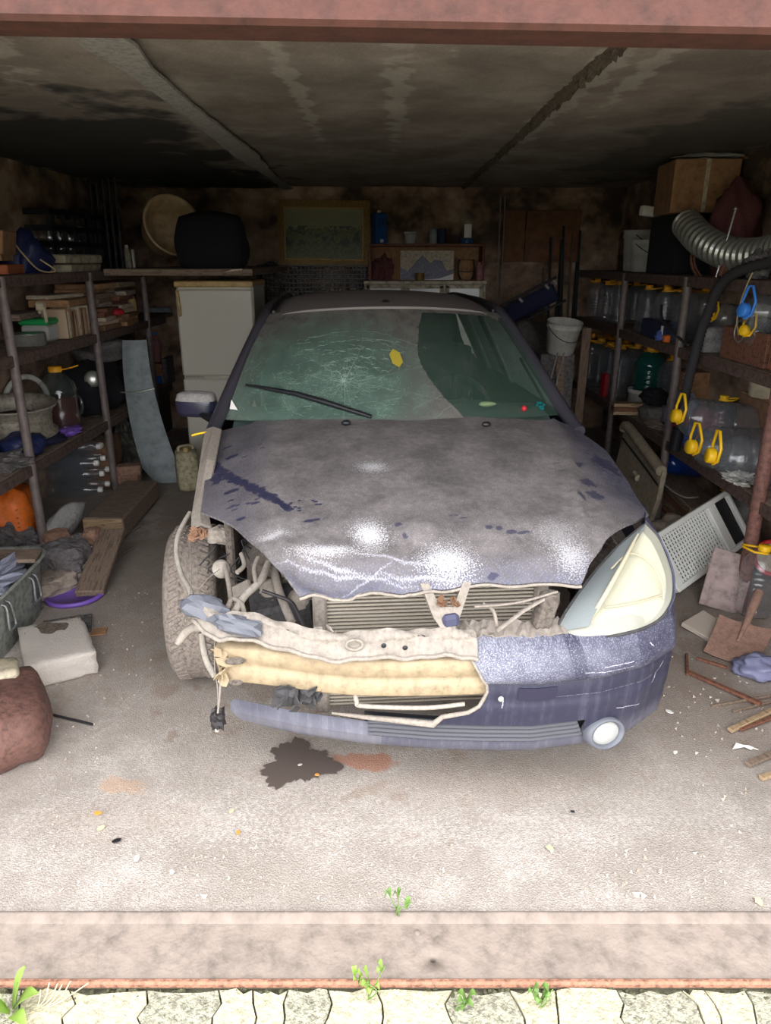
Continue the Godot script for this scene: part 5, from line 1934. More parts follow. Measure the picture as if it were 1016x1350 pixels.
	lathe(st, [Vector2(0.152, 0.05), Vector2(0.11, 0.085), Vector2(0.07, 0.07), Vector2(0.03, 0.075), Vector2(0.03, 0.06), Vector2(0.1, 0.07), Vector2(0.152, 0.04)], 40)
	put("disc", st, "dark_metal", o)
	o = thing("brown_jar", "large clear jar half full of brown liquid with orange cap on lower shelf", "jar", Vector3(-2.1862, T3, -4.8096))
	st = surf()
	lathe(st, [Vector2(0, 0), Vector2(0.088, 0), Vector2(0.092, 0.01), Vector2(0.092, 0.2), Vector2(0.08, 0.25), Vector2(0.045, 0.285), Vector2(0.028, 0.295), Vector2(0.028, 0.315)], 28)
	put("body", st, "jar_glass", o)
	st = surf()
	lathe(st, [Vector2(0, 0.004), Vector2(0.086, 0.004), Vector2(0.09, 0.012), Vector2(0.09, 0.17), Vector2(0, 0.172)], 28)
	put("liquid", st, "brown_liquid", o)
	st = surf()
	lathe(st, [Vector2(0.034, 0.3), Vector2(0.034, 0.325), Vector2(0.028, 0.328), Vector2(0, 0.328)], 20)
	tube(st, bend([Vector3(0.03, 0.31, 0), Vector3(0.08, 0.32, 0.02), Vector3(0.13, 0.335, 0.02)]), 0.004, 6)
	put("cap", st, "orange_cap", o)
	st = surf()
	tube(st, bend([Vector3(0.09, 0.18, 0.02), Vector3(0.125, 0.16, 0.03), Vector3(0.12, 0.1, 0.03), Vector3(0.09, 0.08, 0.02)]), 0.007, 6)
	put("handle", st, "jar_glass", o)
	st = surf()
	var ring := []
	for k in 28:
		ring.append(Vector3(0.13 * cos(TAU * k / 28), 0.13 * sin(TAU * k / 28) + 0.13, 0))
	tube(st, ring, 0.014, 8, true)
	solo("white_ring", st, "white_plastic", "pale plastic hoop standing behind the wheel rim and brown jar", "hoop", Vector3(-2.392, T3 + 0.021, -4.7839), Vector3(0, 65, 0))
	lump_thing("black_bag", "large black rubbish bag filling the lower left shelf beside the brown jar", "bag", Vector3(-2.2, T3, -5.4655), Vector3(0.16, 0.16, 0.3), "black_cloth", 0.35, 1.8, 7)
	lump_thing("grey_sack", "stiff dusty grey sack lying on the black bag under the middle shelf", "sack", Vector3(-2.2119, T3 + 0.3344, -5.6841), Vector3(0.17, 0.075, 0.22), "sack_grey", 0.4, 1.6, 9, Vector3(0, 8, 4))
	st = surf()
	lathe(st, [Vector2(0, 0), Vector2(0.03, 0.0), Vector2(0.045, 0.01), Vector2(0.045, 0.13), Vector2(0.03, 0.14), Vector2(0.0, 0.14)], 20)
	solo("metal_canister", st, "galvanized", "shiny metal canister lying among the black bags behind second post", "canister", Vector3(-2.1348, T3 + 0.2572, -5.2983), Vector3(80, 20, 0))
	lump_thing("blue_bag", "shiny violet blue plastic bag on lower left shelf edge in front of rim", "bag", Vector3(-2.1348, T3, -4.1152), Vector3(0.1, 0.06, 0.1), "blue_bag", 0.35, 2.2, 12)
	lump_thing("dark_bag", "dark green bundle at the left edge of the photo on the lower shelf", "bag", Vector3(-2.3405, T3, -3.858), Vector3(0.14, 0.12, 0.14), "stone_dark", 0.35, 2.0, 13)
	lump_thing("grit_tray", "heap of crumpled grey packaging in front of the violet blue bag", "packaging", Vector3(-2.0962, T3, -3.858), Vector3(0.09, 0.03, 0.12), "sack_grey", 0.8, 4.0, 14, Vector3.ZERO, "", false)
	lump_thing("violet_rag", "violet rag trailing from under the wheel rim", "cloth", Vector3(-2.0833, T3, -4.6553), Vector3(0.06, 0.02, 0.09), "purple_plastic", 0.5, 2.4, 15)
	# bottom shelf: orange crate, lying bottles, wrapped blocks
	var B := 0.006
	o = thing("orange_sack", "bright orange mesh sack under the lower left shelf at the photo edge", "sack", Vector3(-2.2634, B, -4.0509))
	st = surf()
	lump(st, Vector3(0, 0.13, 0), Vector3(0.13, 0.17, 0.12), 0.25, 1.8, 16, Basis(), -0.75, 28, 18, true, 0.4)
	put("body", st, "orange_plastic", o)
	for k in 7:
		st = surf()
		var pts := []
		for i in 9:
			var f := i / 8.0
			pts.append(Vector3(0.10 + 0.03 * sin(f * PI), 0.03 + 0.03 * k + rng.randf_range(-0.012, 0.012), 0.1 - 0.2 * f))
		tube(st, bend(pts, 2), 0.003, 4)
		put("net_strand", st, "orange_box", o)
	for i in 12:
		bottle("bottle_clear|label_white|no|small", "empty clear bottle lying under the left shelf, %s layer up, %s from front" % [ORD[i / 3], ORD[i % 3]], Vector3(-2.4434, B + 0.0643 + 0.1003 * (i / 3), -4.964 - 0.1286 * (i % 3) - 0.0386 * ((i / 3) % 2)), Vector3(0, rng.randf_range(-8, 8), -90), "empty bottles lying under the lower shelf")
	for i in 2:
		lump_thing("wrapped_block", ["brown wrapped block under the left shelves behind the lying bottles", "smaller brown wrapped block below the other by the second post"][i], "block", Vector3(-2.15, [0.15, 0.006][i], -5.3), Vector3(0.1, [0.095, 0.062][i], 0.1), "cardboard_dark", 0.15, 2.0, 17 + i, Vector3(0, 10 * i, 0), "", true, 0.8, -0.98)
	lump_thing("foil_heap", "glittering heap of crumpled foil strips on the bottom shelf beyond second post", "foil", Vector3(-2.24, B, -6.1085), Vector3(0.07, 0.13, 0.2), "galvanized", 0.8, 5.0, 19, Vector3.ZERO, "", false)
	grow = 1.0
	for i in 3:
		lump_thing("clay_brick", "broken clay brick, %s of three stacked at the foot of the grey panel" % ["lowest", "middle", "top"][i], "brick", Vector3(-1.92 + 0.01 * i, 0.006 + 0.068 * i, -5.14), Vector3(0.085, 0.036, 0.06), "brick_clay", 0.12, 2.0, 20 + i, Vector3(0, 12 * i - 10, 0), "bricks by the grey panel", false, 0.9, -0.95)
	# curved grey panel leaning at the end of the rack
	st = surf()
	var g := []
	for i in 19:
		var t := i / 18.0
		var row := []
		var w := lerpf(0.115, 0.07, t) - 0.0
		if t < 0.12:
			w = lerpf(0.07, 0.115, t / 0.12)
		for j in 7:
			var s := j / 6.0 * 2.0 - 1.0
			row.append(Vector3(-0.28 * t + 0.16 * t * t + s * w, 0.98 * t, 0.02 * (1.0 - s * s) - 0.06 * t))
		g.append(row)
	sheet(st, g, 0.006)
	o = thing("bodywork_sheet", "tall curved grey painted piece of car bodywork standing between the left rack and fridge", "panel", Vector3(-1.70, 0.005, -5.36), Vector3(-3, 6, 0))
	o.scale = Vector3(1.25, 1.1, 1.1)
	put("skin", st, "painted_grey", o)
	st = surf()
	tube(st, bend([Vector3(-0.25, 0.64, 0.0), Vector3(-0.12, 0.64, 0.012), Vector3(-0.02, 0.66, 0.0)]), 0.005, 6)
	put("trim_strip", st, "galvanized", o)
	grow = 1.286
	# dark cupboard beside the fridge with cartons on it
	slab_thing("dark_cupboard", "low dark cupboard in the gap between left rack and fridge", "cupboard", Vector3(-2.3534, 0, -7.08), Vector3(0.26, 0.37, 0.3), "black_plastic")
	o = bottle("bottle_clear|blue_cap|no|small", "pinkish clear bottle standing on the carton beside the fridge", Vector3(-2.2505, 0.685, -7.2016), Vector3.ZERO, "", 0.72)
	tint(o, "body", "pink_bag")
	slab_thing("carton", "blue and brown carton on the dark cupboard beside the fridge", "carton", Vector3(-2.2505, 0.481, -7.1759), Vector3(0.12, 0.155, 0.14), "cardboard")
	st = surf(false)
	box(st, Vector3(0, 0.035, 0), Vector3(0.11, 0.07, 0.006), 0.001)
	solo("blue_packet", st, "blue_plastic", "small blue packet leaning on the brown carton by the fridge", "packet", Vector3(-2.2505, 0.481, -7.0601))
	slab_thing("file_box", "dark green folder standing between the carton and fridge", "folder", Vector3(-2.1412, 0.481, -7.1759), Vector3(0.035, 0.2, 0.2), "stone_dark")
	slab_thing("white_bar", "short pale bar jutting from the rack towards the fridge handle", "bar", Vector3(-2.2119, 1.155, -7.2273), Vector3(0.22, 0.035, 0.03), "painted_grey")
	slab_thing("narrow_shelf", "narrow dark plank shelf bridging the gap left of the fridge", "shelf", Vector3(-2.3534, 1.116, -7.0087), Vector3(0.42, 0.03, 0.5), "old_wood")
	grow = 1.0


# ---------------------------------------------------------------- things along the back wall
func make_back_wall_things() -> void:
	# fridge
	var o := thing("fridge", "old ivory fridge with yellow top trim and wooden handle against back wall", "fridge", Vector3(-1.305, 0, -6.02))
	var st := surf(false)
	box(st, Vector3(0, 0.745, 0), Vector3(0.59, 1.44, 0.54), 0.02)
	put("body", st, "ivory_enamel", o)
	st = surf(false)
	box(st, Vector3(0, 1.1, 0.285), Vector3(0.59, 0.66, 0.035), 0.015)
	var door := put("upper_door", st, "ivory_enamel", o)
	st = surf()
	tube(st, bend([Vector3(-0.275, 1.41, 0.3), Vector3(-0.268, 1.40, 0.335), Vector3(-0.262, 1.32, 0.34), Vector3(-0.262, 1.25, 0.335), Vector3(-0.272, 1.24, 0.3)]), 0.011, 8)
	put("handle", st, "yellow_trim", door)
	st = surf(false)
	box(st, Vector3(0, 0.41, 0.285), Vector3(0.59, 0.69, 0.035), 0.015)
	put("lower_door", st, "ivory_enamel", o)
	st = surf(false)
	box(st, Vector3(0, 1.465, 0.02), Vector3(0.6, 0.045, 0.58), 0.008)
	put("top_trim", st, "yellow_trim", o)
	st = surf(false)
	box(st, Vector3(-0.2, 0.765, 0.298), Vector3(0.14, 0.012, 0.008), 0.002)
	put("badge", st, "galvanized", o)
	for sx in [-0.25, 0.25]:
		for sz in [-0.22, 0.22]:
			st = surf(false)
			box(st, Vector3(sx, 0.014, sz), Vector3(0.05, 0.028, 0.05), 0.004)
			put("foot", st, "black_plastic", o)
	# board above the fridge, with a broken tub and a black tub on it
	slab_thing("corner_shelf", "dark plank shelf crossing the back left corner above the fridge", "shelf", Vector3(-1.45, 1.535, -6.25), Vector3(1.04, 0.045, 1.9), "old_wood", Vector3.ZERO, "", 0.006)
	st = surf()
	# a deep round tub lying on its side, open towards the right
	lathe(st, [Vector2(0, 0), Vector2(0.14, 0.01), Vector2(0.18, 0.06), Vector2(0.205, 0.16), Vector2(0.225, 0.27), Vector2(0.24, 0.275), Vector2(0.235, 0.285), Vector2(0.215, 0.28), Vector2(0.195, 0.16), Vector2(0.17, 0.07), Vector2(0.13, 0.022), Vector2(0, 0.014)], 40)
	solo("plastic_tub", st, "cream_plastic", "cracked cream plastic tub lying on its side on the corner shelf", "tub", Vector3(-1.80, 1.806, -6.2), Vector3(72, 38, 0))
	o = thing("black_tub", "black rounded plastic tub lying on its side beside the cream tub", "tub", Vector3(-1.28, 1.56, -5.66))
	st = surf()
	lump(st, Vector3(0, 0.2, 0), Vector3(0.27, 0.215, 0.2), 0.12, 1.2, 3, Basis(), -0.92, 32, 20, true, 0.45)
	put("body", st, "black_cloth", o)
	st = surf(false)
	plate(st, [Vector2(-0.06, 0), Vector2(0.06, 0.012), Vector2(0.055, 0.022), Vector2(-0.01, 0.018)], 0.05, Transform3D(Basis(), Vector3.ZERO))
	solo("paper_scrap", st, "paper", "pale paper scrap on the corner shelf edge beside the black tub", "paper", Vector3(-1.05, 1.56, -5.28))
	grow = 1.141
	# plastic grating leaning on the wall below the picture
	o = thing("plastic_grating", "black plastic grating with square holes standing under the framed picture", "grating", Vector3(-0.6846, 1.091, -7.1883))
	for i in 29:
		st = surf(false)
		box(st, Vector3(-0.46 + 0.033 * i, 0.22, 0), Vector3(0.011, 0.44, 0.014), 0.002)
		put("bar", st, "black_plastic", o)
	for i in 13:
		st = surf(false)
		box(st, Vector3(0.002, 0.02 + 0.0345 * i, 0), Vector3(0.94, 0.011, 0.02), 0.002)
		put("bar", st, "black_plastic", o)
	slab_thing("wooden_trestle", "dark wooden bench behind the car carrying the plastic grating", "bench", Vector3(-0.6846, 0, -7.1427), Vector3(0.7, 0.955, 0.16), "old_wood")
	st = surf()
	tube(st, bend([Vector3(0.1, 0.32, 0), Vector3(0.04, 0.36, 0.0), Vector3(-0.04, 0.3, 0.01), Vector3(-0.03, 0.1, 0.0), Vector3(0.02, 0.0, 0.0)]), 0.01, 7)
	tube(st, bend([Vector3(0.0, 0.34, 0.02), Vector3(0.06, 0.3, 0.02), Vector3(0.12, 0.12, 0.02), Vector3(0.13, 0.0, 0.02)]), 0.008, 7)
	solo("cable_loop", st, "dark_rubber", "dark rubber cable looped down right of the fridge", "cable", Vector3(-1.1068, 1.205, -7.0742))
	# framed landscape
	o = thing("framed_picture", "wide gilt framed dim green landscape picture hanging on the back wall", "picture", Vector3(-0.5762, 1.865, -7.2453), Vector3(-5, 0, -0.6))
	var fw := 0.76
	var fh := 0.515
	for s in [-1, 1]:
		st = surf(false)
		plate(st, [Vector2(-fw / 2, s * fh / 2), Vector2(fw / 2, s * fh / 2), Vector2(fw / 2 - 0.055, s * (fh / 2 - 0.055)), Vector2(-fw / 2 + 0.055, s * (fh / 2 - 0.055))], 0.03)
		put("frame", st, "gilt", o)
		st = surf(false)
		plate(st, [Vector2(s * fw / 2, -fh / 2), Vector2(s * fw / 2, fh / 2), Vector2(s * (fw / 2 - 0.055), fh / 2 - 0.055), Vector2(s * (fw / 2 - 0.055), -fh / 2 + 0.055)], 0.03)
		put("frame", st, "gilt", o)
		st = surf(false)
		box(st, Vector3(0, s * (fh / 2 - 0.06), 0.008), Vector3(fw - 0.11, 0.01, 0.03), 0.003)
		box(st, Vector3(s * (fw / 2 - 0.06), 0, 0.008), Vector3(0.01, fh - 0.11, 0.03), 0.003)
		put("inner_bead", st, "yellow_trim", o)
	var w := 320
	var h := 200
	var a := noise_bytes(91, 0.02, 5, w, h)
	var b := noise_bytes(92, 0.06, 4, w, h)
	var px := PackedByteArray()
	px.resize(w * h * 3)
	for i in h:
		for j in w:
			var k := i * w + j
			var n := a[k] / 255.0
			var y := float(i) / h
			var c := rgb8(132, 132, 96).lerp(rgb8(150, 146, 112), 1.0 - y * 2.0)
			if y > 0.42 + (n - 0.5) * 0.25:
				c = rgb8(70, 78, 46).lerp(rgb8(112, 110, 66), clampf(b[k] / 255.0 * 1.6 - 0.3, 0, 1))
			if y > 0.34 and y < 0.74 and n > 0.56:
				c = c.lerp(rgb8(34, 44, 28), 0.7)
			px[k * 3] = c.r8
			px[k * 3 + 1] = c.g8
			px[k * 3 + 2] = c.b8
	var pm := StandardMaterial3D.new()
	pm.resource_name = "landscape_print"
	pm.albedo_texture = ImageTexture.create_from_image(Image.create_from_data(w, h, false, Image.FORMAT_RGB8, px))
	pm.roughness = 0.5
	st = surf(false)
	quad(st, Vector3(-0.325, -0.2, 0.004), Vector3(0.325, -0.2, 0.004), Vector3(0.325, 0.2, 0.004), Vector3(-0.325, 0.2, 0.004), Vector2(0, 1), Vector2(1, 1), Vector2(1, 0), Vector2(0, 0))
	put("canvas", st, pm, o)
	st = surf(false)
	box(st, Vector3(0, 0, -0.008), Vector3(0.7, 0.46, 0.012), 0.002)
	put("backing", st, "hardboard", o)
	# kitchen cabinet with glass doors behind the car
	o = thing("glass_cabinet", "cream painted cabinet with glazed doors behind the car roof", "cabinet", Vector3(0.3606, 0, -7.0742))
	o.scale = Vector3(1.141, 0.984, 1.141)
	st = surf(false)
	box(st, Vector3(0, 1.465, 0), Vector3(0.98, 0.03, 0.36), 0.004)
	box(st, Vector3(0, 0.1, 0), Vector3(0.96, 0.2, 0.34), 0.004)
	box(st, Vector3(0, 0.75, -0.165), Vector3(0.96, 1.42, 0.012), 0.002)
	for x in [-0.475, -0.16, 0.155, 0.475]:
		box(st, Vector3(x, 0.8, 0), Vector3(0.02, 1.32, 0.34), 0.003)
	box(st, Vector3(0, 1.0, -0.02), Vector3(0.94, 0.015, 0.28), 0.002)
	put("carcass", st, "cream_paint", o)
	for x in [-0.3175, -0.0025, 0.315]:
		st = surf(false)
		box(st, Vector3(x, 1.43, 0.175), Vector3(0.3, 0.036, 0.018), 0.003)
		box(st, Vector3(x, 0.24, 0.175), Vector3(0.3, 0.05, 0.018), 0.003)
		for s in [-1, 1]:
			box(st, Vector3(x + s * 0.135, 0.84, 0.175), Vector3(0.03, 1.2, 0.018), 0.003)
		var dr := put("door", st, "cream_paint", o)
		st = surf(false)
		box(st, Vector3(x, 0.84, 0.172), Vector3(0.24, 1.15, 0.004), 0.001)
		put("pane", st, "pane_reflection_white", dr)
	# small open wall shelf standing on the cabinet
	o = thing("wall_shelf", "open brown wooden shelf box standing on the glazed cabinet", "shelf", Vector3(0.3765, 1.456, -7.1198))
	st = surf(false)
	box(st, Vector3(0, 0.27, 0), Vector3(0.93, 0.02, 0.24), 0.003)
	put("top_board", st, "red_wood", o)
	for s in [-1, 1]:
		st = surf(false)
		box(st, Vector3(s * 0.455, 0.13, 0), Vector3(0.02, 0.26, 0.24), 0.003)
		put("side_board", st, "red_wood", o)
	st = surf(false)
	box(st, Vector3(0, 0.13, -0.11), Vector3(0.9, 0.26, 0.008), 0.002)
	put("back_board", st, "cardboard", o)
	var top := 1.7755
	# on the shelf: blue can, small white pot, two dark tins, glass demijohn
	o = thing("oil_can", "tall blue oil can with printed digits on the wall shelf", "can", Vector3(-0.0571, top, -7.0742), Vector3(0, 25, 0))
	st = surf(false)
	box(st, Vector3(0, 0.115, 0), Vector3(0.1, 0.23, 0.1), 0.008)
	put("body", st, "blue_can", o)
	st = surf()
	lathe(st, [Vector2(0.016, 0.228), Vector2(0.016, 0.25), Vector2(0, 0.25)], 14)
	put("cap", st, "paper", o)
	lettering("20", Vector3(0.0, 0.16, 0.0515), 0.05, "ink", o)
	st = surf(false)
	box(st, Vector3(0.0, 0.022, 0.0505), Vector3(0.03, 0.024, 0.002), 0.0005)
	put("price_sticker", st, "label_white", o)
	bucket("small white plastic pot on the wall shelf right of the blue can", Vector3(0.2282, top, -7.0742), 0.05, 0.042, 0.09, "white_plastic", Vector3.ZERO, "", false)
	for i in 2:
		st = surf()
		lathe(st, [Vector2(0, 0), Vector2(0.032, 0), Vector2(0.033, 0.004), Vector2(0.033, 0.106), Vector2(0.034, 0.11), Vector2(0.028, 0.112), Vector2(0, 0.108)], 22)
		solo("paint_tin", st, ["painted_grey", "ink"][i], ["narrow grey teal tin, left one of two on the wall shelf", "narrow dark blue tin, right one of two on the wall shelf"][i], "tin", Vector3(0.4393 + 0.0776 * i, top, -7.0742 + 0.0228 * i))
	o = thing("demijohn", "large clear plastic bottle with blue liquid and white label on wall shelf", "bottle", Vector3(0.7474, top, -7.0742))
	st = surf()
	lathe(st, [Vector2(0, 0), Vector2(0.056, 0), Vector2(0.06, 0.008), Vector2(0.06, 0.16), Vector2(0.058, 0.19), Vector2(0.042, 0.225), Vector2(0.02, 0.242), Vector2(0.016, 0.25)], 24)
	put("body", st, "jar_glass", o)
	st = surf()
	lathe(st, [Vector2(0, 0.003), Vector2(0.055, 0.003), Vector2(0.057, 0.01), Vector2(0.057, 0.04), Vector2(0, 0.042)], 24)
	put("liquid", st, "blue_liquid", o)
	st = surf()
	var g := []
	for i in 2:
		var row := []
		for j in 9:
			var an := lerpf(PI * 0.66, PI * 0.34, j / 8.0)
			row.append(Vector3(0.061 * cos(an), 0.045 + 0.1 * i, 0.061 * sin(an)))
		g.append(row)
	sheet(st, g, 0.001)
	put("label", st, "label_white", o)
	# in the shelf: brown heap of bags, printed carton, tin, jug, small bottle
	lump_thing("crumpled_bag", "heap of crumpled brown paper bags at the left in the wall shelf", "bag", Vector3(-0.0228, 1.457, -7.1427), Vector3(0.09, 0.1, 0.06), "maroon_net", 0.8, 2.6, 6, Vector3.ZERO, "", false)
	o = thing("printed_carton", "wide pale carton printed with grey mountain shapes in the wall shelf", "carton", Vector3(0.3879, 1.457, -7.1198))
	st = surf(false)
	box(st, Vector3(0, 0.115, 0), Vector3(0.44, 0.23, 0.03), 0.003)
	put("body", st, "paper", o)
	st = surf(false)
	plate(st, [Vector2(-0.218, 0.004), Vector2(0.2, 0.004), Vector2(0.216, 0.09), Vector2(0.16, 0.07), Vector2(0.12, 0.15), Vector2(0.06, 0.16), Vector2(0.03, 0.13), Vector2(-0.04, 0.195), Vector2(-0.11, 0.12), Vector2(-0.16, 0.07), Vector2(-0.218, 0.1)], 0.001, Transform3D(Basis(), Vector3(0, 0, 0.0155)))
	put("mountain_print", st, "grey_bag", o)
	st = surf(false)
	plate(st, [Vector2(-0.05, 0.002), Vector2(0.215, 0.002), Vector2(0.218, 0.05), Vector2(0.1, 0.012)], 0.001, Transform3D(Basis(), Vector3(0, 0, 0.0165)))
	put("white_print", st, "label_white", o)
	st = surf()
	lathe(st, [Vector2(0, 0), Vector2(0.036, 0), Vector2(0.037, 0.003), Vector2(0.037, 0.054), Vector2(0.038, 0.057), Vector2(0, 0.058)], 22)
	solo("gold_tin", st, "gilt", "small gold tin in front of the printed carton", "tin", Vector3(0.3138, 1.457, -6.9373))
	o = thing("wicker_jug", "round brown jug with dark bands beside the printed carton", "jug", Vector3(0.7474, 1.457, -7.0742))
	st = surf()
	lathe(st, [Vector2(0, 0), Vector2(0.05, 0), Vector2(0.062, 0.03), Vector2(0.064, 0.1), Vector2(0.058, 0.15), Vector2(0.05, 0.16), Vector2(0.046, 0.155), Vector2(0, 0.15)], 24)
	put("body", st, "cardboard", o)
	st = surf()
	for s in [-1, 1]:
		tube(st, bend([Vector3(s * 0.045, 0.005, 0.045), Vector3(s * 0.062, 0.05, 0.03), Vector3(s * 0.066, 0.1, 0.022), Vector3(s * 0.056, 0.16, 0.02)]), 0.006, 6)
	tube(st, bend([Vector3(-0.06, 0.07, 0.03), Vector3(0, 0.065, 0.068), Vector3(0.06, 0.07, 0.03)]), 0.004, 6)
	put("band", st, "black_plastic", o)
	o = thing("small_bottle", "small pale patterned bottle at the right end of the wall shelf", "bottle", Vector3(0.8615, 1.457, -6.9601))
	st = surf()
	lathe(st, [Vector2(0, 0), Vector2(0.028, 0), Vector2(0.03, 0.02), Vector2(0.026, 0.05), Vector2(0.03, 0.08), Vector2(0.022, 0.115), Vector2(0.012, 0.12), Vector2(0.012, 0.14), Vector2(0, 0.141)], 18)
	put("body", st, "pink_bag", o)
	# hardboard hatch on the wall, right
	o = thing("hardboard_sheet", "brown hardboard of two sheets nailed on the back wall", "panel", Vector3(1.4605, 1.616, -7.2682))
	st = surf(false)
	box(st, Vector3(-0.225, 0.2, 0), Vector3(0.19, 0.4, 0.018), 0.003)
	put("sheet", st, "hardboard", o)
	st = surf(false)
	box(st, Vector3(0.097, 0.2, 0.002), Vector3(0.445, 0.4, 0.018), 0.003)
	put("sheet", st, "hardboard", o)
	for i in 2:
		st = surf()
		tube(st, [Vector3(0, 0, 0), Vector3(0.0, 1.92, -0.12)], 0.006, 6)
		solo("thin_rod", st, "hose_dusty", ["thin pale rod leaning on the back wall left of hardboard, left one", "thin pale rod leaning on the back wall left of hardboard, right one"][i], "rod", Vector3(1.0611 + 0.0399 * i, 0, -7.0856), Vector3.ZERO, "thin rods by the hardboard panel")
	grow = 1.0
	# folded navy camp chair tilted on sacks, white bucket, planks
	lump_thing("dusty_sack", "tall heap of dusty grey sacks behind the car under the folded chair", "sack", Vector3(1.2, 0.004, -6.2), Vector3(0.3, 0.6, 0.28), "sack_grey", 0.3, 1.4, 8, Vector3.ZERO, "", true, 0.5, -0.9)
	o = thing("camp_chair", "folded navy blue camp chair lying tilted on the sacks", "chair", Vector3(1.16, 1.28, -6.15), Vector3(0, 0, 27))
	st = surf(false)
	box(st, Vector3(0, 0, 0), Vector3(0.52, 0.15, 0.05), 0.02)
	put("cloth", st, "navy_cloth", o)
	for yy in [-0.1, 0.1]:
		st = surf()
		tube(st, [Vector3(-0.34, yy, 0.02), Vector3(0.3, yy, 0.02)], 0.011, 8)
		put("tube", st, "dark_metal", o)
	for xx in [-0.03, 0.2, 0.27]:
		st = surf(false)
		box(st, Vector3(xx, 0.07, 0.035), Vector3(0.025, 0.05, 0.03), 0.006, turned(Vector3(0, 0, 20)))
		put("joint", st, "grey_metal", o)
	slab_thing("wooden_crate", "grey wooden crate standing on end under the white bucket", "crate", Vector3(1.22, 0, -5.3), Vector3(0.24, 1.01, 0.26), "stone_dark")
	bucket("white plastic bucket with wire handle on the grey crate right of the car", Vector3(1.245, 1.012, -5.24), 0.122, 0.095, 0.225, "white_plastic", Vector3(10, 20, 0))
	var pl := [["tall weathered plank leaning right of the white bucket", 1.36, 5.05, 1.2, "wood_upright", -1.5], ["red brown plank leaning behind the weathered plank", 1.33, 5.22, 1.12, "red_wood", 1.0], ["grey plank leaning against the grey crate", 1.27, 5.12, 1.0, "old_wood", 2.0]]
	for e in pl:
		st = surf(false)
		box(st, Vector3(0, e[3] / 2, 0), Vector3(0.06, e[3], 0.025), 0.004)
		solo("plank", st, e[4], e[0], "plank", Vector3(e[1], 0, -e[2]), Vector3(-2, 6, e[5]))
	grow = 1.15
	for i in 9:
		st = surf()
		tube(st, [Vector3.ZERO, Vector3(rng.randf_range(-0.06, 0.05), rng.randf_range(1.35, 1.75), -0.14)], rng.randf_range(0.008, 0.014), 6)
		solo("dark_stick", st, "wire_dark" if i % 3 else "wood_upright", "dark thin stick, %s from the left in the sheaf in the back right corner" % ORD[i], "stick", Vector3(1.55 + 0.035 * i, 0.004, -7.02 - 0.03 * (i % 4)), Vector3.ZERO, "dark sticks in the back right corner")
	grow = 1.0
	for i in 2:
		st = surf()
		tube(st, [Vector3.ZERO, Vector3(0.12, 0.62, -0.02)], 0.005, 5)
		solo("steel_wire_rod", st, "grey_metal", ["thin shiny rod slanting below the white bucket, left one", "thin shiny rod slanting below the white bucket, right one"][i], "rod", Vector3(1.06 + 0.045 * i, 0.42, -5.0), Vector3.ZERO, "thin rods below the white bucket")
	slab_thing("low_bench", "low dusty bench beside the car under the slanting rods", "bench", Vector3(1.12, 0, -5.0), Vector3(0.18, 0.42, 0.16), "old_wood")


func lettering(text: String, at: Vector3, size: float, m: String, parent: Node3D, turn := Vector3.ZERO, depth := 0.001) -> MeshInstance3D:
	var f := SystemFont.new()
	f.font_names = PackedStringArray(["Droid Sans"])
	var t := TextMesh.new()
	t.text = text
	t.font = f
	t.font_size = 32
	t.pixel_size = size / 24.0
	t.depth = depth
	t.material = M[m]
	var o := MeshInstance3D.new()
	o.name = "lettering"
	o.mesh = t
	parent.add_child(o, true)
	o.position = at
	o.rotation_degrees = turn
	return o


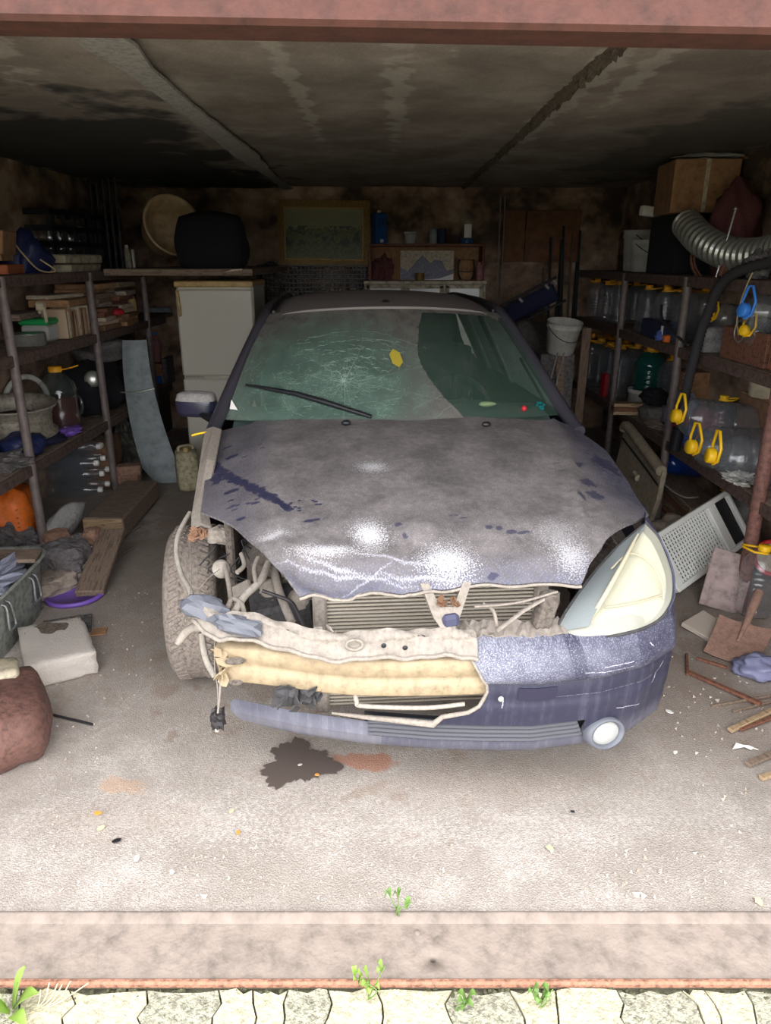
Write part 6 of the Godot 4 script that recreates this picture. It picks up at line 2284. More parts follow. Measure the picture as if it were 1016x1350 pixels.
# ---------------------------------------------------------------- right-hand shelves and what lies on them
func make_right_shelves() -> void:
	shelf_rack("rusty tube and angle iron shelf rack along the right wall full of bottles", 1, 1.80, 2.2, [4.5, 5.68], [1.545, 1.133, 0.548], 2.95, 7.0)
	var st := surf()
	tube(st, [Vector3(1.79, 0, -3.28), Vector3(1.795, 0.9, -3.29), Vector3(1.795, 1.54, -3.29)], 0.033, 10)
	solo("rusty_pipe", st, "pipe_red", "thick rust red pipe post at the right photo edge carrying the shelves", "pipe")
	grow = 1.286
	var T1 := 1.550
	var T2 := 1.138
	var T3 := 0.553
	# top shelf
	bucket("taller white bucket at the far end of the top right shelf", Vector3(2.0576, T1, -6.25), 0.095, 0.08, 0.245, "white_plastic", Vector3(0, 60, 0))
	bucket("shorter white bucket in front of the taller one on top right shelf", Vector3(1.9933, T1, -5.8513), 0.09, 0.08, 0.18, "white_plastic", Vector3(0, 30, 0))
	var o := thing("glass_jar", "empty clear glass jar beside the shorter white bucket", "jar", Vector3(2.0833, T1, -5.5684))
	st = surf()
	lathe(st, [Vector2(0, 0), Vector2(0.05, 0), Vector2(0.056, 0.01), Vector2(0.056, 0.12), Vector2(0.042, 0.145), Vector2(0.04, 0.16)], 22)
	put("body", st, "jar_glass", o)
	slab_thing("dark_carton", "black upright carton with label under the cardboard box, top right shelf", "carton", Vector3(2.0447, T1, -5.1697), Vector3(0.3, 0.285, 0.34), "black_cloth", Vector3(0, 4, 0), "", 0.008)
	slab_thing("white_board", "short white painted board on the black carton", "board", Vector3(1.8904, T1 + 0.3678, -5.4269), Vector3(0.2, 0.05, 0.04), "label_white", Vector3(0, 14, -6))
	o = thing("cardboard_box", "brown taped cardboard box on the black carton close to the ceiling", "box", Vector3(2.0, T1 + 0.3691, -5.0797), Vector3(0, -4, 0))
	st = surf(false)
	box(st, Vector3(0, 0.12, 0), Vector3(0.31, 0.24, 0.3), 0.004)
	put("body", st, "cardboard", o)
	st = surf(false)
	box(st, Vector3(0.0, 0.12, 0.1515), Vector3(0.02, 0.235, 0.002), 0.0005)
	box(st, Vector3(-0.02, 0.2415, 0), Vector3(0.05, 0.002, 0.3), 0.0005)
	put("tape", st, "paper", o)
	st = surf(false)
	box(st, Vector3(0.17, 0.245, 0.06), Vector3(0.09, 0.004, 0.17), 0.001, turned(Vector3(0, 0, -18)))
	put("flap", st, "cardboard", o)
	lump_thing("plastic_sheet", "crumpled translucent plastic sheet lying on the brown cardboard box", "sheet", Vector3(2.0447, T1 + 0.688, -5.054), Vector3(0.16, 0.011, 0.15), "film", 0.6, 2.4, 5, Vector3.ZERO, "", true, 0.0, -0.9)
	o = thing("flexible_duct", "silver ribbed flexible air duct curling over the top right shelf", "duct", Vector3.ZERO)
	o.scale = Vector3.ONE
	st = surf(false)
	var path := bend([Vector3(1.852, 1.856, -4.784), Vector3(1.865, 1.740, -4.501), Vector3(1.929, 1.669, -4.218), Vector3(1.993, 1.682, -3.922), Vector3(2.032, 1.766, -3.665), Vector3(2.083, 1.843, -3.369)], 24)
	var rad := []
	for i in path.size():
		rad.append(0.084 + (0.006 if (i / 2) % 2 else -0.005))
	tube(st, path, rad, 36)
	put("sleeve", st, "galvanized", o)
	lump_thing("net_sack", "maroon mesh net sack with conical top behind the silver duct", "sack", Vector3(2.075, T1, -4.62), Vector3(0.1, 0.22, 0.14), "maroon_net", 0.35, 2.0, 7, Vector3.ZERO, "", true, 0.0, -0.8)
	st = surf()
	tube(st, [Vector3.ZERO, Vector3(0.04, 0.27, 0.0)], 0.005, 6)
	lump(st, Vector3(0.04, 0.275, 0), Vector3(0.008, 0.008, 0.008), 0.0, 1.0, 1)
	solo("steel_rod", st, "galvanized", "thin bright steel rod with round tip standing before the silver duct", "rod", Vector3(1.8518, T1, -4.2438))
	lump_thing("film_bag", "clear crumpled plastic bag hanging at the right wall above the duct", "bag", Vector3(2.08, 1.766, -3.7937), Vector3(0.09, 0.08, 0.15), "film", 0.7, 3.0, 8)
	o = thing("wire_coil", "coil of copper red wire lying below the silver duct", "coil", Vector3(1.9547, T1 + 0.0772, -4.6553), Vector3(70, 25, 0))
	st = surf()
	for k in 7:
		var pts := []
		for i in 22:
			var a := TAU * i / 22
			pts.append(Vector3((0.07 + 0.004 * k) * cos(a), 0.006 * (k % 4) - 0.01, (0.07 + 0.004 * k) * sin(a)))
		tube(st, pts, 0.004, 5, true)
	put("strand", st, "red_wood", o)
	slab_thing("brown_batten", "short brown batten standing aslant by the copper red coil", "batten", Vector3(1.8776, T1, -4.2181), Vector3(0.05, 0.16, 0.03), "red_wood", Vector3(0, 0, -18))
	o = thing("corrugated_hose", "black corrugated hose hanging from the right wall over all three shelves", "hose", Vector3.ZERO)
	o.scale = Vector3.ONE
	st = surf()
	path = bend([Vector3(2.135, 1.676, -3.112), Vector3(1.929, 1.663, -3.421), Vector3(1.752, 1.573, -3.832), Vector3(1.730, 1.354, -4.012), Vector3(1.730, 1.071, -4.115), Vector3(1.739, 0.814, -4.179), Vector3(1.752, 0.685, -4.205)], 24)
	rad = []
	for i in path.size():
		rad.append(0.026 + (0.004 if i % 2 else -0.003))
	tube(st, path, rad, 14)
	put("sleeve", st, "dark_rubber", o)
	st = surf()
	tube(st, [Vector3(1.742, 0.70, -4.205), Vector3(1.742, 0.563, -4.225)], 0.036, 14)
	put("nozzle", st, "black_plastic", o)
	o = thing("knitted_hat", "red knitted cap with pale brim at the right edge of top shelf", "cap", Vector3(2.03, T1, -3.5751))
	st = surf()
	lump(st, Vector3(0, 0.05, 0), Vector3(0.075, 0.06, 0.08), 0.1, 1.2, 9, Basis(), -0.5)
	put("crown", st, "red_plastic", o)
	st = surf()
	lump(st, Vector3(0.01, 0.018, 0.015), Vector3(0.09, 0.018, 0.095), 0.08, 1.2, 10)
	put("brim", st, "label_white", o)
	slab_thing("cardboard_sheet", "brown folded cardboard lying behind the red cap", "cardboard", Vector3(2.0833, T1 + 0.0643, -3.5236), Vector3(0.24, 0.03, 0.36), "cardboard", Vector3(-6, 10, 14))
	lump_thing("paper_bundle", "bundle of dusty film and paper left of the red cap", "bundle", Vector3(1.8776, T1, -3.8323), Vector3(0.05, 0.06, 0.06), "sack_grey", 0.5, 3.0, 11)
	st = surf()
	tube(st, bend([Vector3(1.790, 1.586, -3.704), Vector3(1.768, 1.457, -3.729), Vector3(1.781, 1.354, -3.768), Vector3(1.826, 1.277, -3.819)]), 0.004, 5)
	solo("twine", st, "rope", "frayed pale twine hanging from the top right shelf edge", "twine").scale = Vector3.ONE
	# second shelf: rows of clear bottles, blue box, crate
	var front := [6.82, 6.49, 6.15, 5.47, 5.12, 4.78]
	var words := ["first", "second", "third", "fourth", "fifth", "sixth"]
	for i in 6:
		for row in 2:
			bottle("bottle_clear|orange_cap|handle|big", "clear ribbed bottle %s from far end, %s row, on second right shelf" % [words[i], ["front", "back"][row]], Vector3(1.915 + 0.18 * row, T2, -front[i] - 0.14 * row), Vector3(0, rng.randf_range(0, 360), 0), "bottles on the second right shelf", rng.randf_range(0.77, 0.8))
	o = thing("blue_box", "dark navy box with pale marks before the bottles, second right shelf", "box", Vector3(1.8711, T2, -5.0154))
	st = surf(false)
	box(st, Vector3(0, 0.045, 0), Vector3(0.1, 0.09, 0.36), 0.006)
	put("body", st, "navy_cloth", o)
	st = surf(false)
	box(st, Vector3(-0.051, 0.05, 0.14), Vector3(0.002, 0.05, 0.03), 0.0005)
	put("pale_mark", st, "label_white", o)
	lump_thing("blue_rag", "light blue crumpled rag lying at the navy box", "rag", Vector3(1.8068, T2, -4.8611), Vector3(0.025, 0.025, 0.04), "blue_pack", 0.6, 3.0, 12)
	slab_thing("orange_block", "small orange block beside the light blue rag", "block", Vector3(1.8133, T2, -4.7582), Vector3(0.03, 0.035, 0.035), "orange_plastic")
	st = surf()
	tube(st, bend([Vector3(1.826, 1.354, -4.951), Vector3(1.781, 1.277, -4.784), Vector3(1.781, 1.200, -4.501), Vector3(1.788, 1.168, -4.347)]), 0.009, 7)
	solo("black_hose", st, "dark_rubber", "thin black hose sagging across the second shelf bottles", "hose").scale = Vector3.ONE
	slab_thing("pale_carton", "pale grey carton standing behind the black corrugated hose, second shelf", "carton", Vector3(1.8776, T2, -4.2824), Vector3(0.08, 0.11, 0.1), "stone_grey")
	o = thing("wooden_box", "red brown wooden box open at the top on the second right shelf", "crate", Vector3(2.0062, T2, -3.7937))
	for e in [[Vector3(-0.12, 0.065, 0), Vector3(0.016, 0.13, 0.38)], [Vector3(0.12, 0.065, 0), Vector3(0.016, 0.13, 0.38)], [Vector3(0, 0.065, 0.185), Vector3(0.224, 0.13, 0.016)], [Vector3(0, 0.065, -0.185), Vector3(0.224, 0.13, 0.016)], [Vector3(0, 0.008, 0), Vector3(0.224, 0.016, 0.354)]]:
		st = surf(false)
		box(st, e[0], e[1], 0.003)
		put("plank", st, "red_wood", o)
	slab_thing("orange_board", "bright orange brown board end at the right edge of second shelf", "board", Vector3(1.8904, T2, -3.3693), Vector3(0.06, 0.075, 0.22), "orange_box")
	slab_thing("plastic_board", "white plastic panel standing in the red brown wooden box", "panel", Vector3(1.9933, T2 + 0.0257, -3.9352), Vector3(0.15, 0.2, 0.02), "white_plastic", Vector3(0, 20, -6))
	o = bottle("bottle_clear|blue_cap|handle|big", "five litre bottle lying with blue cap and handle towards the aisle", Vector3(2.1348, T2 + 0.2251, -3.6908), Vector3(0, 10, 83))
	o = bottle("bottle_clear|yellow_cap|handle|big", "bottle with round yellow cap lying in the wooden box below the blue cap", Vector3(2.0962, T2 + 0.1286, -3.8323), Vector3(20, 20, 82), "", 0.8)
	bottle("bottle_clear|yellow_cap|handle|big", "bottle with yellow handle peeping out beside the white plastic panel", Vector3(2.1348, T2 + 0.1543, -4.2438), Vector3(0, 12, 80), "", 0.8)
	lump_thing("iron_scrap", "tangle of dark chains and iron scrap on the wooden box", "scrap", Vector3(1.9933, T2 + 0.0231, -3.7294), Vector3(0.06, 0.045, 0.08), "dark_metal", 0.9, 6.0, 13, Vector3.ZERO, "", false)
	st = surf()
	var pts2 := []
	for k in 20:
		pts2.append(Vector3(0, 0.042 * sin(TAU * k / 20), 0.042 * cos(TAU * k / 20)))
	tube(st, pts2, 0.004, 6, true)
	solo("wire_ring", st, "galvanized", "bright wire ring hanging on the front of the wooden box", "ring", Vector3(1.8338, T2 + 0.1543, -3.8323))
	# third shelf: big bottles, green bottle, buckets, cartons, packets
	var spots := [[1.49, 5.3], [1.49, 5.08], [1.49, 4.86], [1.633, 5.41], [1.633, 5.19], [1.633, 4.97], [1.49, 4.64], [1.633, 4.75], [1.633, 4.12]]
	var said := ["front row, first from the far end", "front row, second from the far end", "front row, third with red label behind", "back row, first from the far end", "back row, second from the far end", "back row, third from the far end", "front row, nearest the post", "back row, behind the post", "back row, right of the green bottle"]
	for i in 9:
		bottle("bottle_clear|orange_cap|handle|big", "clear five litre bottle on the third right shelf, %s" % said[i], Vector3(spots[i][0] * 1.286, T3, -spots[i][1] * 1.286), Vector3(0, rng.randf_range(0, 360), 0), "bottles on the third right shelf", rng.randf_range(1.0, 1.06))
	bucket("low white bucket with the green bottle standing in it", Vector3(2.0062, T3, -5.5298), 0.105, 0.1, 0.12, "white_plastic", Vector3.ZERO, "", false)
	bottle("bottle_green|orange_cap|handle|big", "green five litre bottle standing in the low white bucket", Vector3(2.0062, T3 + 0.0167, -5.5298), Vector3(0, 70, 0), "", 1.08)
	slab_thing("red_label_box", "small red and white packet among the clear bottles by the post", "packet", Vector3(1.8326, T3, -6.0442), Vector3(0.03, 0.15, 0.08), "label_red")
	o = thing("board_stack", "short stack of pale planks jutting from the third shelf below bottles", "planks", Vector3(1.839, T3 + 0.0026, -5.9413), Vector3(0, -6, 0))
	for i in 3:
		st = surf(false)
		box(st, Vector3(0.0, 0.011 + 0.0225 * i, 0), Vector3(0.25, 0.021, 0.07), 0.002)
		put("plank", st, ["pale_wood", "red_wood", "pale_wood"][i], o)
	o.position = Vector3(1.85, T3 + 0.002, -5.3)
	lump_thing("black_rag", "bunched black rag on the grey cloth beside the low white bucket", "rag", Vector3(1.929, T3 + 0.0964, -5.1697), Vector3(0.07, 0.05, 0.07), "black_cloth", 0.6, 2.6, 14)
	lump_thing("grey_cloth", "folded grey cloth under the black rag", "cloth", Vector3(1.9676, T3, -5.1183), Vector3(0.1, 0.045, 0.1), "sack_grey", 0.3, 2.0, 15, Vector3.ZERO, "", true, 0.4)
	lump_thing("paper_litter", "scattered papers and shavings along the third shelf edge", "litter", Vector3(1.8904, T3, -4.8868), Vector3(0.06, 0.016, 0.1), "stone_dusty", 1.0, 5.0, 16, Vector3.ZERO, "", false)
	slab_thing("tall_carton", "brown carton standing right of the green bottle, third shelf", "carton", Vector3(2.1733, T3, -5.0797), Vector3(0.2, 0.28, 0.18), "cardboard")
	lump_thing("grey_bag", "lilac grey plastic bag stuffed beside the tall carton", "bag", Vector3(2.0062, T3, -4.7839), Vector3(0.1, 0.11, 0.11), "grey_bag", 0.5, 2.4, 17)
	lump_thing("red_packet", "shiny red packet at the post on the third shelf", "packet", Vector3(1.8776, T3, -4.5267), Vector3(0.04, 0.075, 0.06), "red_pack", 0.4, 2.4, 18)
	lump_thing("blue_packet", "blue plastic packet left of the hose nozzle, third shelf", "packet", Vector3(1.8776, T3, -4.3467), Vector3(0.035, 0.055, 0.045), "blue_pack", 0.4, 2.4, 19)
	lump_thing("pink_bag", "dusty pink plastic bag behind the hose nozzle, third shelf", "bag", Vector3(2.019, T3, -4.3981), Vector3(0.09, 0.1, 0.1), "pink_bag", 0.4, 2.0, 20)
	lump_thing("pale_packets", "pale blue and rosy packets right of the hose nozzle", "packet", Vector3(1.9161, T3, -4.1409), Vector3(0.05, 0.06, 0.06), "grey_bag", 0.5, 2.6, 21)
	bottle("bottle_clear|yellow_cap|handle|big", "small bottle with flat yellow cap behind the dusty pink bag", Vector3(2.04, T3, -4.321), Vector3.ZERO, "", 0.75)
	o = thing("big_carton", "large dark brown cardboard box at the wall on third right shelf", "box", Vector3(2.135, T3, -3.9223))
	st = surf(false)
	box(st, Vector3(0, 0.14, 0), Vector3(0.1, 0.28, 0.42), 0.004)
	put("body", st, "cardboard_dark", o)
	st = surf(false)
	box(st, Vector3(-0.02, 0.284, 0.0), Vector3(0.06, 0.005, 0.42), 0.001)
	put("flap", st, "cardboard", o)
	bucket("small cream bucket standing on the large dark brown cardboard box", Vector3(2.11, T3 + 0.3704, -3.9866), 0.08, 0.07, 0.125, "cream_paint", Vector3.ZERO, "", false)
	for e in [["clear bottle lying on the third shelf, middle one, square yellow handle to aisle", Vector3(2.06, T3 + 0.129, -3.755), 8.0, 1.12, 86.0], ["clear bottle lying furthest back on the third shelf before the dark box", Vector3(2.06, T3 + 0.206, -4.012), 6.0, 1.1, 82.0], ["clear bottle with yellow cap lying nearest to the rust red pipe", Vector3(2.06, T3 + 0.129, -3.421), -4.0, 1.12, 84.0]]:
		bottle("bottle_clear|yellow_cap|handle|big", e[0], e[1], Vector3(0, e[2], e[4]), "", e[3])
	lump_thing("white_tap", "white tangled cord by the yellow capped bottles on shelf edge", "cord", Vector3(1.839, T3, -3.5751), Vector3(0.05, 0.02, 0.06), "label_white", 1.2, 6.0, 22, Vector3.ZERO, "", false)
	grow = 1.0
	# below the shelves
	o = thing("door_card", "beige car door trim panel leaning against the right shelves", "panel", Vector3(1.70, 0.005, -4.72), Vector3(0, -88, 0))
	var out := [Vector2(-0.36, 0.0), Vector2(0.34, 0.0), Vector2(0.38, 0.2), Vector2(0.37, 0.38), Vector2(0.33, 0.41), Vector2(-0.3, 0.53), Vector2(-0.38, 0.5), Vector2(-0.4, 0.2)]
	st = surf(false)
	plate(st, out, 0.03, Transform3D(turned(Vector3(-6, 0, 0)), Vector3.ZERO))
	put("panel", st, "door_card", o)
	st = surf()
	tube(st, bend([Vector3(-0.38, 0.49, -0.03), Vector3(-0.28, 0.515, -0.03), Vector3(0.2, 0.42, -0.02), Vector3(0.36, 0.385, -0.02)]), 0.035, 10)
	put("top_roll", st, "door_card", o)
	st = surf()
	tube(st, bend([Vector3(-0.36, 0.42, -0.022), Vector3(0.1, 0.34, -0.016), Vector3(0.36, 0.29, -0.01)]), 0.007, 6)
	put("dark_seam", st, "wire_dark", o)
	st = surf(false)
	box(st, Vector3(0.02, 0.25, 0.0), Vector3(0.09, 0.05, 0.03), 0.012, turned(Vector3(0, 0, -10)))
	put("handle_recess", st, "cream_paint", o)
	for i in 5:
		slab_thing("dark_plank", "dark brown plank, %s in the heap under the right shelves" % ["lowest", "second", "third", "fourth", "topmost"][i], "plank", Vector3(1.965, 0.006 + 0.045 * i, -4.42 - 0.02 * i), Vector3(0.22, 0.043, 0.8), "red_wood" if i % 2 else "wood_along_z", Vector3(0, 5 - 2 * i, 0), "planks under the right shelves", 0.006, 0.003)
	bottle("bottle_blue|none|no|big", "dark blue five litre bottle lying on the dark planks", Vector3(2.14, 0.32, -4.72), Vector3(0, 15, 80))
	bottle("bottle_clear|orange_cap|handle|big", "clear bottle with orange handle standing behind the white grille panel", Vector3(2.152, 0.006, -4.237), Vector3(0, 190, 0), "", 0.95)
	lump_thing("cement_bag", "pale grey cement bag slumped right of the orange handled bottle", "bag", Vector3(2.193, 0.006, -4.121), Vector3(0.1, 0.16, 0.12), "stone_grey", 0.35, 1.8, 23)
	st = surf()
	tube(st, bend([Vector3(1.802, 0.27, -4.433), Vector3(1.819, 0.26, -4.305), Vector3(1.861, 0.255, -4.229), Vector3(1.937, 0.255, -4.244)]), 0.007, 6)
	solo("thin_cable", st, "hose_dusty", "grey cord lying across the dark planks before the blue bottle", "cord")
	for i in 2:
		lump_thing("rubble_sack", ["torn pinkish rubble sack in front of the dark planks", "smaller rubble lump in front of the torn sack"][i], "sack", [Vector3(1.764, 0.006, -4.096), Vector3(1.63, 0.006, -3.87)][i], Vector3(0.13 - 0.04 * i, 0.09 - 0.03 * i, 0.13 - 0.05 * i), "stone_dusty", 0.5, 2.2, 24 + i)


# ---------------------------------------------------------------- on the floor
func make_floor_things() -> void:
	var st: SurfaceTool
	var o: Node3D
	# oil stain under the radiator
	var pts := []
	for k in 90:
		var a := TAU * k / 90
		var r := 1.0 + 0.05 * sin(a * 17.0) + 0.05 * sin(a * 29.0 + 2.0) + 0.22 * sin(a * 3.0 + 1.0) + 0.12 * sin(a * 7.0) + rng.randf_range(-0.06, 0.06)
		pts.append(Vector2(Vector3(-0.301, 0, -2.058).x + 0.118 * r * cos(a), Vector3(-0.301, 0, -2.058).z + 0.108 * r * sin(a)))
	st = surf(false)
	plate(st, pts, 0.002, Transform3D(Basis(Vector3.RIGHT, PI / 2), Vector3(0, 0.0075, 0)))
	solo("oil_stain", st, "oil", "dark brown oil stain on the concrete under the car front", "stain")
	# white grille panel
	o = thing("heater_grille", "white plastic heater grille panel leaning against the dark planks", "grille", Vector3(1.507, 0.02, -3.368))
	var A := Vector3(1.507, 0.02, -3.368)
	var B := Vector3(2.091, 0.13, -3.833)
	var C := Vector3(1.844, 0.33, -3.825)
	var ex := (B - A)
	var ey := (C - B)
	var L := ex.length()
	var W := ey.length()
	var bx := ex.normalized()
	var bz := bx.cross(ey).normalized()
	var by := bz.cross(bx)
	o.basis = Basis(bx, by, bz)
	st = surf(false)
	for e in [[L / 2, 0.014, L, 0.028, 0.03], [L / 2, W - 0.014, L, 0.028, 0.03], [L - 0.012, W / 2, 0.024, W, 0.03], [0.03, W / 2, 0.06, W, 0.025], [L * 0.74, W / 2, 0.075, W, 0.022]]:
		box(st, Vector3(e[0], e[1], 0), Vector3(e[2], e[3], e[4]), 0.004)
	put("frame", st, "grille_plastic", o)
	var x0 := 0.065
	var x1 := L * 0.74 - 0.04
	var nb := 18
	for i in nb:
		st = surf(false)
		box(st, Vector3(lerpf(x0, x1, (i + 0.5) / nb), W / 2, 0), Vector3(0.0055, W - 0.05, 0.012), 0.001)
		put("bar", st, "grille_plastic", o)
	for i in 12:
		st = surf(false)
		box(st, Vector3((x0 + x1) / 2, lerpf(0.03, W - 0.03, (i + 0.5) / 12), -0.001), Vector3(x1 - x0, 0.006, 0.01), 0.001)
		put("bar", st, "grille_plastic", o)
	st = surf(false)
	box(st, Vector3((x0 + x1) / 2, W / 2, -0.034), Vector3(x1 - x0, W - 0.04, 0.006), 0.001)  # black sheets added behind the bars so the holes look shaded
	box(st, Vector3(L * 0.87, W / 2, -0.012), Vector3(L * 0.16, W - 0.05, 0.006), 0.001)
	put("hole_shade_sheet", st, "wire_dark", o)
	# five litre bottle, mauve tile, stone tile, shovel
	slab_thing("mauve_board", "smooth mauve grey board leaning behind the yellow capped bottle", "board", Vector3(1.656, 0.004, -3.212), Vector3(0.2, 0.3, 0.012), "tile_mauve", Vector3(-30, -14, -12))
	bottle("bottle_clear|yellow_cap|handle|big", "clear five litre bottle with yellow cap standing on the floor by shovel", Vector3(1.802, 0.008, -3.172), Vector3(0, 150, 0), "", 1.08)
	o = thing("stone_tile", "pale rough stone tile lying under the shovel blade", "tile", Vector3(1.512, 0.008, -2.989), Vector3(6, 32, 3))
	st = surf(false)
	box(st, Vector3(0, 0.014, 0), Vector3(0.16, 0.024, 0.2), 0.004, Basis(), 0.006)
	put("slab", st, "pebble", o)
	o = thing("shovel", "rusty square shovel blade with socket pointing to the right edge", "shovel", Vector3(1.564, 0.03, -2.824), Vector3(10, -38, 0))
	var g := []
	for i in 9:
		var row := []
		for j in 9:
			var s := j / 8.0 * 2.0 - 1.0
			var t := i / 8.0
			row.append(Vector3(s * lerpf(0.105, 0.115, t), 0.012 * s * s + 0.02 * pow(t, 3.0) + 0.012 * exp(-s * s * 60.0) * t + 0.01, 0.14 - 0.27 * t))
		g.append(row)
	st = surf()
	sheet(st, g, 0.003)
	put("blade", st, "blade_rust", o)
	st = surf()
	tube(st, [Vector3(0, 0.025, 0.0), Vector3(0, 0.035, -0.12), Vector3(0, 0.06, -0.22), Vector3(0, 0.09, -0.32)], [0.006, 0.014, 0.021, 0.022], 12)
	put("socket", st, "blade_rust", o)
	# thin laths
	var laths := [[Vector3(1.266, 0.012, -2.635), Vector3(1.456, 0.02, -2.388), 0.02, "red_wood", "long brown lath lying below the shovel blade"], [Vector3(1.35, 0.012, -2.739), Vector3(1.446, 0.015, -2.66), 0.014, "red_wood", "short brown lath end near the car right of bumper"], [Vector3(1.268, 0.008, -2.391), Vector3(1.575, 0.015, -2.463), 0.009, "old_wood", "thin dark twig like strip pointing at the car"], [Vector3(1.334, 0.008, -2.356), Vector3(1.559, 0.012, -2.431), 0.008, "old_wood", "thinner dark strip below the twig like one"], [Vector3(1.266, 0.012, -2.233), Vector3(1.548, 0.022, -2.385), 0.022, "pale_wood", "pinkish planed lath, upper one of the right foreground pair"], [Vector3(1.306, 0.01, -2.24), Vector3(1.543, 0.015, -2.346), 0.016, "red_wood", "pinkish planed lath, lower one of the right foreground pair"], [Vector3(1.241, 0.012, -2.043), Vector3(1.433, 0.012, -2.137), 0.025, "old_wood", "weathered lath at the right photo edge below the white scrap"], [Vector3(1.255, 0.01, -1.977), Vector3(1.373, 0.01, -2.022), 0.02, "pale_wood", "pale lath end lowest at the right photo edge"], [Vector3(1.324, 0.01, -2.78), Vector3(1.258, 0.012, -2.606), 0.012, "red_wood", "splintered upright lath stub beside the car"]]
	for e in laths:
		var v: Vector3 = e[1] - e[0]
		st = surf(false)
		box(st, Vector3(0, 0, -v.length() / 2), Vector3(e[2], 0.012, v.length()), 0.002, Basis(), 0.001)
		o = solo("lath", st, e[3], e[4], "lath", e[0])
		o.basis = Basis.looking_at(v.normalized(), Vector3.UP)
	lump_thing("blue_grey_bag", "blue grey crumpled bag under the shovel at the right edge", "bag", Vector3(1.567, 0.005, -2.629), Vector3(0.1, 0.04, 0.08), "navy_dust_high", 0.5, 2.5, 31)
	st = surf(false)
	plate(st, [Vector2(-0.045, -0.012), Vector2(-0.02, 0.016), Vector2(0.0, 0.006), Vector2(0.02, 0.004), Vector2(0.045, -0.016), Vector2(0.03, -0.01), Vector2(0.02, -0.016), Vector2(0.003, -0.002)], 0.003, Transform3D(turned(Vector3(-80, 0, 0)), Vector3.ZERO))
	solo("plastic_scrap", st, "label_white", "white torn plastic scrap on the floor right of the car", "scrap", Vector3(1.274, 0.012, -2.141))
	o = thing("pan_cover", "red rimmed round lid leaning at the right edge behind the bottle", "lid", Vector3(2.04, 0.16, -3.5), Vector3(60, -20, 0))
	st = surf()
	lathe(st, [Vector2(0, 0.004), Vector2(0.075, 0.004), Vector2(0.08, 0.014), Vector2(0.095, 0.016), Vector2(0.1, 0.008), Vector2(0.098, 0.0), Vector2(0, 0.0)], 30)
	put("rim", st, "red_plastic", o)
	st = surf()
	lathe(st, [Vector2(0.078, 0.0065), Vector2(0.04, 0.0075), Vector2(0, 0.0075)], 30)
	put("face", st, "paper", o)
	# left: trough, stones, blocks, planks
	o = thing("metal_trough", "dented grey metal trough full of rags at the left edge", "trough", Vector3(-1.82, 0, -2.95), Vector3(0, 3, 0))
	g = []
	for e in [[0.0, 0.14, 0.3], [0.06, 0.15, 0.31], [0.22, 0.165, 0.335], [0.29, 0.175, 0.345], [0.3, 0.19, 0.36], [0.293, 0.192, 0.362]]:
		var row := []
		for k in 41:
			var a := TAU * k / 40
			var c := cos(a)
			var s := sin(a)
			var q := pow(pow(absf(c), 5.0) + pow(absf(s), 5.0), -0.2)
			row.append(Vector3(e[1] * c * q, e[0], -e[2] * s * q))
		g.append(row)
	st = surf()
	sheet(st, g, 0.004)
	box(st, Vector3(0, 0.01, 0), Vector3(0.26, 0.012, 0.56), 0.002)
	put("body", st, "trough_paint", o)
	for z in [0.16, -0.12]:
		st = surf()
		tube(st, bend([Vector3(0.165, 0.25, z + 0.02), Vector3(0.185, 0.23, z + 0.02), Vector3(0.187, 0.14, z + 0.03), Vector3(0.19, 0.13, z), Vector3(0.187, 0.14, z - 0.03), Vector3(0.185, 0.23, z - 0.02), Vector3(0.165, 0.25, z - 0.02)]), 0.006, 6)
		put("handle", st, "grey_metal", o)
	lump_thing("rag_heap", "heap of soiled blue and grey rags filling the metal trough", "rags", Vector3(-1.82, 0.17, -2.95), Vector3(0.125, 0.11, 0.25), "grey_bag", 0.9, 3.4, 33, Vector3.ZERO, "", false)
	slab_thing("loose_board", "broken wooden board lying across the far end of the trough", "board", Vector3(-1.82, 0.305, -3.16), Vector3(0.32, 0.018, 0.14), "old_wood", Vector3(0, 12, -4))
	# big worn foam block with dark patch
	o = thing("stone_block", "large worn whitish block with dark damp patch lying left of the car", "block", Vector3(-1.42, 0.004, -2.74), Vector3(0, 30, 0))
	st = surf()
	lump(st, Vector3(0, 0.05, 0), Vector3(0.135, 0.055, 0.2), 0.05, 1.5, 35, Basis(), -0.95, 40, 26, true, 0.93)
	put("body", st, "stone_white", o)
	st = surf(false)
	pts = []
	for k in 22:
		var a := TAU * k / 22
		pts.append(Vector2(-0.02 + 0.082 * (1.0 + 0.2 * sin(3.0 * a)) * cos(a), 0.085 + 0.09 * (1.0 + 0.15 * sin(4.0 * a + 1.0)) * sin(a)))
	plate(st, pts, 0.003, Transform3D(Basis(Vector3.RIGHT, -PI / 2), Vector3(0, 0.1025, 0)))
	put("damp_patch", st, "damp_stone", o)
	slab_thing("grey_sheet", "thin grey sheet of fibreboard lying behind the whitish block", "board", Vector3(-1.5, 0.006, -3.02), Vector3(0.22, 0.012, 0.2), "stone_dark", Vector3(0, 20, 0))
	slab_thing("cardboard_piece", "small square tan cardboard piece right of the whitish block", "cardboard", Vector3(-1.349, 0.006, -2.978), Vector3(0.1, 0.006, 0.07), "cardboard", Vector3(0, 12, 0))
	o = thing("basin_cover", "purple plastic basin lid lying on the floor under the leaning plank", "lid", Vector3(-1.6, 0.006, -3.37), Vector3(0, 0, 1))
	st = surf()
	lathe(st, [Vector2(0, 0.004), Vector2(0.12, 0.004), Vector2(0.128, 0.018), Vector2(0.145, 0.02), Vector2(0.15, 0.012), Vector2(0.148, 0.0), Vector2(0, 0)], 40)
	put("disc", st, "purple_plastic", o)
	# planks and chunks
	st = surf(false)
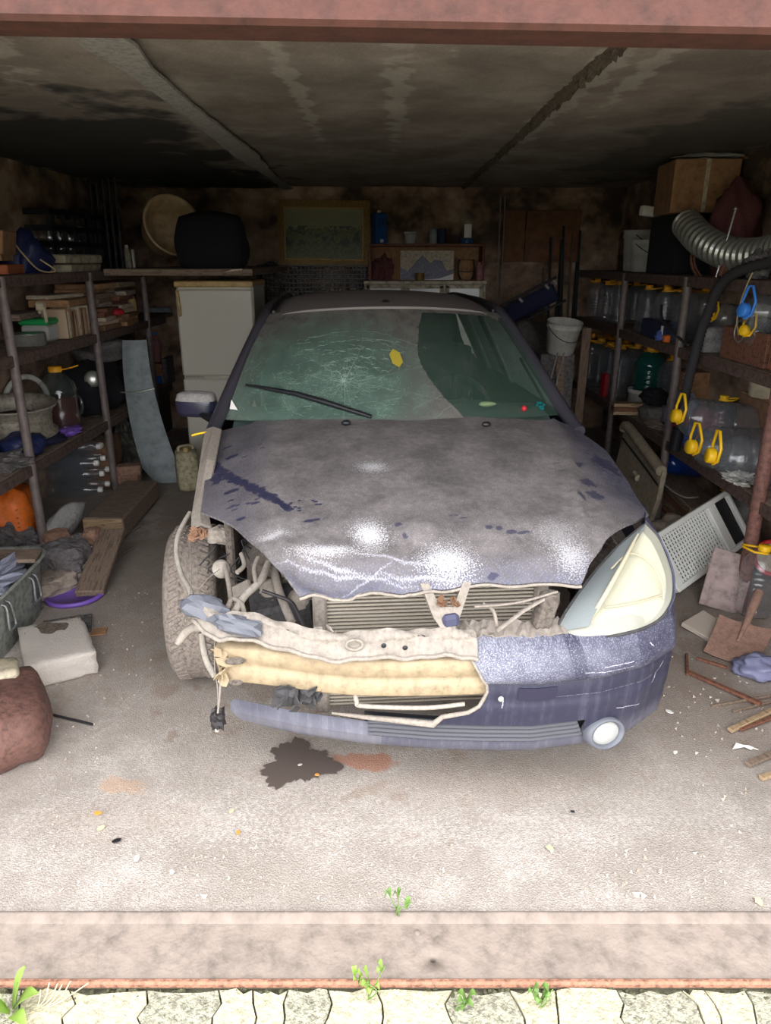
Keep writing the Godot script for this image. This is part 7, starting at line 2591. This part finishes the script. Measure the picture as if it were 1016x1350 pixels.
	box(st, Vector3(0, 0.07, 0), Vector3(0.25, 0.13, 0.8), 0.012, Basis(), 0.006)
	o = thing("wood_slab", "thick weathered timber slab with pale sawn end lying on the floor", "slab", Vector3(-1.745, 0.012, -4.55), Vector3(0, 1.5, 0))
	put("body", st, "old_wood", o)
	st = surf(false)
	box(st, Vector3(0, 0.07, 0.402), Vector3(0.238, 0.12, 0.006), 0.001)
	put("sawn_end", st, "pale_wood", o)
	var pa := Vector3(-1.567, 0.17, -3.874)
	var pb := Vector3(-1.517, 0.03, -3.338)
	st = surf(false)
	var v2 := pb - pa
	box(st, Vector3(0, 0, -v2.length() / 2), Vector3(0.14, 0.035, v2.length()), 0.005, Basis(), 0.003)
	o = solo("plank", st, "wood_along_z", "weathered plank slanting from the timber slab down to the purple lid", "plank", pa)
	o.basis = Basis.looking_at(v2.normalized(), Vector3.UP)
	var chunks := [[85, 727, 0.2, 0.13, 0.085, 0.1, "stone_dark", "big dark grey rounded stone on top of the rubble by the trough"], [115, 712, 0.16, 0.08, 0.05, 0.07, "stone_grey", "flat grey stone chunk behind the big dark stone"], [62, 770, 0.06, 0.14, 0.05, 0.1, "stone_dusty", "tan broken stone slab under the big dark stone"], [118, 700, 0.2, 0.055, 0.05, 0.045, "brick_clay", "pinkish square brick bat beside the leaning plank"], [75, 700, 0.2, 0.06, 0.05, 0.07, "brick_clay", "rosy brick piece at the foot of the second post"], [100, 745, 0.1, 0.08, 0.05, 0.08, "stone_dusty", "dusty stone wedge between dark stone and plank"], [50, 745, 0.12, 0.09, 0.08, 0.09, "stone_grey", "grey stone at the corner of the trough"], [90, 715, 0.03, 0.16, 0.07, 0.14, "stone_dusty", "low dusty rubble heap beneath the stones"]]
	var i := 0
	for e in chunks:
		lump_thing("stone", e[7], "stone", Vector3.ZERO, Vector3(e[3], e[4], e[5]), e[6], 0.3, 1.4, 40 + i, Vector3(0, 30 * i, 0), "rubble by the trough", false, 0.55)
		i += 1
	place("stone", [Vector3(-1.739, 0.07, -3.583), Vector3(-1.747, 0.05, -3.914), Vector3(-1.761, 0.006, -3.415), Vector3(-1.667, 0.12, -3.812), Vector3(-1.905, 0.08, -3.888), Vector3(-1.678, 0.006, -3.605), Vector3(-1.906, 0.03, -3.602), Vector3(-1.806, 0.006, -3.793)])
	lump_thing("work_boot", "grey dusty rubber boot lying on its side by the second post", "boot", Vector3(-1.91, 0.1, -4.057), Vector3(0.07, 0.08, 0.18), "stone_grey", 0.25, 1.6, 52, Vector3(25, -20, 0))
	lump_thing("grey_tarp", "dark crumpled tarpaulin behind the trough under the lower shelf", "tarpaulin", Vector3(-2.195, 0.006, -3.951), Vector3(0.16, 0.1, 0.12), "stone_dark", 0.7, 3.0, 53, Vector3.ZERO, "", false)
	for k in 3:
		st = surf()
		var a: Vector3 = [Vector3(-1.65, 0.01, -4.818), Vector3(-1.582, 0.01, -4.432), Vector3(-1.512, 0.01, -4.036)][k]
		tube(st, bend([a, a + Vector3(-0.06, 0.006, 0.25), a + Vector3(-0.16, 0.0, 0.5)]), 0.006, 5)
		solo("dry_stick", st, "old_wood", "thin dry stick beside the leaning plank, %s" % ["furthest from the camera", "middle one", "nearest the camera"][k], "stick", Vector3.ZERO, Vector3.ZERO, "dry sticks beside the plank")
	# jerrycan
	o = thing("jerrycan", "dusty cream plastic canister standing on the floor in front of fridge", "canister", Vector3(-1.485, 0.004, -5.2), Vector3(0, 20, 0))
	st = surf()
	lump(st, Vector3(0, 0.155, 0), Vector3(0.085, 0.16, 0.1), 0.02, 1.0, 61, Basis(), -0.97, 28, 20, true, 0.7)
	put("body", st, "jerrycan", o)
	st = surf()
	tube(st, bend([Vector3(-0.05, 0.3, 0.02), Vector3(-0.045, 0.335, 0.02), Vector3(0.045, 0.335, 0.0), Vector3(0.05, 0.3, 0.0)]), 0.012, 8)
	put("handle", st, "jerrycan", o)
	st = surf()
	lathe(st, [Vector2(0.02, 0.3), Vector2(0.02, 0.335), Vector2(0, 0.336)], 14, Transform3D(Basis(), Vector3(0.0, 0, 0.055)))
	put("cap", st, "yellow_trim", o)
	# brown enamel tank and rod in the left foreground
	o = thing("brown_tank", "chipped brown enamelled metal tank lying at the left foreground edge", "tank", Vector3(-1.36, 0.0, -2.18), Vector3(0, 24, 0))
	st = surf()
	lump(st, Vector3(0, 0.105, 0), Vector3(0.15, 0.12, 0.23), 0.12, 1.2, 63, Basis(), -0.9, 36, 24, true, 0.35)
	put("body", st, "brown_enamel", o)
	st = surf()
	lump(st, Vector3(-0.02, 0.2, -0.16), Vector3(0.08, 0.035, 0.09), 0.2, 1.6, 64, turned(Vector3(-10, 0, 0)), -2.0, 24, 14, true, 0.5)
	put("white_lining", st, "cream_paint", o)
	st = surf()
	tube(st, bend([Vector3(0.03, 0.2, -0.05), Vector3(0.09, 0.17, 0.05), Vector3(0.11, 0.12, 0.14)]), 0.018, 8, false, 0.4)
	put("fold", st, "brown_enamel", o)
	st = surf()
	tube(st, [Vector3(-1.298, 0.012, -2.34), Vector3(-1.091, 0.012, -2.269)], 0.005, 6)
	solo("iron_rod", st, "dark_metal", "thin dark iron rod on the floor beside the brown tank", "rod")
	# small things on the concrete
	st = surf(false)
	for k in 1400:
		var d := 1.5 + pow(rng.randf(), 1.3) * 2.0
		var p := Vector3(rng.randf_range(-0.62, 0.62) * d, 0.0, -d)
		var s := rng.randf_range(0.0014, 0.0036) * (1.8 if rng.randf() < 0.06 else 1.0)
		if p.x > 0.55 * d - 0.2:
			s *= 1.4
		if absf(p.x) > 1.75 or d > 1.7 and p.x > -1.0 and p.x < 1.05:
			continue
		p.y = 0.003
		var b := turned(Vector3(rng.randf_range(0, 360), rng.randf_range(0, 360), 0))
		var q := []
		for m in 4:
			q.append(p + b * (Vector3([1, -1, -1, 1][m], [1, 1, -1, -1][m], [1, -1, 1, -1][m]) * s * rng.randf_range(0.6, 1.3)))
		for f in [[0, 1, 2], [0, 2, 3], [0, 3, 1], [1, 3, 2]]:
			face_out(st, [q[f[0]], q[f[1]], q[f[2]]], (q[0] + q[1] + q[2] + q[3]) / 4.0)
	tag(put("grit", st, "pebble"), "pale grit and tiny stones scattered over the concrete floor", "grit", "", "stuff")
	var bits := [[128, 1072, "leaf_orange", 0.011, "small orange dry leaf on the floor in the left foreground"], [133, 1092, "leaf_dry", 0.01, "pale dry leaf below the orange one"], [180, 1132, "label_white", 0.012, "white flake of plaster in the left foreground"], [226, 1150, "label_white", 0.009, "white flake right of the larger plaster flake"], [418, 1021, "leaf_orange", 0.008, "tan flake lying in the oil stain"], [395, 1008, "pebble", 0.007, "pale flake at the edge of the oil stain"], [305, 1069, "leaf_dry", 0.009, "pale curled flake below the oil stain"], [314, 1097, "leaf_orange", 0.008, "tan curled flake in the middle foreground"], [882, 938, "label_white", 0.012, "white chip on the floor beside the bumper corner"], [55, 985, "label_white", 0.012, "white shell shaped chip beside the brown tank"], [890, 992, "label_white", 0.009, "white pebble right of the fog lamp"], [1000, 1188, "leaf_dry", 0.014, "dry leaf at the right end of the threshold"], [750, 1080, "leaf_dry", 0.012, "dry grass blade on the concrete, right half"], [755, 1070, "wire_dark", 0.006, "dark crumb near the dry grass blade"], [153, 1108, "dark_metal", 0.014, "dark splinter in the left foreground"]]
	i = 0
	for e in bits:
		st = surf(false)
		pts = []
		for k in 7:
			var a := TAU * k / 7
			pts.append(Vector2(cos(a) * e[3] * rng.randf_range(0.7, 1.4), sin(a) * e[3] * rng.randf_range(0.5, 0.9)))
		plate(st, pts, 0.003, Transform3D(turned(Vector3(-84, 40 * i, 0)), Vector3.ZERO))
		solo("floor_flake", st, e[2], e[4], "flake", BITS[i])
		i += 1


const BITS := [Vector3(-0.904, 0.008, -1.819), Vector3(-0.869, 0.008, -1.755), Vector3(-0.721, 0.008, -1.637), Vector3(-0.606, 0.008, -1.588), Vector3(-0.23, 0.012, -1.993), Vector3(-0.294, 0.012, -2.043), Vector3(-0.485, 0.008, -1.828), Vector3(-0.446, 0.008, -1.739), Vector3(1.09, 0.008, -2.356), Vector3(-1.223, 0.008, -2.142), Vector3(1.021, 0.008, -2.113), Vector3(1.011, 0.008, -1.49), Vector3(0.486, 0.008, -1.677), Vector3(0.589, 0.008, -1.825), Vector3(-0.805, 0.008, -1.706)]


func place(stem: String, spots: Array) -> void:
	for i in spots.size():
		var n: Node3D = get_node(stem if i == 0 else "%s_%03d" % [stem, i])
		n.position = spots[i]


# ---------------------------------------------------------------- weeds at the threshold
func blade(st: SurfaceTool, a: Vector3, b: Vector3, w: float, droop := 0.02) -> void:
	var g := []
	var side := (b - a).cross(Vector3.UP).normalized()
	for i in 8:
		var t := i / 7.0
		var p := a.lerp(b, t) + Vector3(0, droop * sin(t * PI), 0)
		var ww := w * sin(clampf(t * 0.93 + 0.07, 0, 1) * PI) * (1.0 - 0.25 * t)
		g.append([p - side * ww + Vector3(0, ww * 0.25, 0), p, p + side * ww + Vector3(0, ww * 0.25, 0)])
	sheet(st, g, 0.0006)


func weed(label: String, at: Vector3, leaves: Array, stems: Array, m := "leaf") -> void:
	var o := thing("weed", label, "weed", at)
	for e in stems:
		var st := surf()
		tube(st, bend(e), 0.0015, 5)
		put("stem", st, "leaf_dry" if stems.size() > 3 else "leaf_dark", o)
	for e in leaves:
		var st := surf()
		blade(st, e[0], e[1], e[2])
		put("leaf", st, m, o)


func make_plants() -> void:
	weed("broad leaved bright green weed at the lower left corner", Vector3(-0.87, -0.02, -1.2), [[Vector3(0, 0.01, 0), Vector3(0.07, 0.07, 0.0), 0.022], [Vector3(0, 0.02, 0), Vector3(0.035, 0.12, -0.03), 0.017], [Vector3(-0.01, 0.01, 0), Vector3(-0.02, 0.1, 0.01), 0.02], [Vector3(0.0, 0.01, 0.01), Vector3(0.06, 0.03, 0.05), 0.018], [Vector3(0.0, 0.02, 0.01), Vector3(-0.05, 0.06, 0.03), 0.02]], [[Vector3.ZERO, Vector3(0.01, 0.03, 0), Vector3(0.02, 0.09, -0.01)]])
	var lv := []
	var sm := []
	var R := RandomNumberGenerator.new()
	R.seed = 4
	for k in 6:
		sm.append([Vector3(R.randf_range(-0.01, 0.02), 0, 0), Vector3(0.03 + 0.01 * k, 0.03, -0.01), Vector3(0.03 + 0.02 * k, R.randf_range(0.03, 0.1), -0.03 + R.randf_range(-0.03, 0.02))])
	weed("dry thin grass stalks beside the broad leaved weed", Vector3(-0.84, -0.02, -1.2), [], sm)
	for e in [["small spindly weed growing on the threshold seam in the middle", Vector3(0.034, 0, -1.445), 0.06, 9, 0.006], ["low yellowish weed at the threshold front edge, middle", Vector3(-0.041, 0, -1.221), 0.07, 12, 0.007], ["tiny green seedling between the pale stones", Vector3(0.173, -0.01, -1.198), 0.03, 5, 0.009], ["little leafy green plant between the stones, right of middle", Vector3(0.359, -0.01, -1.207), 0.06, 9, 0.008]]:
		lv = []
		sm = []
		var h: float = e[2]
		for k in 3:
			sm.append([Vector3.ZERO, Vector3(R.randf_range(-0.3, 0.3) * h, h * 0.5, R.randf_range(-0.2, 0.2) * h), Vector3(R.randf_range(-0.6, 0.6) * h, h, R.randf_range(-0.5, 0.2) * h)])
		for k in int(e[3]):
			var s: Array = sm[k % 3]
			var a: Vector3 = s[0].lerp(s[2], R.randf_range(0.2, 1.0))
			var d := Vector3(R.randf_range(-1, 1), R.randf_range(0.1, 0.9), R.randf_range(-1, 1)).normalized()
			lv.append([a, a + d * float(e[4]) * 3.0, e[4]])
		weed(e[0], e[1], lv, sm, "leaf" if k_even(int(e[3])) else "leaf_dark")


func k_even(k: int) -> bool:
	return k % 2 == 0
